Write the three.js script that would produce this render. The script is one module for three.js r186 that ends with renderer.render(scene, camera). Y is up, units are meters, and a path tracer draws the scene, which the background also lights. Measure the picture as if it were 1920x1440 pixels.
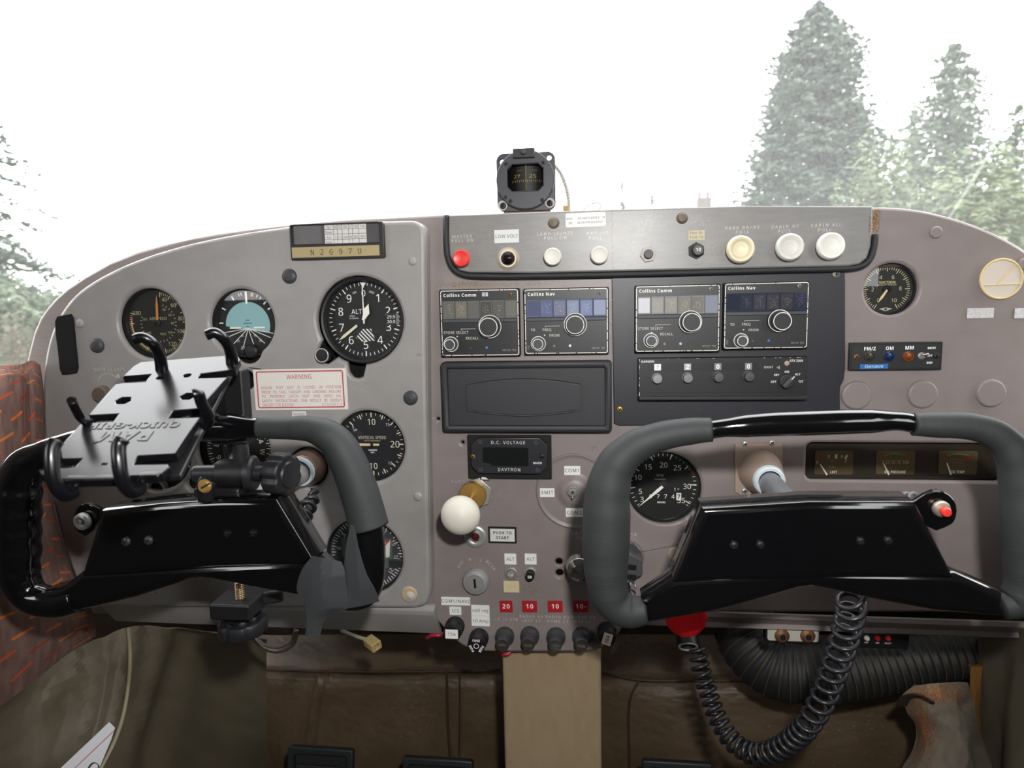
import * as THREE from 'three';
import { RoundedBoxGeometry } from 'three/addons/geometries/RoundedBoxGeometry.js';
import { FontLoader } from 'three/addons/loaders/FontLoader.js';
import { TextGeometry } from 'three/addons/geometries/TextGeometry.js';
import { mergeGeometries, mergeVertices, toCreasedNormals } from 'three/addons/utils/BufferGeometryUtils.js';

// ---------------------------------------------------------------- camera, sky, light, exposure
const scene = new THREE.Scene();
const W0 = 1920, H0 = 1440, F0 = 1297, DIST = 0.70;
const camera = new THREE.PerspectiveCamera(2 * Math.atan(H0 / 2 / F0) * 180 / Math.PI, W0 / H0, 0.02, 400);
camera.rotation.set(-7.4 * Math.PI / 180, 7.0 * Math.PI / 180, -1.25 * Math.PI / 180, 'YXZ');
camera.position.set(0, 0, DIST);
camera.updateMatrixWorld(true);
camera.focus = 0.66;
camera.userData.fStop = 8;
scene.add(camera);

scene.background = new THREE.Color().setRGB(6.5, 6.55, 6.6);   // even overcast sky, far brighter than the cabin
const FLASH = new THREE.Vector3(0.05, 0.10, DIST + 0.01);        // flash gun beside and above the lens
const flash = new THREE.SpotLight(new THREE.Color().setRGB(1, 0.985, 0.96), 1.36, 0, 1.15, 0.55);
flash.name = 'flash_gun_lamp';
flash.position.copy(FLASH);
flash.target.position.set(-0.05, -0.10, 0);
flash.castShadow = true; flash.shadow.radius = 0.7; flash.shadow.mapSize.set(2048, 2048);
scene.add(flash, flash.target);
const renderer = new THREE.WebGLRenderer({ antialias: true });
renderer.shadowMap.enabled = true;
renderer.toneMapping = THREE.LinearToneMapping;
renderer.toneMappingExposure = 1.0;

// ---------------------------------------------------------------- helpers
let seed = 12345;
const rnd = () => { seed = (seed * 1664525 + 1013904223) >>> 0; return seed / 4294967296; };
const rr = (a, b) => a + (b - a) * rnd();
const V = (x, y, z) => new THREE.Vector3(x, y, z);
const deg = (d) => d * Math.PI / 180;
// a photo pixel gives a direction; z is the depth of the surface that the thing touches
function at(px, py, z = 0) {
  const d = V((px - W0 / 2) / F0, (H0 / 2 - py) / F0, -1).applyQuaternion(camera.quaternion);
  return camera.position.clone().addScaledVector(d, (z - camera.position.z) / d.z);
}
const metre = (px, py, z = 0) => at(px, py, z).distanceTo(at(px + 1, py, z));   // metres in one pixel at that place
const names = {};
function numbered(n) { const k = names[n] = (names[n] ?? -1) + 1; return k ? `${n}_${String(k).padStart(3, '0')}` : n; }
function thing(name, label, category, pos = V(0, 0, 0), group) {
  const o = new THREE.Group(); o.name = numbered(name); o.position.copy(pos); o.userData = { label, category };
  if (group) o.userData.group = group;
  scene.add(o); o.updateMatrixWorld(true); return o;
}
function structure(name, geo, mat) {
  const m = new THREE.Mesh(geo, mat); m.name = numbered(name); m.userData = { kind: 'structure' };
  m.castShadow = m.receiveShadow = true; scene.add(m); return m;
}
// a part: p is where its geometry's origin stands, in the world
function part(parent, name, geo, mat, p, label, rot) {
  const m = new THREE.Mesh(geo, mat); m.name = name; m.castShadow = m.receiveShadow = true;
  if (label) m.userData.label = label;
  if (p) { parent.updateMatrixWorld(true); m.position.copy(parent.worldToLocal(p.clone())); }
  else m.position.set(0, 0, 0);
  if (rot) m.rotation.set(...rot);
  parent.add(m); return m;
}
const crease = (g, a = 0.6) => toCreasedNormals(g, a);
function lathe(profile, seg = 40) {            // [[radius, z], ...] from the back to the front; corners sharper than 40 degrees stay sharp
  const p = profile.filter((q, i) => !i || Math.hypot(q[0] - profile[i - 1][0], q[1] - profile[i - 1][1]) > 1e-8), pos = [], nor = [], uv = [], idx = [];
  const seg2 = p.slice(1).map((q, i) => { const dr = q[0] - p[i][0], dz = q[1] - p[i][1], l = Math.hypot(dr, dz); return [dz / l, -dr / l]; });
  const mixed = (i, j) => { const a = seg2[i], b = seg2[j]; if (!b || a[0] * b[0] + a[1] * b[1] < 0.76) return a; const x = a[0] + b[0], y = a[1] + b[1], l = Math.hypot(x, y); return [x / l, y / l]; };
  seg2.forEach((_, i) => {
    const band = [[p[i], mixed(i, i - 1)], [p[i + 1], mixed(i, i + 1)]];
    if (Math.hypot(p[i + 1][0] - p[i][0], p[i + 1][1] - p[i][1]) > 0.25 * Math.max(...p.map((q) => q[0]))) band.splice(1, 0, ...[0.06, 0.94].map((t) => [[p[i][0] * (1 - t) + p[i + 1][0] * t, p[i][1] * (1 - t) + p[i + 1][1] * t], seg2[i]]));
    const k0 = pos.length / 3;
    for (const [[r, z], [nr, nz]] of band) for (let j = 0; j <= seg; j++) { const a = j / seg * 2 * Math.PI, c = Math.cos(a), d = Math.sin(a); pos.push(r * c, r * d, z); nor.push(nr * c, nr * d, nz); uv.push(j / seg, z); }
    for (let m = 0; m < band.length - 1; m++) for (let j = 0; j < seg; j++) { const a = k0 + m * (seg + 1) + j, b = a + seg + 1; if (band[m][0][0] > 1e-7) idx.push(a, a + 1, b); if (band[m + 1][0][0] > 1e-7) idx.push(b, a + 1, b + 1); }
  });
  const g = new THREE.BufferGeometry(); g.setAttribute('position', new THREE.Float32BufferAttribute(pos, 3)); g.setAttribute('normal', new THREE.Float32BufferAttribute(nor, 3)); g.setAttribute('uv', new THREE.Float32BufferAttribute(uv, 2)); g.setIndex(idx); return g;
}
const rbox = (w, h, d, r = 0.001, s = 2) => new RoundedBoxGeometry(w, h, d, s, Math.min(r, w / 2.01, h / 2.01, d / 2.01));
function frontBox(w, h, d, r) { const g = rbox(w, h, d, r); g.translate(0, 0, d / 2); return g; }   // stands on z = 0
function rrect(w, h, r) {
  const s = new THREE.Shape(), x = w / 2, y = h / 2;
  s.moveTo(-x + r, -y); s.lineTo(x - r, -y); s.absarc(x - r, -y + r, r, -Math.PI / 2, 0); s.lineTo(x, y - r); s.absarc(x - r, y - r, r, 0, Math.PI / 2);
  s.lineTo(-x + r, y); s.absarc(-x + r, y - r, r, Math.PI / 2, Math.PI); s.lineTo(-x, -y + r); s.absarc(-x + r, -y + r, r, Math.PI, Math.PI * 1.5); return s;
}
const circle = (r, x = 0, y = 0) => { const s = new THREE.Shape(); s.absarc(x, y, r, 0, Math.PI * 2); return s; };
const ngon = (r, n, turn = 0) => new THREE.Shape([...Array(n)].map((_, i) => new THREE.Vector2(r * Math.cos(turn + i * 2 * Math.PI / n), r * Math.sin(turn + i * 2 * Math.PI / n))));
// a plate of the given total depth whose back lies on z = 0; edges rounded by `bevel`
function plate(shape, depth, bevel = 0, segs = 3, curve = 24) {
  const b = Math.min(bevel, depth / 2.02);
  const g = new THREE.ExtrudeGeometry(shape, { depth: Math.max(depth - 2 * b, 1e-5), bevelEnabled: b > 0, bevelThickness: b, bevelSize: bevel, bevelOffset: -bevel, bevelSegments: segs, curveSegments: curve });
  g.translate(0, 0, b); return sharpCaps(g);
}
// flat caps stay flat; only the rounded edge is smoothed
function sharpCaps(g) {
  const pick = (k) => { const q = new THREE.BufferGeometry(), gr = g.groups[k]; for (const n of ['position', 'uv']) { const a = g.attributes[n]; q.setAttribute(n, new THREE.BufferAttribute(a.array.slice(gr.start * a.itemSize, (gr.start + gr.count) * a.itemSize), a.itemSize)); } return q; };
  const caps = pick(0), sides = pick(1), cp = caps.attributes.position; caps.computeBoundingBox(); const mid = (caps.boundingBox.min.z + caps.boundingBox.max.z) / 2; caps.setAttribute('normal', new THREE.BufferAttribute(Float32Array.from({ length: cp.count * 3 }, (_, i) => (i % 3 < 2 ? 0 : cp.getZ(i / 3 | 0) > mid ? 1 : -1)), 3)); return mergeGeometries([caps, crease(sides, 0.6)]);
}
function chaikin(p, n = 2, closed = true) {
  for (let k = 0; k < n; k++) {
    const q = [];
    for (let i = 0; i < p.length - (closed ? 0 : 1); i++) {
      const a = p[i], b = p[(i + 1) % p.length];
      q.push(a.map((v, j) => v * 0.75 + b[j] * 0.25), a.map((v, j) => v * 0.25 + b[j] * 0.75));
    }
    p = closed ? q : [p[0], ...q, p[p.length - 1]];
  }
  return p;
}
// an outline read in photo pixels on the plane z, relative to the point o
function outline(pts, z, o, smooth = 0) {
  return new THREE.Shape(chaikin(pts, smooth).map(([x, y]) => { const v = at(x, y, z); return new THREE.Vector2(v.x - o.x, v.y - o.y); }));
}
// a swept tube: points in 3D, radius along it (number or t => r or t => [across, deep])
function sweep(points, radius, { n = 60, radial = 16, closed = false, tension = 0.5, caps = true, twist = null } = {}) {
  const c = new THREE.CatmullRomCurve3(points, closed, 'centripetal', tension), fr = c.computeFrenetFrames(n, closed);
  const pos = [], uv = [], idx = [], len = c.getLength();
  for (let i = 0; i <= n; i++) {
    const t = i / n, p = c.getPointAt(t), R = typeof radius === 'function' ? radius(t) : radius, [ra, rb] = Array.isArray(R) ? R : [R, R];
    for (let j = 0; j <= radial; j++) {
      const a = j / radial * 2 * Math.PI + (twist ? twist(t) : 0), v = p.clone().addScaledVector(fr.normals[i], Math.cos(a) * ra).addScaledVector(fr.binormals[i], Math.sin(a) * rb);
      pos.push(v.x, v.y, v.z); uv.push(j / radial, t * len / (2 * Math.PI * ra || 1));
    }
  }
  const k = radial + 1;
  for (let i = 0; i < n; i++) for (let j = 0; j < radial; j++) { const a = i * k + j, b = a + k; idx.push(a, a + 1, b, b, a + 1, b + 1); }
  let g = new THREE.BufferGeometry();
  if (caps && !closed) for (const i of [0, n]) {
    const p = c.getPointAt(i / n), m = pos.length / 3; pos.push(p.x, p.y, p.z); uv.push(0.5, 0.5);
    for (let j = 0; j < radial; j++) { const a = i * k + j; i ? idx.push(m, a, a + 1) : idx.push(m, a + 1, a); }
  }
  g.setAttribute('position', new THREE.Float32BufferAttribute(pos, 3)); g.setAttribute('uv', new THREE.Float32BufferAttribute(uv, 2)); g.setIndex(idx);
  g = mergeVertices(g.deleteAttribute('normal'), 1e-7); g.computeVertexNormals(); return g;
}
// fix the winding: sweep() may come out inside out depending on the frame; both sides are drawn, normals are corrected here
function local(g, o) { g.translate(-o.x, -o.y, -o.z); return g; }
// a soft sheet through a grid of points (rows of Vector3), with a thickness
function sheet(rows, nu = 30, nv = 30, thick = 0.003, bump = null) {
  const cols = rows.map((r) => new THREE.CatmullRomCurve3(r, false, 'catmullrom', 0.5));
  const P = [], U = [];
  for (let i = 0; i <= nu; i++) {
    const u = i / nu, line = new THREE.CatmullRomCurve3(cols.map((c) => c.getPoint(u)), false, 'catmullrom', 0.5);
    P.push([...Array(nv + 1)].map((_, j) => line.getPoint(j / nv)));
  }
  const pos = [], uv = [], idx = [], N = (nu + 1) * (nv + 1), nrm = [];
  for (let i = 0; i <= nu; i++) for (let j = 0; j <= nv; j++) {
    const du = P[Math.min(i + 1, nu)][j].clone().sub(P[Math.max(i - 1, 0)][j]), dv = P[i][Math.min(j + 1, nv)].clone().sub(P[i][Math.max(j - 1, 0)]);
    nrm.push(dv.cross(du).normalize());
  }
  for (const side of [1, -1]) for (let i = 0; i <= nu; i++) for (let j = 0; j <= nv; j++) {
    const q = P[i][j].clone().addScaledVector(nrm[i * (nv + 1) + j], (bump ? bump(i / nu, j / nv) : 0) + (side > 0 ? 0 : -thick));
    pos.push(q.x, q.y, q.z); uv.push(i / nu, 1 - j / nv);
  }
  const id = (s, i, j) => s * N + i * (nv + 1) + j;
  for (let i = 0; i < nu; i++) for (let j = 0; j < nv; j++) {
    idx.push(id(0, i, j), id(0, i, j + 1), id(0, i + 1, j), id(0, i + 1, j), id(0, i, j + 1), id(0, i + 1, j + 1));
    idx.push(id(1, i, j), id(1, i + 1, j), id(1, i, j + 1), id(1, i + 1, j), id(1, i + 1, j + 1), id(1, i, j + 1));
  }
  const edge = (a, b) => idx.push(id(0, ...a), id(0, ...b), id(1, ...a), id(1, ...a), id(0, ...b), id(1, ...b));
  for (let i = 0; i < nu; i++) { edge([i + 1, 0], [i, 0]); edge([i, nv], [i + 1, nv]); }
  for (let j = 0; j < nv; j++) { edge([0, j], [0, j + 1]); edge([nu, j + 1], [nu, j]); }
  const g = new THREE.BufferGeometry();
  g.setAttribute('position', new THREE.Float32BufferAttribute(pos, 3)); g.setAttribute('uv', new THREE.Float32BufferAttribute(uv, 2)); g.setIndex(idx);
  return crease(g, 0.9);
}
const grid = (rows) => rows.map((r) => r.map(([x, y, z]) => at(x, y, z)));
// a coiled cord round a path
function coil(points, coilR, wireR, turns, { seg = 14, phase = 0, radial = 7, pitch = null, head = 0 } = {}) {
  const c = new THREE.CatmullRomCurve3(points, false, 'centripetal', 0.5), n = turns * seg, fr = c.computeFrenetFrames(n, false), pts = [];
  for (let i = 0; i <= n; i++) {
    const t = i / n, s = pitch ? pitch(t) : t, r = (typeof coilR === 'function' ? coilR(s) : coilR), k = Math.min(n, Math.round(s * n)), a = phase + t * turns * 2 * Math.PI;
    pts.push(c.getPointAt(Math.min(1, s)).addScaledVector(fr.normals[k], Math.cos(a) * r).addScaledVector(fr.binormals[k], Math.sin(a) * r));
  }
  return new THREE.TubeGeometry(new THREE.CatmullRomCurve3(pts), n, wireR, radial, false);
}

// ---------------------------------------------------------------- materials
const canvasOf = (w, h) => { const c = document.createElement('canvas'); c.width = w; c.height = h; return c; };
function texture(c, srgb = true, repeat) {
  const t = new THREE.CanvasTexture(c); if (srgb) t.colorSpace = THREE.SRGBColorSpace;
  if (repeat) { t.wrapS = t.wrapT = THREE.RepeatWrapping; t.repeat.set(...repeat); }
  t.magFilter = THREE.LinearFilter; return t;
}
const std = (color, roughness = 0.5, metalness = 0, extra = {}) => new THREE.MeshPhysicalMaterial({ color, roughness, metalness, ...extra });
// grain: a grey noise image for bump and roughness
function grain(size, lo, hi, soft = 0) {
  const c = canvasOf(size, size), x = c.getContext('2d'), d = x.createImageData(size, size);
  const n = [...Array(size * size)].map(() => rnd());
  for (let i = 0; i < size * size; i++) {
    let v = n[i];
    if (soft) { let s = 0, k = 0; const X = i % size, Y = (i / size) | 0; for (let a = -soft; a <= soft; a++) for (let b = -soft; b <= soft; b++) { s += n[((Y + a + size) % size) * size + (X + b + size) % size]; k++; } v = 0.5 + (s / k - 0.5) * (soft * 2 + 1); }
    const g = Math.max(0, Math.min(255, (lo + (hi - lo) * v) * 255)); d.data.set([g, g, g, 255], i * 4);
  }
  x.putImageData(d, 0, 0); return c;
}
const GRAIN = texture(grain(128, 0, 1, 1), false, [1, 1]);
const M = {
  gloss: std('#0a0a0c', 0.13, 0, { clearcoat: 0.6, clearcoatRoughness: 0.06 }),
  tape: std('#292b2c', 0.66, 0),
  black: std('#141416', 0.45),
  blackMatte: std('#101011', 0.8),
  plastic: std('#1b1c1f', 0.5),
  rubber: std('#2b2c2f', 0.65),
  darkGrey: std('#3a3d42', 0.5),
  plug: std('#3a3b3f', 0.5),
  chrome: std('#d5d5d5', 0.16, 1),
  steel: std('#b2b2ae', 0.36, 0.5),
  dullSteel: std('#8b8781', 0.5, 0.4),
  brass: std('#b08c4c', 0.4, 0.55),
  rustScrew: std('#8a6446', 0.55, 0.7),
  white: std('#e9e7df', 0.4),
  cream: std('#e6dcbc', 0.38),
  ivory: std('#dcd9cf', 0.45),
  red: std('#e23a33', 0.35),
  redDeep: std('#b80f18', 0.4),
  taupe: std('#877d7b', 0.42),
  pilotTaupe: std('#969391', 0.42),
  taupeDark: std('#6f6462', 0.5),
  glass: std('#ffffff', 0.02, 0, { transmission: 1, thickness: 0, ior: 1.45 }),
  needle: std('#f0ede2', 0.5),
  needleCream: std('#dfc89a', 0.5),
  hole: std('#050505', 0.9),
};
// printed flat things share a few large sheets of print
const pages = [];
function newPage() { const c = canvasOf(2048, 2048); pages.push({ c, x: 4, y: 4, row: 0, mats: {} }); return pages[pages.length - 1]; }
function cell(w, h) {
  let p = pages[pages.length - 1] ?? newPage();
  if (p.x + w + 4 > 2048) { p.x = 4; p.y += p.row + 6; p.row = 0; }
  if (p.y + h + 4 > 2048) p = newPage();
  const r = { p, x: p.x, y: p.y, w, h }; p.x += w + 6; p.row = Math.max(p.row, h); return r;
}
function pageMat(p, kind) {
  const kinds = { paper: { roughness: 0.6 }, dial: { roughness: 0.55 }, gloss: { roughness: 0.08, clearcoat: 0.5, clearcoatRoughness: 0.03 }, face: { roughness: 0.42 }, cloth: { roughness: 0.9 }, metal: { roughness: 0.4, metalness: 0.6 } };
  return p.mats[kind] ??= (() => { p.tex ??= texture(p.c); return new THREE.MeshPhysicalMaterial({ color: '#ffffff', map: p.tex, ...kinds[kind] }); })();
}
// draw in photo-pixel units from the cell's top left corner
function printed(w, h, res, draw) {
  const r = cell(Math.ceil(w * res), Math.ceil(h * res)), x = r.p.c.getContext('2d');
  x.save(); x.beginPath(); x.rect(r.x - 2, r.y - 2, r.w + 4, r.h + 4); x.clip(); x.translate(r.x, r.y); x.scale(res, res); draw(x, w, h); x.restore(); return r;
}
function toCell(g, r, minX, minY, maxX, maxY) {     // flat projection of a geometry's x, y onto the cell
  const p = g.attributes.position, uv = new Float32Array(p.count * 2);
  for (let i = 0; i < p.count; i++) {
    const u = (p.getX(i) - minX) / (maxX - minX), v = (maxY - p.getY(i)) / (maxY - minY);
    uv[i * 2] = (r.x + Math.min(1, Math.max(0, u)) * r.w) / 2048; uv[i * 2 + 1] = 1 - (r.y + Math.min(1, Math.max(0, v)) * r.h) / 2048;
  }
  g.setAttribute('uv', new THREE.BufferAttribute(uv, 2)); return g;
}
function fill(x, color, w, h) { x.fillStyle = color; x.fillRect(-1, -1, w + 2, h + 2); }
function txt(x, s, px, py, size, { color = '#fff', font = 'sans-serif', bold = false, align = 'center', gap = 0, sx = 1, turn = 0, alpha = 1 } = {}) {
  x.save(); x.translate(px, py); x.rotate(turn); x.scale(sx, 1); x.globalAlpha = alpha; x.fillStyle = color; x.font = `${bold ? 'bold ' : ''}${size}px ${font}`; x.textBaseline = 'middle'; x.textAlign = 'left';
  const widths = [...s].map((ch) => x.measureText(ch).width + gap), total = widths.reduce((a, b) => a + b, 0) - gap;
  let at0 = align === 'center' ? -total / 2 : align === 'right' ? -total : 0;
  [...s].forEach((ch, i) => { x.fillText(ch, at0, 0); at0 += widths[i]; });
  x.restore();
}
// a printed flat piece lying on a surface at depth z: centre and size in photo pixels
function sticker(parent, name, px, py, w, h, z, draw, { res = 5, kind = 'paper', thick = 0.0004, turn = 0, label, round = 0 } = {}) {
  const s = metre(px, py, z), W = w * s, H = h * s, r = printed(w, h, res, draw);
  const g = plate(round ? rrect(W, H, round * s) : rrect(W, H, Math.min(W, H) * 0.02), thick, 0, 1, 6);
  toCell(g, r, -W / 2, -H / 2, W / 2, H / 2);
  return part(parent, name, g, pageMat(r.p, kind), at(px, py, z), label, [0, 0, turn]);
}
function screw(parent, px, py, z, rpx, mat = M.dullSteel, cross = true, name = 'screw', label) {
  const s = metre(px, py, z), r = rpx * s;
  const body = part(parent, name, lathe([[0, 0], [r, 0], [r, r * 0.25], [r * 0.8, r * 0.55], [r * 0.3, r * 0.7], [0, r * 0.72]], 20), mat, at(px, py, z), label);
  if (cross) {
    const a = new THREE.BoxGeometry(r * 1.2, r * 0.24, r * 0.3), b = new THREE.BoxGeometry(r * 0.24, r * 1.2, r * 0.3);
    const m = new THREE.Mesh(mergeGeometries([a, b]), M.hole); m.name = 'slot'; m.position.z = r * 0.6; m.rotation.z = rnd() * 1.5; body.add(m);
  }
  return body;
}

// ---------------------------------------------------------------- painted sheet metal: paint, lettering, stains and wear on the geometry
// z: depth of the face; region in photo pixels
function paintedFace(px0, py0, px1, py1, z, W, base, draw) {
  const cs = [[px0, py0], [px1, py0], [px0, py1], [px1, py1]].map(([a, b]) => at(a, b, z));
  const x0 = Math.min(...cs.map((c) => c.x)), x1 = Math.max(...cs.map((c) => c.x)), y0 = Math.min(...cs.map((c) => c.y)), y1 = Math.max(...cs.map((c) => c.y));
  const H = Math.round(W * (y1 - y0) / (x1 - x0)), c = canvasOf(W, H), x = c.getContext('2d'), d = x.createImageData(W, H);
  const low = [...Array(48 * 48)].map(() => rnd() - 0.5), L = (u, v) => { const a = u * 46, b = v * 46, i = a | 0, j = b | 0, s = a - i, t = b - j; return (low[j * 48 + i] * (1 - s) + low[j * 48 + i + 1] * s) * (1 - t) + (low[(j + 1) * 48 + i] * (1 - s) + low[(j + 1) * 48 + i + 1] * s) * t; };
  for (let j = 0; j < H; j++) for (let i = 0; i < W; i++) { const n = (rnd() - 0.5) * 7 + L(i / W, j / H) * 7; d.data.set([base[0] + n, base[1] + n, base[2] + n, 255], (j * W + i) * 4); }
  x.putImageData(d, 0, 0);
  const k = W / (x1 - x0) * metre((px0 + px1) / 2, (py0 + py1) / 2, z);
  const P = (px, py) => { const v = at(px, py, z); return [(v.x - x0) / (x1 - x0) * W, (y1 - v.y) / (y1 - y0) * H]; };
  draw(x, P, k);
  const map = texture(c);
  return { map, uv: (g, o) => { const p = g.attributes.position, uv = new Float32Array(p.count * 2); for (let i = 0; i < p.count; i++) { uv[i * 2] = (p.getX(i) + o.x - x0) / (x1 - x0); uv[i * 2 + 1] = (p.getY(i) + o.y - y0) / (y1 - y0); } g.setAttribute('uv', new THREE.BufferAttribute(uv, 2)); return g; } };
}
const speckle = (x, cx, cy, sx, sy, n, colors, size, turn = 0) => {     // grainy matter: dirt, rust, scuffs
  for (let i = 0; i < n; i++) {
    const a = (rnd() + rnd() + rnd() - 1.5) * sx, b = (rnd() + rnd() + rnd() - 1.5) * sy, r = size * (0.4 + rnd());
    x.fillStyle = colors[(rnd() * colors.length) | 0]; x.globalAlpha = 0.25 + 0.5 * rnd();
    x.fillRect(cx + a * Math.cos(turn) - b * Math.sin(turn), cy + a * Math.sin(turn) + b * Math.cos(turn), r, r * (0.5 + rnd()));
  }
  x.globalAlpha = 1;
};
const worn = (x, P, k, s, px, py, size, o = {}) => {                  // engraved lettering with gaps where the paint is gone
  const [a, b] = P(px, py);
  txt(x, s, a, b, size * k, { color: '#cfc9c4', gap: (o.gap ?? 0.22) * size * k, alpha: o.alpha ?? 0.85, turn: o.turn ?? 0, align: o.align ?? 'center' });
  const n = (o.wear ?? 10); for (let i = 0; i < n; i++) { x.fillStyle = o.base ?? '#857b79'; x.fillRect(a + (rnd() - 0.5) * s.length * size * k * 0.8, b + (rnd() - 0.5) * size * k, size * k * (0.15 + 0.25 * rnd()), size * k * (0.2 + 0.3 * rnd())); }
};
const TAUPE = [135, 125, 123];

// ---------------------------------------------------------------- main instrument panel
const mainPaint = paintedFace(790, 380, 2040, 1240, 0, 2048, TAUPE, (x, P, k) => {
  worn(x, P, k, 'PUSH', 859, 903, 9, { alpha: 0.5, wear: 8 });
  worn(x, P, k, 'CARB HEAT', 1100, 1001, 9, { wear: 14 }); worn(x, P, k, 'PULL ON', 1102, 1009, 9, { wear: 10 });
  worn(x, P, k, 'LIGHTER', 1172, 1002, 9, { wear: 4 });
  worn(x, P, k, 'MIXTURE', 1274, 1067, 9, { wear: 4 }); worn(x, P, k, 'PULL LEAN', 1272, 1076, 9, { wear: 4 });
  const [ma, mb] = P(1258, 1086); x.fillStyle = '#ddd8d2'; x.fillRect(ma, mb, 12 * k, 3.4 * k); x.fillRect(ma, mb - 5 * k, 12 * k, 1.5 * k);
  worn(x, P, k, 'OFF', 863, 1059, 8, { turn: -0.85, wear: 3 }); worn(x, P, k, 'R', 881, 1049, 8, { wear: 1 }); worn(x, P, k, 'L', 901, 1050, 8, { wear: 1 });
  worn(x, P, k, 'BOTH', 920, 1060, 8, { turn: 0.85, wear: 4 });
  worn(x, P, k, 'LD LT-STR', 949, 1161, 8, { wear: 8 });
  worn(x, P, k, 'RADIO #1', 996, 1156, 8.4, { wear: 5 }); worn(x, P, k, 'INST LT', 996, 1164, 8.4, { wear: 8 });
  worn(x, P, k, 'RADIO #2', 1045, 1157, 8.4, { wear: 5 }); worn(x, P, k, 'DOME LT', 1045, 1165, 8.4, { wear: 6 });
  worn(x, P, k, 'RADIO #3', 1093, 1157, 8.4, { wear: 5 }); worn(x, P, k, 'NAV LT', 1092, 1165, 8.4, { wear: 4 });
  // dirt and rust under the switch strip, at its right end and round the centre stack
  for (const [px, py, sx, sy, n, cs, sz] of [[870, 532, 60, 6, 500, ['#6b5138', '#7a6247', '#8d7d68'], 2.2], [940, 533, 110, 5, 500, ['#70583f', '#857259'], 2], [1641, 412, 7, 22, 420, ['#6b3f20', '#8a5a2a', '#a8803a', '#3a2516'], 2.4], [1640, 450, 5, 14, 160, ['#5a3018', '#7b4a26'], 2],
    [1146, 600, 5, 70, 260, ['#b9b4ae', '#3b3734'], 1.6], [930, 930, 50, 30, 160, ['#7a6a58', '#74695f'], 2.5], [990, 1100, 40, 16, 120, ['#7d6754', '#73675f'], 3], [1640, 640, 45, 5, 90, ['#7c6a4e'], 2], [820, 790, 3, 3, 12, ['#dedad4'], 2]]) { const [a, b] = P(px, py); speckle(x, a, b, sx * k, sy * k, n, cs, sz); }
  for (let i = 0; i < 26; i++) { const [a, b] = P(rr(810, 1900), rr(540, 1200)); x.fillStyle = rnd() < 0.6 ? '#d6d1cc' : '#4d4542'; x.globalAlpha = 0.5; x.fillRect(a, b, rr(1, 3), rr(1, 3)); x.globalAlpha = 1; }
  x.strokeStyle = '#c9c4be'; x.lineWidth = 1.2; for (const [a, b, c, d] of [[1275, 1000, 1287, 1010], [1284, 968, 1290, 975], [808, 784, 822, 784]]) { x.beginPath(); x.moveTo(...P(a, b)); x.lineTo(...P(c, d)); x.stroke(); }
  { const [a, b] = P(1113, 839); speckle(x, a, b, 8 * k, 6 * k, 60, ['#6c6360'], 2); }
});
const taupePaint = (map, rough = 0.42) => new THREE.MeshPhysicalMaterial({ color: '#ffffff', map, roughness: rough });
const PANEL_O = at(1119, 780, 0);
const mainPanel = thing('instrument_panel', 'taupe painted metal instrument panel with round cutouts and worn white lettering', 'instrument panel', PANEL_O);
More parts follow.
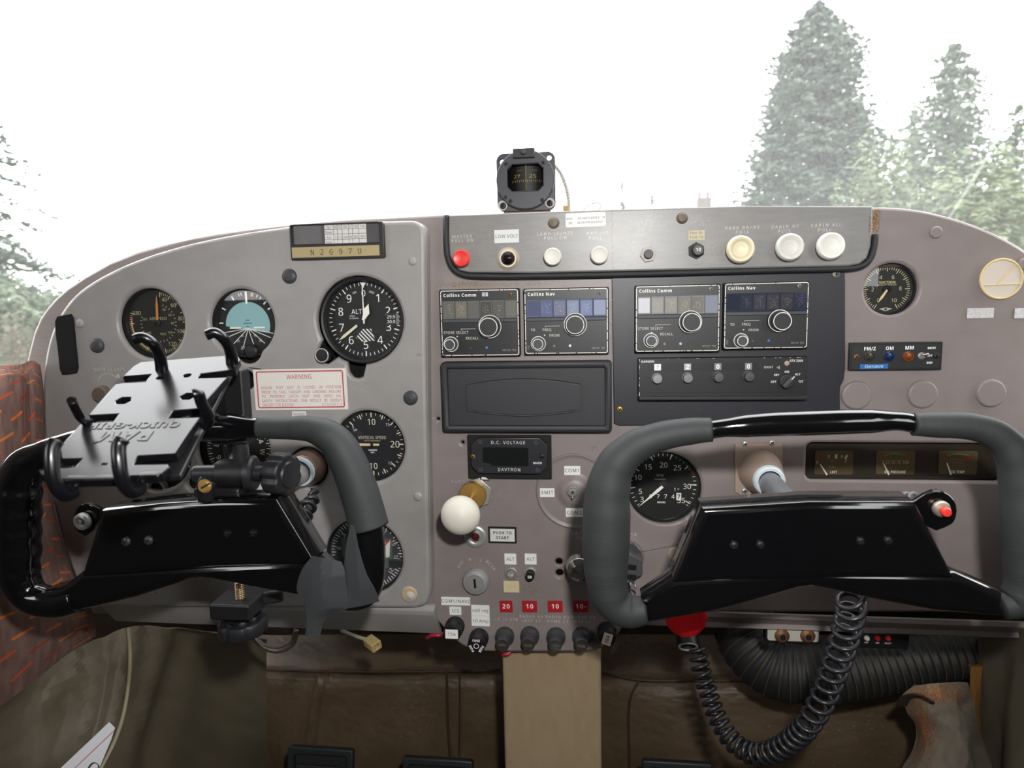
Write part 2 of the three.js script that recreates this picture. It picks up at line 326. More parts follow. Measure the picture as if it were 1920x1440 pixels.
{
  const pts = [[45, 760], [46, 700], [52, 665], [67, 608], [95, 567], [137, 531], [228, 480], [342, 449], [430, 434], [600, 414], [800, 404], [833, 402], [1140, 396], [1637, 388], [1700, 390], [1760, 401], [1820, 418], [1880, 444], [1925, 470], [1985, 520], [2020, 600], [2032, 700], [2034, 1100], [2034, 1149],
    [1600, 1148], [1190, 1149], [1176, 1160], [1166, 1180], [1150, 1203], [1120, 1221], [1080, 1223], [920, 1223], [885, 1220], [860, 1208], [838, 1186], [820, 1164], [800, 1152], [500, 1152], [150, 1152], [60, 1152], [46, 1000]];
  const sh = outline(pts, 0, PANEL_O, 1);
  const hole = (px, py, r) => { const c = at(px, py, 0).sub(PANEL_O); sh.holes.push(new THREE.Path(circle(r * metre(px, py, 0), c.x, c.y).getPoints(40))); };
  hole(1672, 542, 51); hole(1245, 916, 70); hole(1048, 1054, 6.5); hole(1049, 1075, 7); hole(821, 786, 3); hole(867, 830, 3);
  { const a = at(1513, 830, 0).sub(PANEL_O), b = at(1880, 903, 0).sub(PANEL_O), w = b.x - a.x, h = a.y - b.y; sh.holes.push(new THREE.Path(rrect(w, h, 0.006).getPoints(8).map((p) => p.add(new THREE.Vector2((a.x + b.x) / 2, (a.y + b.y) / 2))))); }
  const g = plate(sh, 0.007, 0.0028, 3, 40); g.translate(0, 0, -0.007);
  part(mainPanel, 'panel_sheet', mainPaint.uv(g, PANEL_O), taupePaint(mainPaint.map), PANEL_O);
  // lower lip right of the centre: the sheet turns back under, with a rolled edge
  const a = at(1186, 1149, 0), b = at(2130, 1149, 0), yb = a.y;
  const prof = new THREE.Shape([[-0.002, 0.002], [-0.001, -0.002], [-0.009, -0.0115], [-0.0065, -0.0128], [-0.0055, -0.0152], [-0.008, -0.0172], [-0.012, -0.0174], [-0.015, -0.0150], [-0.0125, -0.0115], [-0.006, -0.002], [-0.006, 0.002]].map(([z, y]) => new THREE.Vector2(-z, y)));
  const lip = crease(new THREE.ExtrudeGeometry(prof, { depth: b.x - a.x, bevelEnabled: false }), 0.7); lip.rotateY(Math.PI / 2);
  part(mainPanel, 'lower_lip', lip, M.taupe, V(a.x, yb, 0));
  // blanking cover with a small dome in its middle, ringed by a rolled bead
  const c = at(1077, 921, 0), s = metre(1077, 921, 0);
  part(mainPanel, 'blanking_cover', lathe([[73 * s, 0], [72.5 * s, 0.0012], [70 * s, 0.0022], [67 * s, 0.0012], [64 * s, 0.0006], [36 * s, 0.0006], [31 * s, 0.0014], [26 * s, 0.0042], [19 * s, 0.0058], [10 * s, 0.0062], [0, 0.0062]], 64), M.taupe, c, 'round blanking cover with a raised bead and dome');
  for (const [px, py] of [[1605, 741], [1729, 739], [1857, 737]]) {
    const q = metre(px, py, 0); part(mainPanel, 'hole_cap', lathe([[29 * q, 0], [28.5 * q, 0.001], [27 * q, 0.0024], [25 * q, 0.003], [0, 0.003]], 48), M.taupe, at(px, py, 0), 'painted round cap over an unused instrument hole');
  }
  for (const [px, py, r] of [[1754, 436, 12], [1919, 495, 12]]) { const q = metre(px, py, 0); part(mainPanel, 'button_plug', lathe([[r * q, 0], [r * q, 0.002], [r * 0.8 * q, 0.003], [0, 0.003]], 32), M.taupe, at(px, py, 0)); }
  { const q = metre(1265, 1038, 0); part(mainPanel, 'hole_plug', lathe([[13 * q, 0], [13 * q, 0.001], [11 * q, 0.0018], [0, 0.0019]], 32), std('#a59b8b', 0.6), at(1265, 1038, 0), 'small beige plug with a scuffed face'); }
  // stickers on the panel
  const lab = (w, h, text, size, o = {}) => (x) => { fill(x, o.bg ?? '#e9e9e6', w, h); txt(x, text, w / 2, h / 2, size, { color: o.fg ?? '#2b2b2f', gap: o.gap ?? 0.8, font: o.font ?? 'sans-serif', bold: o.bold }); };
  const tag = (name, px, py, w, h, text, size, label, o = {}) => sticker(mainPanel, name, px, py, w, h, o.z ?? 0.0006, lab(w, h, text, size, o), { turn: o.turn ?? 0.01, label });
  tag('label_sticker', 1073, 882, 30, 17, 'COM1', 9.5, 'white label reading COM1', { z: 0.0008 });
  tag('label_sticker', 1026, 923.5, 27, 17, 'XMIT', 9, 'white label reading XMIT', { z: 0.0008 });
  tag('label_sticker', 1077, 961, 32, 17, 'COM2', 9.5, 'white label reading COM2', { z: 0.0008 });
  tag('label_sticker', 957, 1048, 22, 21, 'ALT', 8.5, 'white label reading ALT');
  tag('label_sticker', 995, 1048, 22, 21, 'ALT', 8.5, 'white label reading ALT over the 50 breaker');
  tag('label_sticker', 959, 1100, 29, 22, 'OFF', 10, 'yellowed label with faded OFF', { bg: '#d9c9a0', fg: '#c8b27c' });
  tag('label_sticker', 854.5, 1127, 54, 16, 'COM1/NAV2', 8.6, 'white label reading COM1/NAV2', { gap: 0.7 });
  tag('label_sticker', 854, 1145, 22, 16, 'ICS', 8.4, 'white label reading ICS');
  sticker(mainPanel, 'label_sticker', 901, 1154, 34, 41, 0.0006, (x) => { x.fillStyle = '#e9e9e6'; x.fillRect(-1, -1, 36, 43); x.strokeStyle = '#c4c4c2'; x.lineWidth = 0.5; x.beginPath(); x.moveTo(0, 21); x.lineTo(34, 21); x.stroke(); txt(x, 'volt reg', 17, 10.5, 8.2, { color: '#2b2b2f', gap: 0.4 }); txt(x, '10 Amp', 17, 31, 8.2, { color: '#2b2b2f', gap: 0.4 }); }, { label: 'white label reading volt reg 10 Amp' });
  for (const [px, t] of [[949, '20'], [993, '10'], [1041, '10'], [1089, '10-']]) sticker(mainPanel, 'red_label', px, 1137, t === '20' ? 24 : 28, 22.5, 0.0006, lab(t === '20' ? 24 : 28, 22.5, t, 12, { bg: '#a80f1c', fg: '#f2dfe0', bold: true, gap: 1.3 }), { turn: 0.02, label: `red embossed tape reading ${t}` });
  sticker(mainPanel, 'start_placard', 942, 1003, 53, 32, 0.0006, (x) => { fill(x, '#0d0d0f', 53, 32); x.fillStyle = '#d7d6d2'; x.fillRect(3.5, 4, 46, 24.5); txt(x, 'PUSH TO', 26.5, 12, 7.8, { color: '#1b1b1e', bold: true, gap: 0.5 }); txt(x, 'START', 26.5, 21.5, 7.8, { color: '#1b1b1e', bold: true, gap: 0.5 }); }, { label: 'black bordered placard reading PUSH TO START', res: 6 });
  for (const [px, w] of [[1838, 50], [1927, 50]]) sticker(mainPanel, 'tape_patch', px, 587, w, 20, 0.0006, (x, a, b) => { fill(x, '#c9c8c8', a, b); for (let i = 0; i < 160; i++) { x.fillStyle = rnd() < 0.5 ? '#8d8c8e' : '#e6e5e5'; x.fillRect(rnd() * a, rnd() * b, rr(0.5, 2), rr(0.4, 1.2)); } }, { label: 'silvery scuffed patch of tape residue' });
}

// ---------------------------------------------------------------- pilot's raised panel
const ZP = 0.022;
const pilotPaint = paintedFace(50, 400, 830, 1160, ZP, 1536, [147, 144, 142], (x, P, k) => {
  worn(x, P, k, 'INSTR LIGHTS', 203, 692, 7.5, { wear: 8, alpha: 0.6 });
  x.strokeStyle = '#c9c4be'; x.lineWidth = 1.6; x.beginPath(); const [a, b] = P(203, 722); x.arc(a, b, 21 * k, Math.PI * 1.15, Math.PI * 1.82); x.stroke();
  { const [p, q] = P(221, 705); x.fillStyle = '#c9c4be'; x.beginPath(); x.moveTo(p + 4 * k, q + 5 * k); x.lineTo(p - 4 * k, q); x.lineTo(p + 2 * k, q - 4 * k); x.fill(); }
  worn(x, P, k, 'PULL', 290, 1112, 8, { wear: 6, alpha: 0.4 });
  for (const [px, py, sx, sy, n, cs, sz] of [[430, 482, 32, 15, 190, ['#7d6a62', '#8c8480', '#7a736d', '#8d6b66'], 1.6], [124, 580, 14, 6, 240, ['#8d7b4f', '#a38f58', '#6d6252'], 1.6], [784, 664, 6, 3, 30, ['#6d3a28', '#8a5a48'], 1.8], [755, 1088, 12, 20, 30, ['#5b5350'], 1.6], [680, 720, 20, 8, 60, ['#8d6b62', '#7a6a62'], 1.6]]) { const [c, d] = P(px, py); speckle(x, c, d, sx * k, sy * k, n, cs, sz); }
  for (let i = 0; i < 30; i++) { const [c, d] = P(rr(100, 790), rr(450, 1120)); x.fillStyle = rnd() < 0.5 ? '#b7b1ac' : '#544c49'; x.globalAlpha = 0.5; x.fillRect(c, d, rr(1, 2.5), rr(1, 2.5)); x.globalAlpha = 1; }
});
const pilotMat = taupePaint(pilotPaint.map);
const PILOT_O = at(450, 800, ZP);
const pilotPanel = thing('pilot_panel', 'raised taupe shock panel with flight instrument cutouts and rounded corners', 'instrument panel', V(PILOT_O.x, PILOT_O.y, 0.001));
const unionHole = (cs, z, o) => {     // the outline of overlapping circles seen from the first one's middle
  const C = cs.map(([px, py, r]) => { const v = at(px, py, z).sub(o); return [v.x, v.y, r * metre(px, py, z)]; });
  return new THREE.Path([...Array(72)].map((_, i) => {
    const a = i / 72 * 2 * Math.PI, dx = Math.cos(a), dy = Math.sin(a); let far = C[0][2];
    for (const [cx, cy, r] of C.slice(1)) { const ex = cx - C[0][0], ey = cy - C[0][1], b = ex * dx + ey * dy, q = b * b - (ex * ex + ey * ey - r * r); if (q > 0 && b > 0) far = Math.max(far, b + Math.sqrt(q)); }
    return new THREE.Vector2(C[0][0] + dx * far, C[0][1] + dy * far);
  }));
};
const PILOT_PTS = [[797, 470], [797, 440], [794, 424], [780, 414], [760, 413], [600, 420], [540, 424], [430, 441], [345, 459], [260, 485], [190, 517], [140, 550], [108, 592], [90, 637], [80, 690], [79, 760], [84, 850], [92, 915], [105, 970], [120, 1027], [140, 1083], [156, 1118], [180, 1136], [230, 1139], [500, 1140], [750, 1142], [785, 1141], [800, 1133], [806, 1115], [806, 1080], [800, 800]];
{
  const sh = outline(PILOT_PTS, ZP, PILOT_O, 2);
  for (const h of [[[283, 607, 61]], [[453, 606, 60], [463, 655, 26]], [[674, 601, 80], [669, 693, 16], [610, 664, 18]], [[437, 846, 68]], [[290, 850, 66]], [[691, 838, 66]], [[681, 1045, 72]], [[458, 713, 18]], [[290, 918, 12]], [[361, 908, 11]], [[577, 876, 36]]]) sh.holes.push(unionHole(h, ZP, PILOT_O));
  const g = plate(sh, 0.008, 0.0038, 4, 30); g.translate(0, 0, -0.008);
  part(pilotPanel, 'panel_face', pilotPaint.uv(g, PILOT_O), pilotMat, PILOT_O);
  const rim = outline(PILOT_PTS, ZP, PILOT_O, 2), inner = rim.getPoints().map((p) => p.clone().multiplyScalar(0.985));
  rim.holes.push(new THREE.Path(inner)); const skirt = new THREE.ExtrudeGeometry(rim, { depth: 0.0155, bevelEnabled: false });
  part(pilotPanel, 'side_skirt', skirt, M.pilotTaupe, V(PILOT_O.x, PILOT_O.y, 0.0005));
  part(pilotPanel, 'inner_backing', (() => { const g = new THREE.ExtrudeGeometry(new THREE.Shape(inner), { depth: 0.001, bevelEnabled: false }); return g; })(), M.hole, V(PILOT_O.x, PILOT_O.y, 0.0006), 'black space behind the cutouts');
  // lower flange slopes back under the face
  const xa = at(178, 1139, ZP).x, xb = at(812, 1141, ZP).x, y = at(500, 1139, ZP).y;
  const prof = new THREE.Shape([[ZP - 0.0085, 0.0045], [ZP - 0.0045, 0.0012], [ZP - 0.0042, -0.0005], [ZP - 0.0062, -0.0055], [-0.008, -0.038], [-0.012, -0.038], [-0.012, -0.035], [ZP - 0.014, -0.008], [ZP - 0.0125, 0.0045]].map(([z, q]) => new THREE.Vector2(-z, q)));
  const fl = crease(new THREE.ExtrudeGeometry(prof, { depth: xb - xa, bevelEnabled: false }), 0.8); fl.rotateY(Math.PI / 2);
  part(pilotPanel, 'lower_flange', fl, M.pilotTaupe, V(xa, y, 0));
  const dome = (r, q, h = 0.5) => lathe([[r * q, 0], [r * q, r * q * 0.12], [r * 0.92 * q, r * q * 0.3 * h * 2], [r * 0.6 * q, r * q * 0.5 * h * 2], [0, r * q * 0.58 * h * 2]], 32);
  for (const [px, py, r] of [[183, 648, 13], [543, 518, 13.5], [770, 746, 13.5]]) part(pilotPanel, 'rubber_plug', dome(r, metre(px, py, ZP)), M.plug, at(px, py, ZP), 'domed black rubber hole plug');
  for (const [px, py, r] of [[150, 607, 8], [774, 490, 8], [784, 931, 8.5], [100, 918, 7]]) part(pilotPanel, 'painted_screw', dome(r, metre(px, py, ZP)), M.pilotTaupe, at(px, py, ZP));
  { const q = metre(768, 1114, ZP); const w = part(pilotPanel, 'screw_washer', lathe([[15 * q, 0], [15 * q, 0.001], [13 * q, 0.002], [0, 0.0022]], 32), std('#b59f82', 0.6), at(768, 1114, ZP), 'tan washer round a chipped bright screw'); const h = new THREE.Mesh(lathe([[9 * q, 0], [8 * q, 0.0015], [0, 0.003]], 16), std('#cfcac0', 0.35, 0.3)); h.name = 'screw_head'; h.position.set(q * 2, -q * 2, 0.0018); w.add(h); }
  { const q = metre(194, 738, ZP); part(pilotPanel, 'dimmer_knob', lathe([[15 * q, 0], [14 * q, 0.006], [12 * q, 0.0075], [0, 0.0075]], 24), std('#5e5348', 0.6), at(194, 738, ZP), 'small worn brown dimmer knob'); }
  // warning placard, speaker label, hook-and-loop strip
  sticker(pilotPanel, 'warning_placard', 563.5, 730, 174, 74, ZP + 0.0002, (x) => {
    fill(x, '#dcd7cf', 174, 74); x.strokeStyle = '#b23a4c'; x.lineWidth = 2.2; x.beginPath(); x.roundRect(6, 4.5, 161, 65, 3); x.stroke();
    txt(x, 'WARNING', 86, 14.5, 11, { color: '#b04a58', gap: 0.2, sx: 0.92 });
    const just = (s, y) => { const ws = s.split(' '); x.font = '7.4px sans-serif'; const tot = ws.reduce((a, w) => a + x.measureText(w).width * 0.84, 0), gap = (150 - tot) / Math.max(1, ws.length - 1); let p = 13; for (const w of ws) { txt(x, w, p, y, 7.4, { color: '#b06070', align: 'left', sx: 0.84 }); p += x.measureText(w).width * 0.84 + gap; } };
    ['ASSURE THAT SEAT IS LOCKED IN POSITION', 'PRIOR TO TAXI, TAKEOFF AND LANDING FAILURE', 'TO PROPERLY LATCH SEAT AND HEED ALL', 'SAFETY INSTRUCTIONS CAN RESULT IN BODILY'].forEach((s, i) => just(s, 33.5 + i * 7.9));
    txt(x, 'INJURY OR DEATH', 13, 65, 8.2, { color: '#b87580', align: 'left', sx: 0.9 }); txt(x, '0700087-3', 163, 65, 6.5, { color: '#b87580', align: 'right', gap: 0.8 });
  }, { label: 'white placard with red border reading WARNING', turn: 0.008, res: 5 });
  sticker(pilotPanel, 'label_sticker', 561, 776, 26, 9.5, ZP + 0.0002, (x) => { fill(x, '#d5d3ce', 26, 9.5); txt(x, 'Speaker', 13, 4.8, 6.4, { color: '#77757a' }); }, { label: 'tiny white label reading Speaker' });
  const o = at(128, 646, ZP), v = plate(outline([[106, 594], [124, 590], [139, 588], [142, 620], [146, 660], [150, 699], [133, 702], [116, 703], [112, 660], [107, 625]], ZP, o, 1), 0.003, 0.001);
  part(pilotPanel, 'hook_and_loop_strip', v, std('#0c0c0f', 0.98, 0, { sheen: 0.25, sheenColor: new THREE.Color('#555560'), sheenRoughness: 0.8 }), V(o.x, o.y, ZP), 'fuzzy black strip of hook-and-loop tape');
}

// ---------------------------------------------------------------- registration and compass-card placard
{
  const z = ZP, o = (() => { const f = at(631, 452, z + 0.006); return V(f.x, f.y, z); })(), q = metre(631, 452, z + 0.006), t = thing('registration_placard', 'black framed card holder with cream strip reading N2697U', 'placard', o);
  const W = 176 * q, H = 64 * q, fr = rrect(W, H, 4 * q);
  const win = new THREE.Path(rrect(164 * q, 34 * q, 3 * q).getPoints(6).map((p) => p.add(new THREE.Vector2(-2 * q, 13 * q)))); fr.holes.push(win);
  part(t, 'frame', plate(fr, 0.006, 0.001, 2, 8), M.plastic, o);
  sticker(t, 'compass_card', 630, 439.5, 166, 36, z + 0.0002, (x) => {
    fill(x, '#4d4a4c', 166, 36); x.fillStyle = '#d9d7d3'; x.fillRect(62, 0, 78, 36); x.strokeStyle = '#55525a'; x.lineWidth = 0.7;
    for (const yy of [9, 17.5, 27]) { x.beginPath(); x.moveTo(62, yy); x.lineTo(140, yy); x.stroke(); } for (const xx of [79, 86, 95, 107, 114, 126]) { x.beginPath(); x.moveTo(xx, 0); x.lineTo(xx, 36); x.stroke(); }
    [['For', 'N', '30', '60', 'E', '120', '150'], ['Steer', '', '', '', '', '', ''], ['For', 'S', '210', '240', 'W', '300', '330'], ['Steer', '', '', '', '', '', '']].forEach((r, i) => r.forEach((s, j) => txt(x, s, [70, 82.5, 90.5, 101, 110.5, 120, 133][j], 4.8 + i * 9, 6, { color: '#55525a' })));
    speckle(x, 20, 27, 8, 6, 60, ['#8a6a30', '#5f4a2c'], 1.2);
  }, { label: 'white compass correction card behind clear cover' });
  sticker(t, 'registration_strip', 629, 471.5, 164, 18.5, z + 0.0061, (x) => { fill(x, '#aa9b70', 165, 19); speckle(x, 82, 9, 80, 9, 300, ['#b5a67c', '#9c8c62', '#8c7c54'], 1.4); txt(x, 'N2697U', 83, 9.5, 13.5, { color: '#2a2620', font: 'monospace', gap: 9.6 }); }, { label: 'cream strip typed N2697U' });
  part(t, 'clear_cover', plate(rrect(163 * q, 33 * q, 3 * q), 0.0006, 0), std('#ffffff', 0.02, 0, { transmission: 1, thickness: 0, ior: 1.25, specularIntensity: 0.35 }), V(o.x - 2 * q, o.y + 13 * q, z + 0.004));
}

// ---------------------------------------------------------------- switch strip across the top of the panel
const ZS = 0.012;
const stripPaint = paintedFace(825, 375, 1650, 530, ZS, 2048, [127, 125, 123], (x, P, k) => {
  const w = (s, px, py, o = {}) => worn(x, P, k, s, px, py, 8.4, { base: '#868381', wear: 5, ...o });
  w('MASTER', 866, 443); w('PULL ON', 867, 451); w('LAND LIGHTS', 1040, 438, { wear: 9 }); w('PULL ON', 1041, 446, { wear: 7 }); w('NAV LTS', 1120, 437, { wear: 16 }); w('PULL', 1116, 446, { wear: 7 });
  w('PUSH', 1200, 441, { alpha: 0.4, wear: 9 }); w('PARK BRAKE', 1392, 427, { wear: 6 }); w('PULL', 1392, 435, { wear: 6 }); w('CABIN HT', 1472, 425, { wear: 6 }); w('PULL', 1471, 433, { wear: 6 }); w('CABIN AIR', 1549, 422, { wear: 5 }); w('PULL', 1546, 431, { wear: 5 });
  // scuffed, rubbed-bare metal round the fuel and pitot switches, cracked seam, grime along the lower edge
  for (const [px, py, sx, sy, n] of [[1212, 416, 26, 18, 900], [1190, 470, 26, 30, 700], [1330, 470, 16, 34, 700], [1310, 415, 30, 14, 500], [1000, 445, 130, 30, 500], [1210, 430, 50, 40, 500]]) { const [a, b] = P(px, py); speckle(x, a, b, sx * k, sy * k, n, ['#a8a4a1', '#b9b5b2', '#98928f'], 2); }
  for (let i = 0; i < 60; i++) { const [a, b] = P(rr(850, 1620), rr(488, 508)); speckle(x, a, b + 6, 14 * k, 2.2 * k, 16, ['#6f624f', '#8d8474', '#57493a'], 2); }
  { x.strokeStyle = '#3b3431'; x.lineWidth = 1.6; x.beginPath(); for (let py = 394; py < 508; py += 3) x.lineTo(...P(1147 + (rnd() - 0.5) * 3 + (py - 394) * 0.02, py)); x.stroke(); const [a, b] = P(1150, 440); speckle(x, a, b, 5 * k, 50 * k, 420, ['#6b5548', '#9d948e', '#c9c4c0', '#7a3f38'], 2); }
  { const [a, b] = P(1632, 420); speckle(x, a, b, 4 * k, 26 * k, 300, ['#5a3a22', '#8a5a2a', '#2c1c12'], 2.4); }
  x.strokeStyle = '#b9b4b0'; x.lineWidth = 1; for (let i = 0; i < 24; i++) { const [a, b] = P(rr(860, 1620), rr(395, 500)); x.globalAlpha = 0.4; x.beginPath(); x.moveTo(a, b); x.lineTo(a + rr(-6, 6), b + rr(-14, 14)); x.stroke(); } x.globalAlpha = 1;
});
const STRIP_O = at(1236, 452, ZS);
const strip = thing('switch_strip', 'scuffed taupe switch strip with black rubber edging along the panel top', 'panel strip', V(STRIP_O.x, STRIP_O.y, 0.0002));
{
  const left = [[841, 404], [841, 450], [843, 478], [850, 496], [862, 507], [880, 511]], right = [[1590, 499], [1612, 495], [1626, 484], [1633, 462], [1636, 430], [1636, 387]];
  const sh = outline([...left, [1000, 512], [1236, 507], [1440, 502], ...right, [1400, 386], [1145, 393], [990, 398]], ZS, STRIP_O, 0);
  part(strip, 'strip_sheet', stripPaint.uv(plate(sh, ZS - 0.0006, 0.0016), STRIP_O), taupePaint(stripPaint.map, 0.36), V(STRIP_O.x, STRIP_O.y, 0.0006));
  const path = chaikin([[838, 404], [838, 452], [840, 480], [848, 501], [862, 513], [884, 518], [1000, 518], [1236, 513], [1440, 507], [1592, 504], [1616, 499], [1631, 486], [1638, 462], [1640, 440]], 1, false).map(([a, b]) => at(a, b, 0.007));
  part(strip, 'rubber_edging', local(sweep(path, (t) => [0.0058, 0.0032], { n: 160, radial: 12 }), strip.position), M.rubber, strip.position, 'black rubber edge trim');
  sticker(strip, 'white_placard', 1098, 412, 75, 26, ZS + 0.0001, (x) => { x.fillStyle = '#f2f1ee'; x.fillRect(-1, -1, 77, 28); for (const [s, y, gapAt] of [['NAVIGATION LIGHTS MUST BE ON', 10.5, 0], ['REQUIRED ON FOR ADS-B OUT', 18.6, 0]]) txt(x, s, 37.5, y, 5.6, { color: '#8d8a88', bold: true, sx: 0.8 }); x.fillStyle = '#f2f1ee'; x.fillRect(13, 7, 9, 16); x.globalAlpha = 0.6; x.fillRect(62, 8, 8, 6); x.globalAlpha = 1; }, { round: 3, label: 'white sticker with faded ADS-B lettering', turn: 0.01 });
  sticker(strip, 'label_sticker', 950, 443, 46, 24, ZS + 0.0001, (x) => { fill(x, '#d8dad9', 46, 24); txt(x, 'LOW VOLT', 23, 12, 8.6, { color: '#3a3c40', gap: 0.4 }); }, { label: 'white label reading LOW VOLT' });
  sticker(strip, 'label_sticker', 1306, 441, 30, 18, ZS + 0.0001, (x) => { fill(x, '#c9bfa2', 30, 18); txt(x, 'Pitot Ht.', 15, 5, 6.8, { color: '#5a5142', font: 'serif' }); txt(x, 'Push On', 15, 13, 6.8, { color: '#5a5142', font: 'serif' }); }, { label: 'cream label reading Pitot Ht. Push On' });
  for (const [px, py] of [[1038, 418], [1279, 409]]) { const q = metre(px, py, ZS); part(strip, 'rivet_cap', lathe([[11 * q, 0], [10.5 * q, 0.0015], [7 * q, 0.003], [0, 0.0036]], 28), std('#6b5f55', 0.55, 0.3), at(px, py, ZS), 'grimy domed fastener'); }
}

// ---------------------------------------------------------------- cabin shell (round the camera) and windscreen
const LX = at(45, 760, 0).x - 0.05, RX = at(2034, 700, 0).x + 0.03, FLOORY = -0.70, ROOFY = 0.47, BACKZ = 1.9, FRONTZ = -0.42;
{
  const liner = std('#4f4a44', 0.85), carpet = std('#2e2922', 0.95), vinyl = std('#3a332a', 0.6), box = (x0, x1, y0, y1, z0, z1) => { const g = new THREE.BoxGeometry(x1 - x0, y1 - y0, z1 - z0); g.translate((x0 + x1) / 2, (y0 + y1) / 2, (z0 + z1) / 2); return g; };
  structure('floor', box(LX - 0.03, RX + 0.03, FLOORY - 0.03, FLOORY, FRONTZ, BACKZ), carpet);
  structure('ceiling', box(LX - 0.03, RX + 0.03, ROOFY, ROOFY + 0.03, 0.085, BACKZ), liner);
  for (const [side, x] of [['left', LX - 0.03], ['right', RX]]) {
    const s = new THREE.Shape([[FRONTZ, FLOORY], [BACKZ, FLOORY], [BACKZ, ROOFY], [0.085, ROOFY], [0.085, -0.13], [-0.09, -0.13], [-0.12, -0.03], [-0.17, 0.0], [FRONTZ, 0.0]].map(([z, y]) => new THREE.Vector2(-z, y)));
    s.holes.push(new THREE.Path([[0.55, 0.0], [1.15, 0.0], [1.15, 0.26], [0.55, 0.26]].map(([z, y]) => new THREE.Vector2(-z, y))));
    const g = new THREE.ExtrudeGeometry(s, { depth: 0.03, bevelEnabled: false }); g.rotateY(Math.PI / 2); g.translate(x, 0, 0);
    structure(`wall_${side}`, g, vinyl);
  }
  structure('wall_back', box(LX - 0.03, RX + 0.03, FLOORY, ROOFY, BACKZ, BACKZ + 0.03), liner);
  structure('wall_front', box(LX - 0.03, RX + 0.03, FLOORY, -0.02, FRONTZ - 0.03, FRONTZ), std('#4f4234', 0.7));
  const deckY = at(1119, 410, 0).y - 0.004;
  structure('trim_1', box(at(215, 520, 0).x, RX, deckY - 0.05, deckY - 0.045, FRONTZ, -0.009), std('#3d3936', 0.8));    // deck behind the panel
  structure('trim_2', box(at(215, 520, 0).x - 0.004, at(215, 520, 0).x, at(1119, 1130, 0).y, deckY - 0.045, FRONTZ, -0.009), std('#3d3936', 0.8));   // closes the footwell's side behind the panel
  // dusty acrylic windscreen: clear, with a film of dust and specks that scatter some of the daylight
  const c = canvasOf(1024, 512), x = c.getContext('2d'); x.fillStyle = '#fff'; x.fillRect(0, 0, 1024, 512);
  const d = x.getImageData(0, 0, 1024, 512); for (let i = 0; i < 1024 * 512; i++) { const g = 60 + (rnd() - 0.5) * 16; d.data.set([g, g, g, 255], i * 4); } x.putImageData(d, 0, 0);
  for (let i = 0; i < 1500; i++) { x.fillStyle = `rgba(255,255,255,${0.25 + rnd() * 0.55})`; x.beginPath(); x.arc(rnd() * 1024, rnd() * 512, 0.4 + rnd() * rnd() * 1.1, 0, 7); x.fill(); }
  x.strokeStyle = 'rgba(255,255,255,0.5)'; x.lineWidth = 0.8; for (let i = 0; i < 60; i++) { const a = rnd() * 1024, b = rnd() * 512; x.beginPath(); x.moveTo(a, b); x.lineTo(a + rr(-8, 8), b + rr(-5, 5)); x.stroke(); }
  const rough = texture(c, false); rough.wrapS = rough.wrapT = THREE.RepeatWrapping;
  const rows = [[0.47, 0.085], [0.37, -0.02], [0.23, -0.16], [0.12, -0.29], [0.03, -0.42]].map(([y, z]) => [0, 0.12, 0.3, 0.5, 0.7, 0.88, 1].map((u) => V(LX + (RX - LX) * u, y - (y - 0.03) * 0.0, z + 0.16 * Math.pow(Math.abs(u - 0.5) * 2, 4) * (1 - (y - 0.03) / 0.37) * 0)));
  const cols = 28, rws = 16, pos = [], uv = [], idx = [];
  const curve = rows.map((r) => new THREE.CatmullRomCurve3(r));
  for (let j = 0; j <= rws; j++) for (let i = 0; i <= cols; i++) { const l = new THREE.CatmullRomCurve3(curve.map((k) => k.getPoint(i / cols))).getPoint(j / rws); pos.push(l.x, l.y, l.z); uv.push(i / cols, 1 - j / rws); }
  for (let j = 0; j < rws; j++) for (let i = 0; i < cols; i++) { const a = j * (cols + 1) + i, b = a + cols + 1; idx.push(a, b, a + 1, a + 1, b, b + 1); }
  const g = new THREE.BufferGeometry(); g.setAttribute('position', new THREE.Float32BufferAttribute(pos, 3)); g.setAttribute('uv', new THREE.Float32BufferAttribute(uv, 2)); g.setIndex(idx); g.computeVertexNormals();
  structure('window_1', g, new THREE.MeshPhysicalMaterial({ color: '#ffffff', transmission: 1, thickness: 0, roughness: 1, roughnessMap: rough, ior: 1.3, specularIntensity: 0.15 }));
}
// the windscreen wraps round: a clear quarter pane at each side of the panel
for (const [n, x] of [['window_2', LX], ['window_3', RX]]) {
  const s = new THREE.Shape([[FRONTZ, 0.0], [-0.17, 0.0], [-0.12, -0.03], [-0.09, -0.13], [0.085, -0.13], [0.085, ROOFY], [-0.16, 0.23], [FRONTZ, 0.03]].map(([z, y]) => new THREE.Vector2(-z, y))), g = new THREE.ShapeGeometry(s); g.rotateY(Math.PI / 2); g.translate(x, 0, 0);
  structure(n, g, std('#ffffff', 0.22, 0, { transmission: 1, thickness: 0, ior: 1.3, specularIntensity: 0.15 }));
}
// the photographer's flash gun, beside the lens
{
  const t = thing('flash_gun', 'small black flash gun beside the lens', 'flash', FLASH.clone().add(V(0, -0.02, 0.02)));
  part(t, 'body', rbox(0.075, 0.05, 0.06, 0.006), M.black, FLASH.clone().add(V(0, 0, 0.045)));
  part(t, 'lamp_window', rbox(0.045, 0.025, 0.004, 0.0015), new THREE.MeshStandardMaterial({ color: '#dddddd', emissive: new THREE.Color(0.9, 0.89, 0.86), emissiveIntensity: 1 }), FLASH.clone().add(V(0, 0, 0.013)));
}

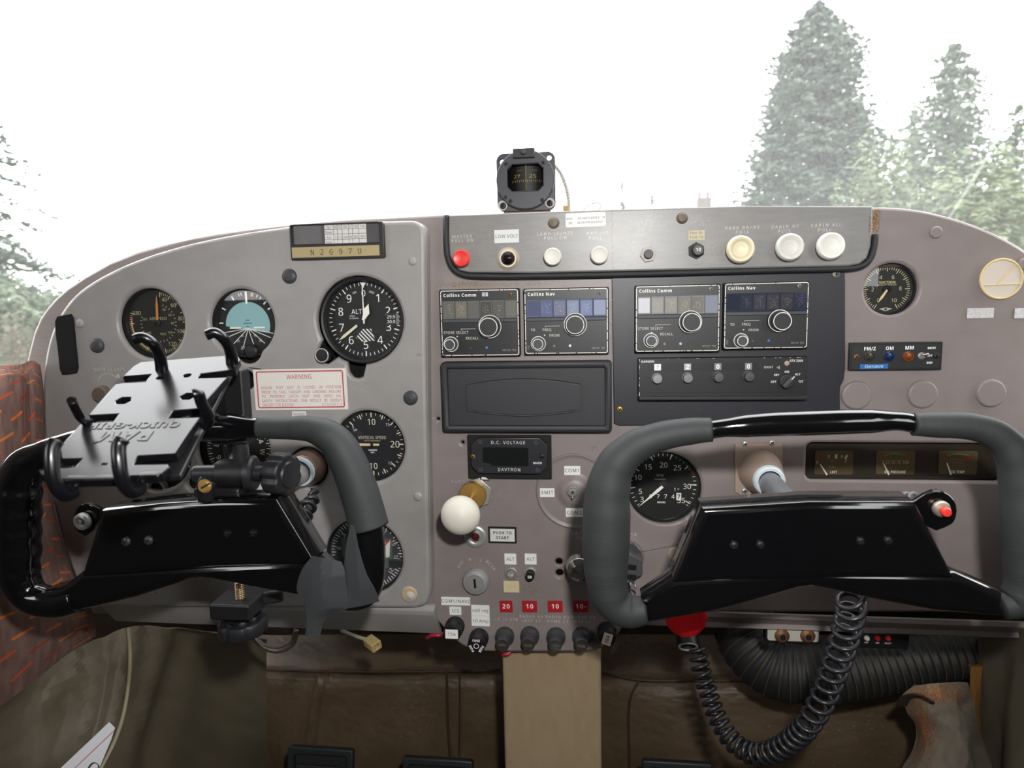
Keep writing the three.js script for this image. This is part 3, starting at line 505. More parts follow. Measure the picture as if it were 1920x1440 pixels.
// ---------------------------------------------------------------- round instruments
// zf: depth of the surrounding panel face; the dial lies `deep` behind it
function gauge(name, label, px, py, rpx, zf, deep, draw, { res = 3.2, glassy = true, dark = M.blackMatte, ring = 0.05, behind = 0 } = {}) {
  const zd = zf - deep, o = at(px, py, zf), q = metre(px, py, zf), r = rpx * q, t = thing(name, label, 'gauge', V(o.x, o.y, zd - 0.001));
  const wall = zf - 0.0085 - zd;      // up to the back of the panel sheet
  part(t, 'case', lathe([[0, -0.003 - behind], [r * 1.10, -0.003 - behind], [r * 1.10, wall], [r * 1.02, wall], [r * 1.02, 0.0004], [0, 0.0004]], 56), dark, V(o.x, o.y, zd));
  const c = printed(rpx * 2, rpx * 2, res, (x, w) => { x.fillStyle = '#141414'; x.fillRect(0, 0, w, w); x.translate(w / 2, w / 2); x.scale(w / 200, w / 200); draw(x); });
  const g = new THREE.CircleGeometry(r * 1.0, 56); g.translate(0, 0, 0.0006); toCell(g, c, -r, -r, r, r);
  part(t, 'dial', g, pageMat(c.p, 'dial'), V(o.x, o.y, zd));
  if (glassy) part(t, 'glass', new THREE.CircleGeometry(r * 1.015, 48), M.glass, V(o.x, o.y, zd + wall - 0.0005));
  return { t, o: V(o.x, o.y, zd), r, q };
}
const ticks = (x, n, a0, a1, r0, r1, w, color, skip) => { x.strokeStyle = color; x.lineWidth = w; for (let i = 0; i <= n; i++) { if (skip && skip(i)) continue; const a = deg(a0 + (a1 - a0) * i / n - 90); x.beginPath(); x.moveTo(r0 * Math.cos(a), r0 * Math.sin(a)); x.lineTo(r1 * Math.cos(a), r1 * Math.sin(a)); x.stroke(); } };
const arcOf = (x, a0, a1, r, w, color) => { x.strokeStyle = color; x.lineWidth = w; x.beginPath(); x.arc(0, 0, r, deg(a0 - 90), deg(a1 - 90)); x.stroke(); };
const num = (x, s, a, r, size, o = {}) => txt(x, s, r * Math.sin(deg(a)), -r * Math.cos(deg(a)), size, { color: '#e9e6da', ...o, turn: o.radial ? deg(a) : 0 });
function hand(gg, name, shape, mat, angle, lift = 0.0022, label) { const g = plate(new THREE.Shape(shape.map(([a, b]) => new THREE.Vector2(a * gg.r, b * gg.r))), 0.0006, 0); return part(gg.t, name, g, mat, gg.o.clone().add(V(0, 0, lift)), label, [0, 0, -deg(angle)]); }
const hubCap = (gg, k, mat = M.black) => part(gg.t, 'needle_hub', lathe([[gg.r * k, 0], [gg.r * k, 0.0018], [0, 0.0022]], 20), mat, gg.o.clone().add(V(0, 0, 0.001)));

const DEEP = 0.0135, Y0 = '#cbbd8f';
{ // airspeed
  const g = gauge('airspeed_indicator', 'black airspeed indicator with cream numerals and a yellow arc', 283, 607, 58, ZP, DEEP, (x) => {
    fill(x, '#1a1c1a', 200, 200); x.fillStyle = '#1a1c1a'; x.fillRect(-100, -100, 200, 200);
    arcOf(x, 28, 50, 93, 3, '#d8d4c4'); arcOf(x, 205, 275, 88, 5, '#c79a3a'); arcOf(x, 275, 281, 88, 6, '#c83a2a');
    ticks(x, 70, 8, 290, 95, 86, 1.6, Y0); ticks(x, 14, 8, 290, 95, 80, 3, Y0);
    for (const [s, a] of [['40', 20], ['60', 45], ['80', 80], ['100', 110], ['120', 148], ['140', 203], ['160', 245], ['180', 295]]) num(x, s, a, 76, 17, { color: Y0 });
    ticks(x, 24, 20, 290, 60, 54, 2, Y0); for (const [s, a] of [['40', 28], ['60', 60], ['80', 92], ['100', 130], ['140', 230], ['160', 285]]) num(x, s, a, 46, 10, { color: Y0 });
    txt(x, 'AIRSPEED', 0, -14, 13, { color: Y0 }); txt(x, 'MPH', 0, 4, 9, { color: Y0 }); txt(x, 'TRUE', 12, 34, 9, { color: Y0 });
  });
  hand(g, 'needle', [[-0.03, -0.05], [-0.035, 0.55], [0, 0.84], [0.035, 0.55], [0.03, -0.05]], std('#c98a4a', 0.5), 3, 0.0022, 'orange needle'); hubCap(g, 0.1);
}
{ // attitude
  const g = gauge('attitude_indicator', 'attitude indicator with pale blue sky half and white wing bars', 453, 606, 57, ZP, DEEP, (x) => {
    x.fillStyle = '#131415'; x.fillRect(-100, -100, 200, 200); x.save(); x.beginPath(); x.arc(0, 8, 74, 0, 7); x.clip(); x.save(); x.rotate(0.16); x.fillStyle = '#8fb9bd'; x.fillRect(-120, -120, 240, 142); x.fillStyle = '#1d1e20'; x.fillRect(-120, 22, 240, 140); x.restore(); x.restore();
    ticks(x, 1, -90, -90, 96, 82, 4, '#eee'); ticks(x, 1, -60, -60, 96, 82, 4, '#eee'); ticks(x, 1, -30, -30, 96, 82, 5, '#eee'); ticks(x, 1, -15, -10, 96, 86, 2.5, '#eee'); ticks(x, 1, 0, 0, 98, 60, 7, '#f4f4f0'); ticks(x, 1, 12, 14, 96, 84, 6, '#c9a03a'); ticks(x, 1, 24, 32, 96, 86, 3, '#eee'); ticks(x, 1, 45, 60, 94, 80, 5, '#eee');
    x.strokeStyle = '#e2e2dc'; x.lineWidth = 2.6; for (const a of [-78, -62, -38, -14, 12, 38, 60, 74]) { x.beginPath(); x.moveTo(0, 18); x.lineTo(Math.sin(deg(a)) * 86, 18 + Math.cos(deg(a)) * 62); x.stroke(); }
    for (const [s, a, b] of [['10', -22, 42], ['10', 22, 42], ['20', -36, 58], ['20', 38, 58]]) txt(x, s, a, b, 9, { color: '#eee' });
    x.strokeStyle = '#2c3a3c'; x.lineWidth = 2; x.beginPath(); x.moveTo(-14, 2); x.lineTo(14, 2); x.moveTo(-6, -8); x.lineTo(6, -8); x.moveTo(-6, 12); x.lineTo(6, 12); x.stroke();
    txt(x, 'Aircraft', -2, 80, 15, { color: '#d8d8d4', font: 'serif' });
  });
  for (const s of [-1, 1]) part(g.t, 'wing_bar', new THREE.BoxGeometry(g.r * 0.36, g.r * 0.055, 0.0008), M.needle, g.o.clone().add(V(s * g.r * 0.40, -g.r * 0.16, 0.0024)), 'white wing bar');
  part(g.t, 'caging_knob', lathe([[g.r * 0.22, 0], [g.r * 0.22, 0.006], [g.r * 0.17, 0.0075], [0, 0.0078]], 24), M.black, V(at(464, 660, ZP).x, at(464, 660, ZP).y, g.o.z + 0.001));
}
{ // altimeter
  const g = gauge('altimeter', 'large black altimeter with white numerals and crosshatched sector', 676, 600, 73, ZP, DEEP, (x) => {
    x.fillStyle = '#121313'; x.fillRect(-100, -100, 200, 200); ticks(x, 50, 0, 360, 93, 85, 1.9, '#e8e8e4'); ticks(x, 10, 0, 360, 93, 80, 3.2, '#f0f0ec');
    for (let i = 0; i < 10; i++) num(x, String(i), i * 36, 65, i ? 28 : 22, { color: '#f0f0ec' });
    txt(x, 'ALT', -20, -20, 17, { color: '#f0f0ec' }); txt(x, 'RANGE', -32, -9, 4.5); txt(x, 'CALIBRATED', -28, -3, 4.5); txt(x, '100', -24, -68, 7, { turn: -0.35 }); txt(x, 'FEET', 22, -68, 7, { turn: 0.35 });
    x.fillStyle = '#f0f0ec'; x.beginPath(); x.moveTo(-9, -94); x.lineTo(9, -94); x.lineTo(0, -80); x.fill();
    x.fillStyle = '#1b1b1c'; x.fillRect(56, -15, 34, 30); txt(x, '29.9', 69, -5, 11); txt(x, '30.0', 69, 7, 11); ticks(x, 8, 82, 98, 90, 82, 1, '#ddd');
    x.save(); x.translate(0, 42); x.beginPath(); x.moveTo(-6, -18); x.lineTo(16, -18); x.lineTo(26, 12); x.lineTo(-12, 14); x.lineTo(-26, 4); x.clip(); x.rotate(-0.75); x.fillStyle = '#e0e0dc'; for (let i = -5; i < 6; i++) x.fillRect(i * 7.4 - 1.8, -40, 3.8, 80); x.restore();
  });
  hand(g, 'long_needle', [[-0.02, -0.1], [-0.014, 0.3], [-0.012, 0.86], [0.012, 0.86], [0.014, 0.3], [0.02, -0.1]], M.needle, 0, 0.003); hand(g, 'short_needle', [[-0.01, 0.16], [0.06, 0.24], [0.09, 0.1], [0.0, -0.02], [-0.03, 0.0]].map(([a, b]) => [a * 1.5, b * 1.7]), M.needle, 8, 0.0036);
  hand(g, 'cream_needle', [[-0.03, 0.24], [-0.035, 0.7], [0, 0.86], [0.035, 0.7], [0.03, 0.24]], std('#e0dcb8', 0.5), 233, 0.0022);
  hubCap(g, 0.06);
  const o = at(678, 601, ZP), q = metre(678, 601, ZP); part(g.t, 'bezel', lathe([[78.5 * q, -0.0055], [78.5 * q, -0.0012], [76 * q, 0.0002], [73 * q, -0.0005], [70.5 * q, -0.0045], [70.5 * q, -0.0055]], 64), M.plastic, V(o.x, o.y, ZP), 'black bezel ring');
  const k = at(610, 665, ZP); part(g.t, 'setting_knob', lathe([[13 * q, -0.006], [13 * q, 0.008], [12 * q, 0.0095], [0, 0.0097]], 28), M.black, V(k.x, k.y, ZP)); part(g.t, 'knob_ring', new THREE.TorusGeometry(12 * q, 0.0007, 8, 36), M.steel, V(k.x, k.y, ZP + 0.0094), 'bright ring on the setting knob');
}
{ // heading gyro, mostly behind the phone cradle
  gauge('heading_indicator', 'heading gyro with rotated white numerals behind the phone cradle arm', 437, 846, 65, ZP, DEEP, (x) => {
    x.fillStyle = '#171414'; x.fillRect(-100, -100, 200, 200); ticks(x, 72, 0, 360, 94, 86, 1.8, '#ddd'); ticks(x, 36, 0, 360, 94, 80, 2.6, '#e6e6e0');
    ['24', 'W', '30', '33', 'N', '3', '6', 'E', '12', '15', 'S', '21'].forEach((s, i) => num(x, s, 68 + i * 30, 68, 20, { radial: true }));
    x.fillStyle = '#c9b07a'; x.beginPath(); x.moveTo(0, -40); x.lineTo(9, 30); x.lineTo(-9, 30); x.fill();
  });
  gauge('turn_coordinator', 'dark turn instrument hidden beneath the phone cradle plate', 290, 850, 63, ZP, DEEP, (x) => {
    x.fillStyle = '#161616'; x.fillRect(-100, -100, 200, 200); ticks(x, 4, 60, 120, 92, 78, 4, '#ddd'); ticks(x, 4, -120, -60, 92, 78, 4, '#ddd'); txt(x, 'TURN', 0, -30, 13); x.fillStyle = '#d8d2c0'; x.fillRect(60, -6, 34, 14);
  });
}
{ // vertical speed
  const g = gauge('vertical_speed_indicator', 'black vertical speed indicator with large cream 20', 691, 838, 63, ZP, DEEP, (x) => {
    x.fillStyle = '#17181d'; x.fillRect(-100, -100, 200, 200); ticks(x, 40, -90, 270, 94, 86, 1.9, '#e8e2cc', (i) => Math.abs(i - 20) < 1); ticks(x, 8, -90, 90, 94, 80, 3.4, '#e8e2cc'); ticks(x, 8, 90, 270, 94, 80, 3.4, '#e8e2cc');
    num(x, '20', 90, 68, 27, { color: '#e0d9c0' }); num(x, '10', 0, 66, 24, { color: '#e0d9c0' }); num(x, '10', 180, 66, 24, { color: '#e0d9c0' }); num(x, '15', 40, 76, 12); num(x, '15', 138, 76, 12); num(x, '5', -48, 76, 12); num(x, '5', 228, 76, 12); txt(x, 'UP', -50, -42, 9); txt(x, 'DN', -50, 42, 9);
    txt(x, 'VERTICAL SPEED', 0, -20, 11.5, { color: '#ddd4b4' }); txt(x, '100 FEET PER MINUTE', 0, -10, 5, { color: '#ddd4b4' }); txt(x, 'GARWIN', 0, 18, 6.5, { bold: true }); txt(x, 'INC.', 0, 25, 6.5, { bold: true });
  });
  hand(g, 'needle', [[-0.03, -0.22], [-0.04, 0.5], [0, 0.82], [0.04, 0.5], [0.03, -0.22]], M.needleCream, 270, 0.0024); hubCap(g, 0.09);
}
{ // course indicator, lower right of the pilot's panel
  const g = gauge('course_indicator', 'grey ringed course indicator with red flags behind the loose tape', 681, 1045, 70, ZP, DEEP, (x) => {
    x.fillStyle = '#3c3d42'; x.fillRect(-100, -100, 200, 200); arcOf(x, 0, 360, 84, 28, '#6f7076'); ticks(x, 72, 0, 360, 97, 88, 2, '#eceae4'); ticks(x, 36, 0, 360, 97, 84, 2.4, '#eceae4');
    ['0', '3', '6', '9', '12', '15', '18', '21', '24', '27', '30', '33'].forEach((s, i) => num(x, s, 278 + i * 30, 78, 15, { radial: true }));
    x.fillStyle = '#55605a'; x.fillRect(-68, -40, 136, 80); x.fillStyle = '#c01f2a'; x.fillRect(-46, -52, 20, 20); x.fillRect(44, -34, 16, 14); x.fillStyle = '#dcdad2'; x.beginPath(); x.moveTo(50, -20); x.lineTo(64, -36); x.lineTo(60, 10); x.lineTo(48, 12); x.fill();
    x.fillStyle = '#dcdad2'; x.font = '12px sans-serif'; x.fillText('F', 48, -22);
    x.fillStyle = '#2f3034'; x.fillRect(-98, 14, 38, 22); x.fillRect(60, 16, 38, 22);
  });
  for (const s of [-1, 1]) part(g.t, 'side_tab', rbox(g.r * 0.4, g.r * 0.22, 0.003, 0.001), M.darkGrey, g.o.clone().add(V(s * g.r * 0.8, -g.r * 0.24, 0.003)));
}
{ // suction
  const g = gauge('suction_gauge', 'round suction gauge with cream numerals 2 to 10', 1672, 542, 49, 0, 0.0125, (x) => {
    x.fillStyle = '#1c1d1b'; x.fillRect(-100, -100, 200, 200); ticks(x, 50, -150, 150, 92, 80, 2.6, '#cfc49a'); ticks(x, 10, -150, 150, 92, 72, 3.4, '#cfc49a');
    for (const [s, a] of [['0', -146], ['2', -90], ['4', -26], ['6', 26], ['8', 88], ['10', 146]]) num(x, s, a, s === '10' ? 56 : 54, 21, { color: '#d8ca98' });
    txt(x, 'SUCTION', 2, -28, 15, { color: '#d8ca98', bold: true }); txt(x, 'INCHES OF MERCURY', 0, -17, 9, { color: '#d8ca98', sx: 0.9 }); x.fillStyle = '#b9b6ae'; x.beginPath(); x.moveTo(-26, 81); x.lineTo(0, 75); x.lineTo(26, 81); x.lineTo(0, 91); x.fill(); x.fillStyle = '#2a2a28'; x.beginPath(); x.arc(0, 83, 5, 0, 7); x.fill();
  }, { behind: 0.02 });
  hand(g, 'needle', [[-0.035, 0.04], [-0.05, 0.4], [0, 0.66], [0.05, 0.4], [0.035, 0.04]], M.needleCream, 213, 0.003); hubCap(g, 0.16, M.blackMatte);
}
{ // tachometer
  const g = gauge('tachometer', 'black tachometer with hours counter reading 0774', 1245, 916, 68, 0, 0.0125, (x) => {
    x.fillStyle = '#101010'; x.fillRect(-100, -100, 200, 200); ticks(x, 32, -130, 130, 94, 86, 1.8, '#eceae2'); ticks(x, 6, -95, 125, 94, 78, 3, '#eceae2'); arcOf(x, 18, 62, 92, 5, '#1f4a2c'); arcOf(x, 62, 70, 90, 9, '#7a1a1e');
    for (const [s, a, r] of [['3', -126, 72], ['5', -106, 66], ['10', -72, 74], ['15', -38, 68], ['20', 2, 60], ['25', 38, 66], ['30', 92, 68], ['35', 130, 68]]) num(x, s, a, r, 21, { color: '#eceae2' });
    txt(x, 'RPM', -8, -28, 10, { color: '#b9b6ae' }); txt(x, 'HUNDREDS', -8, -18, 6, { bold: true, color: '#b9b6ae' });
    x.fillStyle = '#080808'; x.fillRect(-44, 22, 96, 22); [...'0774'].forEach((s, i) => txt(x, s, -34 + i * 21, 33, 17)); x.fillStyle = '#e8e6df'; x.fillRect(38, 22, 14, 22); txt(x, '7', 45, 33, 17, { color: '#181818', bold: true }); txt(x, 'HOURS', -4, 50, 7, { bold: true }); txt(x, '1', 34, 12, 13); txt(x, '10', 43, 10, 6);
  }, { behind: 0.02 });
  hand(g, 'needle', [[-0.04, 0.02], [-0.045, 0.2], [0, 0.94], [0.045, 0.2], [0.04, 0.02]], M.needle, 228, 0.003); hubCap(g, 0.15, M.plastic);
}
{ // fuel and oil cluster behind one window
  const z = -0.0125, o = at(1690, 866, 0), a = at(1511, 828, 0), b = at(1882, 905, 0), W = b.x - a.x, H = a.y - b.y, t = thing('engine_gauge_cluster', 'dark window with fuel, oil pressure and oil temperature gauges', 'gauge', V(o.x, o.y, z));
  const C = V((a.x + b.x) / 2, (a.y + b.y) / 2, z), fr = rrect(W + 0.004, H + 0.004, 0.004); fr.holes.push(new THREE.Path(rrect(W, H, 0.004).getPoints(6)));
  part(t, 'housing', plate(fr, 0.005, 0), M.blackMatte, C); part(t, 'back_plate', new THREE.BoxGeometry(W + 0.004, H + 0.004, 0.002), std('#2a2116', 0.5), C.clone().add(V(0, 0, -0.001)));
  const face = (px, name, label, draw, needleA, nx) => {
    const r = printed(72, 48, 6, (x) => { fill(x, '#57482c', 72, 48); draw(x); }), q = metre(px, 866, z), g = plate(rrect(72 * q, 48 * q, 4 * q), 0.0012, 0, 1, 8); toCell(g, r, -36 * q, -24 * q, 36 * q, 24 * q);
    const p = V(at(px, 866, z).x, at(px, 867, z).y, z + 0.0001), f = part(t, name, g, pageMat(r.p, 'dial'), p, label);
    const n = new THREE.Mesh(plate(new THREE.Shape([[-1.6, 0], [-0.9, 25], [0.9, 25], [1.6, 0]].map(([u, v]) => new THREE.Vector2(u * q, v * q))), 0.0005, 0), M.needle); n.name = 'needle'; n.position.set(nx * q, -24 * q, 0.002); n.rotation.z = deg(needleA); f.add(n);
  };
  const gl = (s, x) => txt(x, s, 36, 43, 7.5, { bold: true, sx: 0.8, color: '#efece2' });
  face(1563, 'fuel_gauge', 'fuel gauge marked E and F', (x) => { txt(x, 'E', 5, 24, 9, { color: '#ddc9a0' }); txt(x, 'F', 58, 21, 9, { color: '#ddc9a0' }); txt(x, '1/2', 33, 20, 6, { color: '#a8936a' }); txt(x, 'FUEL', 33, 32, 6, { color: '#a8936a' }); x.fillStyle = '#a02820'; x.fillRect(4, 11, 5, 6); x.fillStyle = '#d9c69a'; x.fillRect(25, 8, 2, 6); x.fillRect(37, 7, 5, 9); x.fillRect(49, 9, 2, 5); x.save(); x.translate(58, 13); x.rotate(0.4); x.fillRect(-2, -5, 4, 9); x.restore(); gl('LEFT', x); }, 32, -13);
  face(1678, 'oil_pressure_gauge', 'oil pressure gauge marked 0 to 100', (x) => { x.strokeStyle = '#6b8a45'; x.lineWidth = 1.6; x.beginPath(); x.arc(36, 62, 56, deg(-118), deg(-72)); x.stroke(); x.fillStyle = '#a02820'; x.fillRect(8, 9, 4, 8); x.fillRect(59, 9, 5, 7); txt(x, '0 25 50 75 100', 36, 23, 9, { color: '#c4ae7c', sx: 0.86 }); gl('OIL PRESSURE', x); }, 26, -12);
  face(1795, 'oil_temperature_gauge', 'oil temperature gauge with red ends', (x) => { x.strokeStyle = '#6b8a45'; x.lineWidth = 2; x.beginPath(); x.arc(36, 62, 56, deg(-112), deg(-70)); x.stroke(); x.fillStyle = '#a02820'; x.fillRect(8, 10, 5, 9); x.fillRect(52, 12, 7, 8); txt(x, 'FAST RANGE', 36, 17, 5.5, { color: '#a05a40' }); txt(x, '100-245F', 36, 24, 5.5, { color: '#a05a40' }); gl('OIL TEMP', x); }, 20, -13);
  part(t, 'glass', new THREE.PlaneGeometry(W, H), M.glass, C.clone().add(V(0, 0, 0.0048)));
}

// ---------------------------------------------------------------- radios
function knob(t, name, px, py, z, rBase, hBase, rTop, hTop, { mat = M.plastic, rings = true, label, cap } = {}) {
  const o = at(px, py, z), q = metre(px, py, z), R = rBase * q, r = rTop * q;
  const k = part(t, name, lathe([[R, 0], [R, hBase * 0.8], [R * 0.94, hBase], [r, hBase], [r, hTop * 0.94], [r * 0.92, hTop], [0, hTop]], 40), mat, o, label);
  if (rings) for (const [n, rad, h] of [['lower_ring', R * 0.95, hBase], ['upper_ring', r * 0.93, hTop]]) { const m = new THREE.Mesh(new THREE.TorusGeometry(rad, 0.00045, 6, 44), M.white); m.name = n; m.position.z = h - 0.0001; k.add(m); }
  return k;
}
function radio(name, label, x0, y0, x1, y1, z, kind, look) {
  const w = x1 - x0, h = y1 - y0, px = (x0 + x1) / 2, py = (y0 + y1) / 2, D = 0.010, o = at(px, py, z + D), q = metre(px, py, z + D), t = thing(name, label, 'radio', V(o.x, o.y, z + 0.0002));
  part(t, 'body', frontBox(w * q, h * q, D, 0.0012), M.black, V(o.x, o.y, z + 0.0002));
  const zf = z + D + 0.0003;
  const dot = (x, a, b, r, c) => { x.fillStyle = c; x.beginPath(); x.arc(a, b, r, 0, 7); x.fill(); };
  sticker(t, 'front_face', px, py, w - 3, h - 3, zf, (x, W, H) => {
    fill(x, '#191a1d', W, H); x.strokeStyle = '#e4e0d4'; x.lineWidth = 1.6; x.beginPath(); x.roundRect(1.2, 1.2, W - 2.4, H - 2.4, 4); x.stroke();
    for (let i = 0; i < 34; i++) { x.fillStyle = '#191a1d'; const e = rnd(), side = rnd(); side < 0.25 ? x.fillRect(0, e * H, 2.2, rr(0.5, 2.5)) : side < 0.5 ? x.fillRect(W - 2.4, e * H, 2.4, rr(0.5, 2.5)) : side < 0.75 ? x.fillRect(e * W, 0, rr(0.5, 3), 2) : x.fillRect(e * W, H - 2.2, rr(0.5, 3), 2); }
    const c = '#d9d6ca'; txt(x, kind === 'comm' ? 'Collins Comm' : 'Collins Nav', 6, 9.3, 8.4, { color: '#f0eee8', bold: true, align: 'left', gap: 0.6 });
    if (look.chip) { x.fillStyle = '#b9b9bb'; x.fillRect(79, 5, 11, 7.5); x.fillStyle = '#8d8d92'; x.fillRect(83, 5, 3, 7.5); } else if (kind === 'comm') { x.strokeStyle = '#33343a'; x.lineWidth = 0.8; x.strokeRect(79, 5, 12, 7); }
    if (kind === 'comm') { txt(x, 'STORE SELECT', 4, 80 * H / 124, 6.9, { color: c, align: 'left', gap: 0.35 }); txt(x, 'RECALL', 46, 91 * H / 124, 6.9, { color: c, align: 'left', gap: 0.35 }); x.strokeStyle = c; x.lineWidth = 0.7; x.beginPath(); x.moveTo(38, 76 * H / 124); x.lineTo(38, 73 * H / 124); x.lineTo(66, 73 * H / 124); x.stroke(); dot(x, 30, 87 * H / 124, 1.3, c); txt(x, 'VHF-251 TSO', W - 6, H - 10, 5, { color: '#aaa79d', align: 'right', gap: 0.3, sx: 0.8 }); }
    else { txt(x, 'TO', 11, 78 * H / 124, 6.9, { color: c, align: 'left' }); txt(x, 'FREQ', 33, 78 * H / 124, 6.9, { color: c, align: 'left', gap: 0.35 }); txt(x, 'FROM', 46, 89 * H / 124, 6.9, { color: c, align: 'left', gap: 0.35 }); x.strokeStyle = c; x.lineWidth = 0.7; x.beginPath(); x.moveTo(39, 73 * H / 124); x.lineTo(39, 70.5 * H / 124); x.lineTo(66, 70.5 * H / 124); x.stroke(); dot(x, 37, 88 * H / 124, 1.3, c); txt(x, 'VIR-351 TSO', W - 6, H - 10, 5, { color: '#aaa79d', align: 'right', gap: 0.3, sx: 0.8 }); txt(x, 'OFF', 6, H - 13, 5.4, { color: '#8d8a80', turn: 1.57 }); }
    dot(x, 55, H - 15, 4, '#0a0a0b'); dot(x, 55, H - 15, 2.6, look.screw); dot(x, 85, H - 15, 3.4, '#0a0a0b'); dot(x, 85, H - 15, 2.6, look.led);
    x.fillStyle = '#0c0c0e'; x.fillRect(2.4, 54 * H / 124, W - 4.8, 2.2);
  }, { res: 4.6, kind: 'face', thick: 0.0005 });
  const wy = y0 + h * 0.30, wh = h * 0.27;
  sticker(t, 'display_window', px, wy, w - 9, wh, zf + 0.0006, (x, W, H) => {
    fill(x, look.win, W, H); const n = 6, cw = W / n;
    for (let i = 0; i < n; i++) { x.fillStyle = look.cells[i % look.cells.length]; x.fillRect(i * cw + 2, 3, cw - 3.5, H - 6); x.strokeStyle = '#2a2a30'; x.lineWidth = 0.4; x.strokeRect(i * cw + 1, 0, cw - 1, H); if (look.digits[i] !== ' ') txt(x, look.digits[i], i * cw + cw / 2 + 1, H / 2, 19, { color: look.ink, alpha: 0.14 }); if (look.digits[i] !== ' ') for (let k = 0; k < 26; k++) { x.fillStyle = look.ink; x.globalAlpha = 0.5; x.fillRect(i * cw + rr(5, cw - 4), rr(6, H - 7), rr(0.5, 1.2), rr(0.5, 1.2)); x.globalAlpha = 1; } }
  }, { res: 4.6, kind: 'gloss', thick: 0.0012, label: look.winLabel });
  part(t, 'display_ledge', frontBox((w - 9) * q, h * 0.05 * q, 0.0022, 0.0006), M.darkGrey, at(px, y0 + h * 0.465, zf));
  knob(t, 'tuning_knob', x0 + look.k1[0], y0 + look.k1[1], zf, 22, 0.006, 17.5, 0.016, { label: 'two-tier black tuning knob with pale rings' });
  knob(t, 'volume_knob', x0 + look.k2[0], y0 + look.k2[1], zf, 14, 0.004, 10, 0.011, { mat: M.darkGrey });
  screw(t, x1 - 17, y0 + 9, zf, 4.2, look.top ?? M.dullSteel);
  return t;
}
const blackPlate = (() => {
  const o = at(1364, 652, 0), t = thing('radio_plate', 'blue-black metal cover plate behind the paired radios', 'plate', V(o.x, o.y, 0.0004));
  const r = printed(438, 282, 2, (x, w, h) => { fill(x, '#24252c', w, h); for (let i = 0; i < 900; i++) { x.fillStyle = ['#2b2c34', '#1e1f25', '#33343d'][(rnd() * 3) | 0]; x.globalAlpha = 0.35; x.fillRect(rnd() * w, rnd() * h, rr(1, 10), rr(0.4, 1.4)); } x.globalAlpha = 1; for (let i = 0; i < 90; i++) { x.fillStyle = '#cfccc4'; x.globalAlpha = 0.7; rnd() < 0.5 ? x.fillRect(rr(0, 3), rnd() * h, rr(0.4, 1.6), rr(0.6, 3)) : x.fillRect(rnd() * w, rnd() * h, rr(0.4, 1.2), rr(0.4, 1.2)); } x.globalAlpha = 1; });
  const g = plate(outline([[1147, 516], [1170, 514], [1500, 508], [1582, 506], [1583, 530], [1583, 690], [1580, 712], [1574, 724], [1573, 740], [1574, 795], [1400, 796], [1160, 797], [1151, 793]], 0, o), 0.0026, 0.0006);
  toCell(g, r, at(1145, 652, 0).x - o.x, at(1364, 798, 0).y - o.y, at(1585, 652, 0).x - o.x, at(1364, 505, 0).y - o.y);
  part(t, 'plate_sheet', g, pageMat(r.p, 'face'), V(o.x, o.y, 0.0004));
  screw(t, 1567, 514, 0.003, 7.5, M.dullSteel); screw(t, 1162, 767, 0.003, 6, M.brass);
  return t;
})();
const GREY_CELLS = ['#6d6b66', '#7a766d', '#6a6a66', '#55544f', '#63625d', '#74756f'];
radio('comm_radio', 'comm radio with grey display window beside the blue-lit nav radio', 825, 543, 974, 668, 0, 'comm', { chip: true, win: '#6b6b68', cells: GREY_CELLS, digits: '12 57 ', ink: '#d8d2c0', led: '#3f6fa0', screw: '#3a3632', k1: [95, 69], k2: [22, 102], top: M.rustScrew, winLabel: 'grey dusty frequency window' });
radio('nav_radio', 'nav radio with bright blue display window above the black cover', 982, 540, 1141, 665, 0, 'nav', { win: '#666d84', cells: ['#5c617a', '#6a7190', '#7f8092', '#8f98ae', '#848fae', '#9ca4ba'], digits: ' 1128 ', ink: '#dfe0e8', led: '#c9d6e6', screw: '#6b655c', k1: [97, 68], k2: [28, 104], chip: false, winLabel: 'blue frequency window' });
radio('comm_radio', 'comm radio with silvery white display window on the black plate', 1190, 533, 1350, 662, 0.0032, 'comm', { win: '#8c8d93', cells: ['#d9dade', '#a3a19c', '#9d9a92', '#8b8880', '#7f7d78', '#8f93a2'], digits: ' 1190 ', ink: '#eeeadd', led: '#b9bcc2', screw: '#8d7a68', k1: [103, 70], k2: [30, 105], winLabel: 'silvery frequency window' });
radio('nav_radio', 'nav radio with dark blue display window on the black plate', 1356, 527, 1516, 657, 0.0032, 'nav', { win: '#36394a', cells: ['#313544', '#383c4a', '#45454e', '#44444a', '#414146', '#323648'], digits: ' 11395', ink: '#c9c4b0', led: '#3a6ab8', screw: '#4a443c', k1: [103, 74], k2: [32, 111], winLabel: 'dark blue frequency window' });
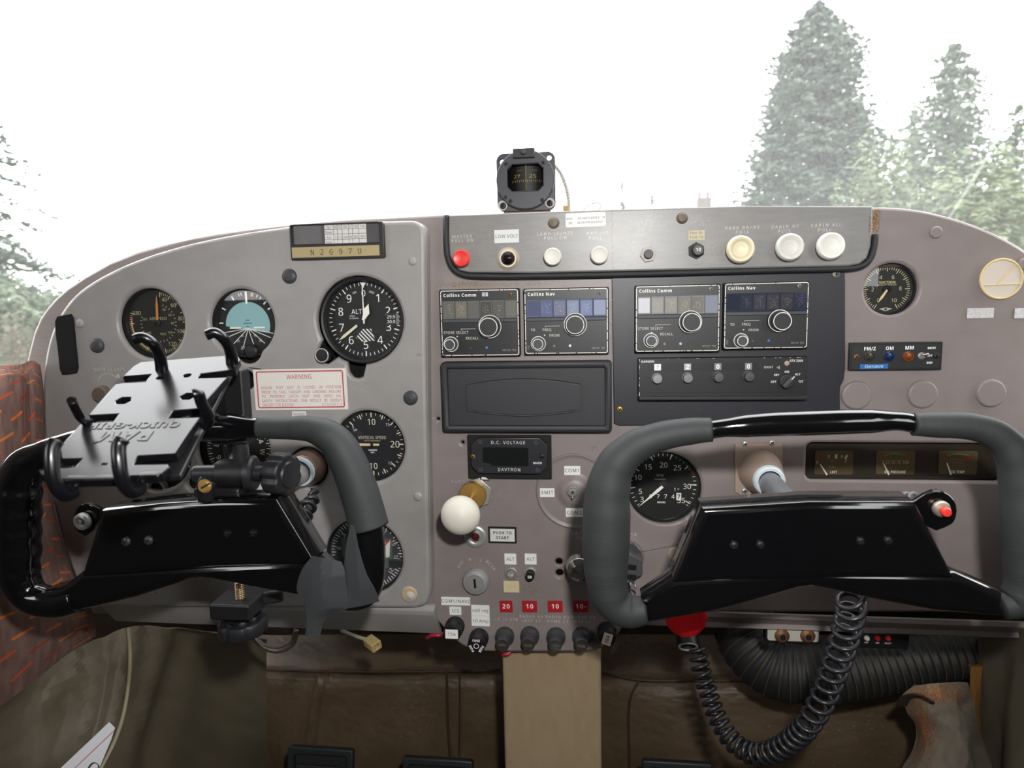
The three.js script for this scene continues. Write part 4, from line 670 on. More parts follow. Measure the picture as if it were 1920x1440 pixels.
{ // transponder
  const z = 0.0032, px = 1353, py = 710, w = 318, h = 83, o = at(px, py, z + 0.008), q = metre(px, py, z + 0.008), t = thing('transponder', 'black transponder with four code buttons showing 1 2 0 0', 'transponder', V(o.x, o.y, z + 0.0002));
  part(t, 'body', frontBox(w * q, h * q, 0.008, 0.001), M.black, V(o.x, o.y, z + 0.0002)); const zf = z + 0.0083;
  const wins = [[36, '#e9e9ee', '1'], [93, '#b4b6ba', '2'], [150, '#85868a', '0'], [207, '#808185', '0']];
  sticker(t, 'front_face', px, py, w - 3, h - 3, zf, (x, W, H) => {
    fill(x, '#17181a', W, H); x.fillStyle = '#0b0b0c'; x.fillRect(18, 9, 205, 16); txt(x, 'GARMIN', 17, 5, 6, { color: '#e6e6e2', bold: true, sx: 1.05 }); txt(x, 'GTX 320A', W - 8, 7, 5.6, { color: '#e6e6e2', align: 'right', bold: true });
    for (const [a, c, s] of wins) { x.fillStyle = c; x.fillRect(a - 6.5, 10, 13, 13); txt(x, s, a, 17, 12, { color: c === '#e9e9ee' ? '#c9c9ce' : '#f4f4f2', bold: true }); }
    txt(x, 'IDENT', 244, 19, 5.8, { color: '#bdbdb8', bold: true }); x.fillStyle = '#8d8d8a'; x.beginPath(); x.moveTo(258, 19); x.lineTo(265, 15); x.lineTo(265, 23); x.fill();
    for (const [s, a, b] of [['ON', 278, 28], ['SBY', 259, 34], ['ALT', 298, 33], ['OFF', 254, 47], ['TST', 304, 47]]) txt(x, s, a, b, 5.8, { color: '#e6e6e2', bold: true });
    x.fillStyle = '#0a0a0b'; x.fillRect(0, 66, W, 2); x.fillStyle = '#d8d4c8'; for (let i = 0; i < 60; i++) { const e = rnd(); e < 0.5 ? x.fillRect(rr(0, 1.4), rnd() * H, rr(0.4, 1), rr(0.5, 3)) : x.fillRect(rnd() * W, e < 0.75 ? H - 1.2 : 0, rr(0.6, 4), 0.8); }
  }, { res: 4, kind: 'face', thick: 0.0005 });
  part(t, 'lower_bar', frontBox((w - 2) * q, 8 * q, 0.003, 0.001), M.plastic, at(px, 746, zf + 0.0001));
  wins.forEach(([a], i) => { const bx = 1195.5 + a; part(t, 'code_button', lathe([[10 * q, 0], [10 * q, 0.002], [9 * q, 0.0022], [9 * q, 0.0075], [8.2 * q, 0.0082], [0, 0.0084]], 28), std(['#8d8d8f', '#7b7b7d', '#4f5054', '#46474b'][i], 0.45), at(bx, 709 - i * 1.4, zf)); });
  const k = part(t, 'mode_knob', lathe([[14 * q, 0], [14 * q, 0.003], [12.5 * q, 0.0036], [0, 0.0036]], 32), M.plastic, at(1474, 715, zf)); const bar = new THREE.Mesh(rbox(9 * q, 25 * q, 0.007, 0.0012), M.darkGrey); bar.name = 'pointer_bar'; bar.position.z = 0.006; bar.rotation.z = deg(-42); k.add(bar);
  const tip = new THREE.Mesh(rbox(2 * q, 8 * q, 0.001, 0.0003), M.white); tip.name = 'pointer_mark'; tip.position.set(7.5 * q, 8.5 * q, 0.0092); tip.rotation.z = deg(-42); k.add(tip);
  part(t, 'reply_lamp', lathe([[5 * q, 0], [4.6 * q, 0.0012], [0, 0.0022]], 20), std('#b89a90', 0.25), at(1475, 681, zf), 'pale pink reply lamp');
}
{ // blank compartment cover
  const o = at(985, 745, 0.015), q = metre(985, 745, 0.015), t = thing('compartment_cover', 'black moulded cover with barrel-shaped recess beneath the radios', 'cover', V(o.x, o.y, 0.0003));
  const W = 320 * q, H = 134 * q, fr = rrect(W, H, 7 * q); fr.holes.push(new THREE.Path(rrect(W - 26 * q, H - 26 * q, 3 * q).getPoints(6)));
  const rub = std('#2a2b2f', 0.55); part(t, 'outer_frame', plate(fr, 0.015, 0.003, 4, 10), rub, V(o.x, o.y, 0.0003));
  part(t, 'inner_panel', plate(rrect(W - 24 * q, H - 24 * q, 3 * q), 0.0105, 0.0005), rub, V(o.x, o.y, 0.0003));
  const s = new THREE.Shape(), a = 107 * q, b = 24 * q, c = 35 * q; s.moveTo(-a, -b); s.quadraticCurveTo(0, -c - 11 * q, a, -b); s.lineTo(a, b); s.quadraticCurveTo(0, c + 11 * q, -a, b); s.lineTo(-a, -b);
  const s2 = new THREE.Shape(s.getPoints(20)); s2.holes.push(new THREE.Path(s.getPoints(20).map((p) => p.clone().multiply(new THREE.Vector2(0.975, 0.93)))));
  part(t, 'pull_ridge', plate(s2, 0.0042, 0.0014, 3), rub, V(o.x - 4 * q, o.y, 0.0107)); part(t, 'pull_pad', plate(s, 0.0008, 0.0003), rub, V(o.x - 4 * q, o.y, 0.0107));
}
{ // voltmeter
  const o = at(954, 859, 0.008), q = metre(954, 859, 0.008), t = thing('voltmeter', 'black D.C. voltage meter with dark blank display', 'meter', V(o.x, o.y, 0.0003));
  part(t, 'back_plate', frontBox(158 * q, 84 * q, 0.004, 0.001), M.blackMatte, V(o.x, o.y, 0.0003));
  const oct = (w, h, c) => new THREE.Shape([[-w, -h + c], [-w + c, -h], [w - c, -h], [w, -h + c], [w, h - c], [w - c, h], [-w + c, h], [-w, h - c]].map(([a, b]) => new THREE.Vector2(a * q, b * q)));
  const r = printed(142, 68, 5, (x) => { fill(x, '#232429', 142, 68); txt(x, 'D.C. VOLTAGE', 70, 8.5, 8.2, { gap: 1.2, color: '#e4e2da' }); txt(x, 'DAVTRON', 71, 60, 8.4, { gap: 1, color: '#e4e2da' }); txt(x, 'M450', 124, 47.5, 5.6, { bold: true, gap: 0.6 }); for (const [a, b] of [[18, 8], [122, 9], [18, 60], [124, 60]]) { x.strokeStyle = '#5b5b60'; x.strokeRect(a - 2.4, b - 2.4, 4.8, 4.8); } });
  const g = plate(oct(71, 34, 13), 0.006, 0.0008); toCell(g, r, -71 * q, -34 * q, 71 * q, 34 * q); part(t, 'face', g, pageMat(r.p, 'face'), V(at(954, 855, 0.0103).x, at(954, 855, 0.0103).y, 0.0043));
  part(t, 'display_window', plate(rrect(85 * q, 35 * q, 3 * q), 0.001, 0.0003), std('#1a1e1c', 0.1), at(948, 856, 0.0104), 'dark glossy display');
  screw(t, 887, 856, 0.0104, 5, M.rustScrew); screw(t, 1016, 855, 0.0104, 5, M.plastic);
  sticker(t, 'paper_scrap', 909, 896, 17, 8, 0.0044, (x) => { fill(x, '#141414', 17, 8); x.fillStyle = '#e6e4de'; x.beginPath(); x.moveTo(3, 2); x.lineTo(10, 3); x.lineTo(16, 7); x.lineTo(2, 7); x.fill(); }, { label: 'torn white scrap' });
}
{ // marker beacon panel
  const o = at(1679, 668, 0.005), q = metre(1679, 668, 0.005), t = thing('marker_beacon_panel', 'small black marker beacon panel with three lights and toggle', 'light panel', V(o.x, o.y, 0.0003));
  part(t, 'body', frontBox(174 * q, 56 * q, 0.005, 0.0008), M.plastic, V(o.x, o.y, 0.0003));
  sticker(t, 'front_face', 1679, 668, 169, 51, 0.0055, (x, w, h) => { fill(x, '#2a2b2c', w, h); x.strokeStyle = '#16161a'; x.lineWidth = 1; x.strokeRect(1, 1, w - 2, h - 2); txt(x, 'FM/Z', 35.5, 9, 9.5, { bold: true }); txt(x, 'OM', 73, 9, 9.5, { bold: true }); txt(x, 'MM', 110, 9, 9.5, { bold: true }); txt(x, 'BRITE', 151, 11, 5.6, { bold: true }); txt(x, 'OFF', 148, 26, 5.6, { bold: true }); txt(x, 'DIM', 148, 40, 5.6, { bold: true }); x.fillStyle = '#2f6fb8'; x.fillRect(18, 40, 53, 9.5); txt(x, 'Genave', 44.5, 44.5, 8.5, { color: '#d9e6f2', sx: 1.25 }); }, { kind: 'face', turn: 0.012 });
  for (const [px, c, n] of [[1630, '#403c31', 'clear_light'], [1666, '#1a2c58', 'blue_light'], [1702, '#7d4219', 'amber_light']]) { const r = part(t, n, lathe([[10 * q, 0], [10 * q, 0.0018], [8 * q, 0.002], [7.6 * q, 0.0012], [4 * q, 0.003], [0, 0.0034]], 28), std(c, 0.2), at(px, 668, 0.006)); }
  screw(t, 1605, 669, 0.006, 5.5, M.rustScrew, true); screw(t, 1755, 667, 0.006, 5.5, M.plastic, true);
  const sw = part(t, 'toggle_switch', lathe([[7 * q, 0], [7 * q, 0.0015], [4 * q, 0.002], [0, 0.002]], 20), M.dullSteel, at(1727, 667, 0.006)); const lever = new THREE.Mesh(new THREE.CapsuleGeometry(2.4 * q, 8 * q, 4, 10), M.chrome); lever.name = 'lever'; lever.position.set(4 * q, 3 * q, 0.004); lever.rotation.set(1.1, 0, -0.9); sw.add(lever);
}
{ // round cabin vent door
  const o = at(1875, 523, 0), q = metre(1875, 523, 0), t = thing('vent_disc', 'cream round disc with raised V lines on the far panel side', 'vent', V(o.x, o.y, 0.0003));
  part(t, 'disc', lathe([[40 * q, 0], [40 * q, 0.0016], [38 * q, 0.0016], [0, 0.0016]], 56), std('#d3c8bd', 0.5), V(o.x, o.y, 0.0003)); const rimM = std('#d5bf8c', 0.5);
  part(t, 'rim', new THREE.TorusGeometry(39 * q, 0.0011, 8, 64), rimM, V(o.x, o.y, 0.002));
  const bar = (x0, y0, x1, y1) => { const a = at(x0, y0, 0), b = at(x1, y1, 0), g = rbox(a.distanceTo(b), 2.6 * q, 0.0016, 0.0004); part(t, 'raised_line', g, rimM, V((a.x + b.x) / 2, (a.y + b.y) / 2, 0.0022), null, [0, 0, Math.atan2(b.y - a.y, b.x - a.x)]); };
  bar(1842, 535, 1913, 532); bar(1866, 534, 1901, 498);
}

// ---------------------------------------------------------------- switch strip controls
const nut = (t, px, py, z, r, mat = M.steel, h = 0.0025) => part(t, 'hex_nut', plate(ngon(r * metre(px, py, z), 6, rnd()), h, 0.0003), mat, at(px, py, z));
const ZC = ZS + 0.0003;
function pullKnob(name, label, px, py, z, r, mat, { h = 0.012, dish = 0.003, stem = 0.45, shift = [0, 0], nutted = false, group, base = M.dullSteel } = {}) {
  const f = at(px, py, z + h), o = V(f.x, f.y, z), q = metre(px, py, z + h), R = r * q, t = thing(name, label, 'knob', o, group);
  part(t, 'stem', lathe([[R * stem, 0], [R * stem, h * 0.55], [0, h * 0.55]], 24), base, o);
  if (nutted) nut(t, px + shift[0], py + shift[1], z, r * 0.85, M.steel, 0.002);
  part(t, 'knob_cap', lathe([[R * 0.55, h * 0.3], [R * 0.92, h * 0.42], [R, h * 0.62], [R * 0.98, h * 0.85], [R * 0.86, h], [R * 0.72, h - 0.0004], [R * 0.55, h - dish * 0.7], [R * 0.2, h - dish], [0, h - dish]], 48), mat, o);
  return t;
}
pullKnob('master_switch_knob', 'red pull knob under the lettering MASTER PULL ON', 864, 484, ZC, 16, M.red, { h: 0.014, dish: 0.0012, nutted: true, stem: 0.55, shift: [4, 1] });
{ const px = 953, py = 485, o = at(px, py, ZC), q = metre(px, py, ZC), t = thing('low_voltage_lamp', 'dark domed lamp in a pale ring under the LOW VOLT label', 'lamp', o); part(t, 'ring', lathe([[21 * q, 0], [21 * q, 0.0012], [18 * q, 0.002], [16 * q, 0.0032], [13 * q, 0.0032], [12 * q, 0.002], [0, 0.002]], 40), std('#b9ad98', 0.45, 0.4), o); part(t, 'lens', lathe([[12 * q, 0.002], [11 * q, 0.006], [7 * q, 0.0095], [0, 0.011]], 32), std('#1a1014', 0.06), o); }
pullKnob('light_switch_knob', 'small ivory knob below LAND LIGHTS PULL ON', 1036, 481, ZC, 17, M.ivory, { dish: 0.0014, stem: 0.7 });
pullKnob('light_switch_knob', 'small ivory knob beside the cracked seam, under the PULL lettering', 1124, 478, ZC, 17, M.ivory, { dish: 0.0014, stem: 0.7 });
{ const px = 1215, py = 477, o = at(px, py, ZC), t = thing('push_button', 'dark grey push button in a dull hexagonal nut', 'button', o), q = metre(px, py, ZC); nut(t, px, py, ZC, 15.5, M.dullSteel, 0.003); part(t, 'button_cap', lathe([[8.5 * q, 0], [8.5 * q, 0.006], [7.5 * q, 0.0066], [0, 0.0066]], 24), M.plug, V(o.x, o.y, ZC + 0.003)); }
{ const px = 1306, py = 470, o = at(px, py, ZC), t = thing('pitot_heat_breaker', 'black breaker button marked 10 under the pitot heat label', 'button', o), q = metre(px, py, ZC); nut(t, px - 1, py, ZC, 16, M.rubber, 0.003); part(t, 'button_body', lathe([[11 * q, 0], [11 * q, 0.008], [9.5 * q, 0.0095], [0, 0.0096]], 28), M.plastic, V(o.x, o.y, ZC + 0.003)); const r = printed(18, 18, 6, (x) => { fill(x, '#2a2422', 18, 18); txt(x, '10', 9, 9, 10, { color: '#d8d2c8', bold: true }); }), g = new THREE.CircleGeometry(8 * q, 28); toCell(g, r, -8 * q, -8 * q, 8 * q, 8 * q); part(t, 'button_face', g, pageMat(r.p, 'face'), V(o.x, o.y, ZC + 0.0128), 'face marked 10'); }
pullKnob('parking_brake_knob', 'yellowed cream pull knob below PARK BRAKE', 1390, 467, ZC, 27, M.cream, { h: 0.014, dish: 0.0045 });
pullKnob('cabin_heat_knob', 'white pull knob with grubby rim below CABIN HT', 1483, 463, ZC, 27, std('#d9d6d0', 0.5), { h: 0.014, dish: 0.0035 });
pullKnob('cabin_air_knob', 'clean off-white pull knob below CABIN AIR', 1560, 461, ZC, 27, M.white, { h: 0.014, dish: 0.003 });

// ---------------------------------------------------------------- centre controls
{ // throttle / primer ball on a brass collar
  const px = 889, py = 924, o = at(px, py, 0.0003), q = metre(px, py, 0), t = thing('throttle_knob', 'large white ball knob standing out from a brass collar', 'knob', o);
  part(t, 'lock_nut', plate(ngon(30 * q, 6, 0.3), 0.004, 0.0006), M.steel, V(o.x + 5 * q, o.y + 1 * q, 0.0003)); part(t, 'brass_collar', lathe([[25 * q, 0], [25 * q, 0.007], [23.5 * q, 0.009], [8 * q, 0.009], [0, 0.009]], 40), M.brass, V(o.x, o.y, 0.0046));
  const L = 0.07, R = 33 * q; part(t, 'push_rod', lathe([[5 * q, 0], [5 * q, L - R * 0.8], [0, L - R * 0.8]], 16), M.brass, V(o.x, o.y, 0.013));
  part(t, 'ball', lathe([...Array(17)].map((_, i) => { const a = -Math.PI / 2 + Math.PI * i / 16; return [R * Math.cos(a), R * 0.82 * Math.sin(a)]; }), 40), std('#d0ccc0', 0.5), V(o.x, o.y, 0.005 + L), 'smooth white ball');
}
{ const px = 892, py = 1005, o = at(px, py, 0.0003), q = metre(px, py, 0), t = thing('starter_button', 'dark red recessed button in a wide bright ring beside PUSH TO START', 'button', o); part(t, 'ring', lathe([[21 * q, 0], [21 * q, 0.002], [18 * q, 0.0034], [14 * q, 0.0036], [11 * q, 0.0026], [10 * q, 0.0044], [8.4 * q, 0.0044], [8 * q, 0.001], [0, 0.001]], 44), M.steel, o); part(t, 'button_cap', lathe([[7.6 * q, 0.001], [7.4 * q, 0.003], [0, 0.0034]], 24), std('#4a1418', 0.4), o); }
{ const px = 893, py = 1088, o = at(px, py, 0.0003), q = metre(px, py, 0), t = thing('ignition_switch', 'round silver key switch lettered OFF R L BOTH', 'switch', o); part(t, 'bezel', lathe([[25 * q, 0], [25 * q, 0.004], [22 * q, 0.0075], [16 * q, 0.0085], [15.5 * q, 0.0075], [0, 0.0075]], 44), std('#a2a2a2', 0.42, 0.3), o); part(t, 'lock_cylinder', lathe([[15 * q, 0.0075], [14.6 * q, 0.0086], [0, 0.0088]], 32), M.steel, o); part(t, 'key_slot', rbox(4 * q, 17 * q, 0.001, 0.0002), M.hole, V(o.x, o.y, 0.0093), 'dark key slot', [0, 0, 0.06]); }
for (const [px, label, face] of [[959, 'small breaker with chipped white centre under the ALT label', null], [995, 'small breaker button marked 50 under its ALT label', '50']]) {
  const py = 1074, o = at(px, py, 0.0003), q = metre(px, py, 0), t = thing('circuit_breaker', label, 'breaker', o); part(t, 'collar', lathe([[12 * q, 0], [12 * q, 0.0022], [9.5 * q, 0.0034], [8 * q, 0.0026], [0, 0.0026]], 32), M.steel, o);
  const z = face ? 0.011 : 0.005; part(t, 'button_body', lathe([[8 * q, 0.0026], [8 * q, z - 0.0006], [7 * q, z], [0, z]], 28), face ? M.black : M.dullSteel, o);
  const r = printed(18, 18, 6, (x) => { fill(x, face ? '#101012' : '#8d877d', 18, 18); if (face) txt(x, face, 9, 9, 9.5, { bold: true }); else speckle(x, 9, 9, 7, 7, 60, ['#efece6', '#d5d1c8', '#5d574e'], 1.6); }), g = new THREE.CircleGeometry(6.8 * q, 24); toCell(g, r, -7 * q, -7 * q, 7 * q, 7 * q); part(t, 'button_face', g, pageMat(r.p, 'face'), V(o.x, o.y, 0.0003 + z + 0.0002), face ? 'white 50 on black' : 'chipped white face');
}
{ const px = 1074, py = 921, z = 0.0066, o = at(px, py, z), q = metre(px, py, z), t = thing('transmit_selector_switch', 'chrome toggle switch between the COM1 and COM2 labels', 'switch', o); part(t, 'threaded_collar', lathe([[11 * q, 0], [11 * q, 0.002], [8.5 * q, 0.0022], [8.5 * q, 0.006], [4.4 * q, 0.0062], [4.4 * q, 0.004], [0, 0.004]], 28), M.dullSteel, o); const g = new THREE.CapsuleGeometry(2.4 * q, 0.009, 4, 12); g.translate(0, 0.0045, 0); part(t, 'lever', g, M.chrome, V(o.x, o.y, z + 0.004), 'bright bat lever', [1.95, 0, 0]); }
{ const px = 1088, py = 1043, o = at(px, py, 0.0003), q = metre(px, py, 0), t = thing('carburettor_heat_knob', 'round chrome pull knob partly behind the taped grip', 'knob', o); part(t, 'stem', lathe([[9 * q, 0], [9 * q, 0.03], [0, 0.03]], 20), M.steel, o); part(t, 'knob_ball', lathe([[0, 0.014], [14 * q, 0.015], [23 * q, 0.022], [25 * q, 0.029], [22 * q, 0.037], [13 * q, 0.042], [0, 0.043]], 44), M.chrome, o); }
{ const px = 1178, py = 1046, o = at(px, py, 0.0003), q = metre(px, py, 0), t = thing('usb_charger', 'dark grey two-port USB charger plugged in behind the grip', 'charger', o); part(t, 'chrome_ring', lathe([[33 * q, 0], [33 * q, 0.003], [29 * q, 0.006], [27 * q, 0.0055], [0, 0.0055]], 40), M.chrome, V(o.x - 4 * q, o.y + 4 * q, 0.0003)); const f = ngon(28 * q, 6, 0.52); part(t, 'body', plate(f, 0.016, 0.0016), std('#4c4d50', 0.4), V(o.x, o.y - 3 * q, 0.006)); for (const dy of [1, -18]) part(t, 'usb_port', rbox(22 * q, 10 * q, 0.0014, 0.0003), M.hole, V(o.x + 2 * q, o.y + (dy - 3) * q, 0.0222), 'dark port slot', [0, 0, -0.1]); }
{ const px = 1177, py = 1098, o = at(px, py, 0.0003), q = metre(px, py, 0), t = thing('prop_control_knob', 'chrome barrel with cream cap showing below the USB charger', 'knob', o); nut(t, px, py, 0.0003, 17, M.chrome, 0.004); const g = lathe([[14 * q, 0], [14 * q, 0.008], [12 * q, 0.009], [12 * q, 0.012], [17 * q, 0.014], [18 * q, 0.019], [15 * q, 0.022], [0, 0.022]], 36); part(t, 'barrel', g, M.chrome, V(o.x, o.y, 0.0043), null, [0.5, 0, 0]); part(t, 'cream_cap', lathe([[18 * q, 0], [18 * q, 0.003], [14 * q, 0.005], [0, 0.0055]], 36), M.ivory, V(o.x + 1 * q, o.y - 12 * q, 0.024), 'cream end cap', [0.9, 0.1, 0]); }
{ // mixture control: large red knob below the yoke
  const px = 1285, py = 1150, z = 0.0, o = at(1265, 1082, 0), t = thing('mixture_knob', 'large faceted red knob hanging below the co-pilot yoke', 'knob', V(o.x, o.y, 0.0003));
  const q = metre(px, py, 0.05), c = at(1283, 1146, 0.06); const g = plate(ngon(39 * q, 14), 0.016, 0.004, 3); part(t, 'red_disc', g, M.redDeep, c); const d = c.clone().sub(V(o.x, o.y, 0)); part(t, 'control_rod', local(sweep([V(o.x, o.y, 0.0005), V(o.x, o.y, 0.0005).lerp(c, 0.5), c], 0.004, { n: 12, radial: 12 }), t.position), M.steel, t.position);
}
{ // fuse holders along the bottom
  const F = [[854, 1172, 'black fuse holder with white 10A sticker below the ICS label', '10A', 0], [899, 1194, 'black fuse cap lettered FUSE round a white ring', 'ring', 0], [947, 1191, 'grey fuse cap with upside-down gold lettering under LD LT', 'FUSE', Math.PI], [994, 1190, 'grey fuse cap lettered FUSE under RADIO 1', 'FUSE', 0], [1043, 1192, 'dusty ribbed fuse cap under RADIO 2', '', 0], [1091, 1191, 'grey fuse cap with faint gold lettering under RADIO 3', 'FUSE', 0.1], [1138, 1181, 'black fuse holder with tilted 10A sticker below the taped elbow', '10A', -1.35]];
  F.forEach(([px, py, label, mark, turn], i) => {
    const o = at(px, py, 0.0003), q = metre(px, py, 0), t = thing('fuse_holder', label, 'fuse', o, 'fuse holders along the panel bottom'), dark = i === 1 || i === 0 || i === 6;
    const ribs = new THREE.Shape([...Array(72)].map((_, k) => { const a = k / 72 * 2 * Math.PI, r = (k % 2 ? 17 : 17.8) * q; return new THREE.Vector2(r * Math.cos(a), r * Math.sin(a)); }));
    part(t, 'ribbed_collar', plate(ribs, 0.006, 0.0004), dark ? M.black : std('#3d3c3c', 0.6), o); const H = dark ? 0.020 : 0.022, R = dark ? 16 : 12.5;
    part(t, 'cap', lathe([[16.4 * q, 0.006], [R * 1.1 * q, 0.009], [R * q, 0.011], [R * q, H * 0.9], [R * 0.88 * q, H], [0, H]], 36), dark ? M.black : M.plug, o);
    if (mark === '10A') { const r = printed(24, 18, 6, (x) => { fill(x, turn ? '#cfc6b4' : '#eceae6', 24, 18); txt(x, '10A', 12, 9, 8.6, { color: '#2c2a2c', bold: !!turn, gap: 0.6 }); }), g = plate(rrect(23 * q, 17 * q, 0.5 * q), 0.0004, 0); toCell(g, r, -11.5 * q, -8.5 * q, 11.5 * q, 8.5 * q); part(t, 'label_sticker', g, pageMat(r.p, 'paper'), V(o.x, o.y, 0.0003 + H + 0.0001), 'white sticker reading 10A', [0, 0, turn ? 1.3 : 0]); }
    else { const r = printed(34, 34, 6, (x) => { fill(x, dark ? '#101012' : '#2e2d2d', 34, 34); if (mark === 'ring') { x.strokeStyle = '#e8e8e4'; x.lineWidth = 1.3; x.beginPath(); x.arc(17, 17, 4.6, 0, 7); x.stroke(); for (const a of [0, 2.1, 4.2]) { x.save(); x.translate(17, 17); x.rotate(a); txt(x, 'FUSE', 0, -10.5, 6.5, { bold: true }); x.restore(); } } else if (mark) { x.save(); x.translate(17, 17); x.rotate(turn); txt(x, 'FUSE', 0, 2, 8, { color: '#9c8250', bold: true, alpha: 0.8 }); x.restore(); speckle(x, 17, 17, 12, 12, 60, ['#4a4844', '#252424'], 1.4); } else speckle(x, 17, 17, 13, 13, 300, ['#5d5a55', '#6d6a64', '#3a3836'], 1.6); }), g = new THREE.CircleGeometry(R * 0.87 * q, 32); toCell(g, r, -R * q, -R * q, R * q, R * q); part(t, 'cap_face', g, pageMat(r.p, 'face'), V(o.x, o.y, 0.0003 + H + 0.0002)); }
  });
}
// ---------------------------------------------------------------- magnetic compass on the deck
{
  const z = -0.03, c = at(986, 339, z), q = metre(986, 339, z), deckY = at(1119, 410, 0).y - 0.049, t = thing('magnetic_compass', 'black square-flanged magnetic compass standing on the deck', 'compass', V(c.x, deckY, z - 0.02));
  const fl = rrect(110 * q, 106 * q, 14 * q); for (const [a, b] of [[-44, 38], [44, 42]]) fl.holes.push(new THREE.Path(circle(4.6 * q, a * q, b * q).getPoints(16)));
  fl.holes.push(new THREE.Path(circle(46 * q, 0, 2 * q).getPoints(40))); const dark = std('#33343b', 0.45); part(t, 'flange', plate(fl, 0.004, 0.0008), dark, V(c.x, c.y - 2 * q, z - 0.004));
  const fc = circle(54 * q); const w = 33 * q, h = 24 * q, k = 9 * q; const win = [[-w, -h + k], [-w + k, -h], [w - k, -h], [w, -h + k], [w, h - k], [w - k, h], [-w + k, h], [-w, h - k]].map(([a, b]) => new THREE.Vector2(a, b + 4 * q)); fc.holes.push(new THREE.Path(win));
  part(t, 'front_ring', plate(fc, 0.008, 0.0012, 3, 40), dark, V(c.x, c.y, z));
  part(t, 'body', lathe([[0, -0.05], [44 * q, -0.049], [50 * q, -0.04], [50 * q, 0], [48 * q, 0], [48 * q, -0.044], [0, -0.045]], 40), M.blackMatte, V(c.x, c.y, z - 0.004));
  const r = printed(68, 50, 6, (x) => { fill(x, '#12120f', 68, 50); x.fillStyle = '#8a7d3a'; for (let i = 0; i < 16; i++) x.fillRect(14 + i * 2.7, 27, 0.9, i % 2 ? 3 : 5); txt(x, '27', 22, 20, 9, { color: '#a89848' }); txt(x, '25', 43, 20, 9, { color: '#a89848' }); x.fillStyle = '#6b6134'; x.fillRect(22, 8, 8, 1); x.fillRect(42, 8, 8, 1); }), cg = new THREE.CylinderGeometry(40 * q, 40 * q, 46 * q, 32, 1, true, -1.25, 2.5); const uvs = cg.attributes.uv; for (let i = 0; i < uvs.count; i++) { uvs.setXY(i, (r.x + uvs.getX(i) * r.w) / 2048, 1 - (r.y + (1 - uvs.getY(i)) * r.h) / 2048); }
  part(t, 'compass_card', cg, pageMat(r.p, 'dial'), V(c.x, c.y + 4 * q, z - 40 * q), 'curved compass card with yellow figures');
  part(t, 'lubber_line', new THREE.BoxGeometry(1.4 * q, 46 * q, 0.0006), std('#7d7236', 0.6), V(c.x + 1 * q, c.y + 4 * q, z + 0.004));
  part(t, 'window_glass', new THREE.PlaneGeometry(66 * q, 48 * q), M.glass, V(c.x, c.y + 4 * q, z + 0.0055));
  part(t, 'lamp_block', rbox(40 * q, 17 * q, 0.008, 0.001), M.plastic, V(c.x - 1 * q, c.y + 46 * q, z + 0.009)); part(t, 'lamp_post', lathe([[5 * q, 0], [5 * q, 0.006], [0, 0.007]], 16), M.darkGrey, V(c.x - 1 * q, c.y + 47 * q, z + 0.013));
  for (const [a, b] of [[949, 307], [1019, 305], [948, 370], [957, 377], [1017, 375]]) screw(t, a, b, z + 0.008, 3.6, M.plastic, true);
  for (const [a, b] of [[943, 386], [1031, 381]]) { const p = at(a, b, z); part(t, 'mount_lug', lathe([[9 * q, 0], [9 * q, 0.003], [0, 0.0032]], 24), std('#b4aeac', 0.6), p); screw(t, a, b, z + 0.0034, 6, M.plastic, true); }
  const f0 = c.y - 40 * q; part(t, 'bracket_foot', rbox(90 * q, f0 - deckY, 0.004, 0.001), std('#8a7068', 0.6), V(c.x, (f0 + deckY) / 2, z - 0.008));
  part(t, 'bracket_base', rbox(90 * q, 0.003, 0.04, 0.001), std('#8a7068', 0.6), V(c.x, deckY + 0.0015, z - 0.02));
  // twisted wire and a wire ring behind the strip
  const w2 = thing('compass_wire', 'thin twisted grey wire running down from the compass', 'wire', V(at(1066, 395, z).x, deckY, z)); const pts = [[1036, 306], [1050, 322], [1060, 345], [1066, 370], [1067, 395], [1066, 430]].map(([a, b]) => at(a, b, z - 0.005));
  for (const ph of [0, Math.PI]) part(w2, 'strand', local(coil(pts, 0.0011, 0.0011, 12, { phase: ph, seg: 10 }), w2.position), std('#b9b6ae', 0.5), w2.position);
  part(w2, 'connector', rbox(10 * q, 18 * q, 0.005, 0.001), std('#a8864e', 0.6), at(1061, 395, z - 0.005));
  const ring = thing('wire_loop', 'small bent wire loop poking above the strip beside the wire', 'wire', V(at(1111, 398, z).x, deckY, z)); part(ring, 'loop', local(sweep([[1092, 420], [1096, 392], [1106, 383], [1120, 380], [1128, 384], [1124, 392], [1116, 420]].map(([a, b]) => at(a, b, z)), 0.0009, { n: 50, radial: 8 }), ring.position), M.steel, ring.position);
}

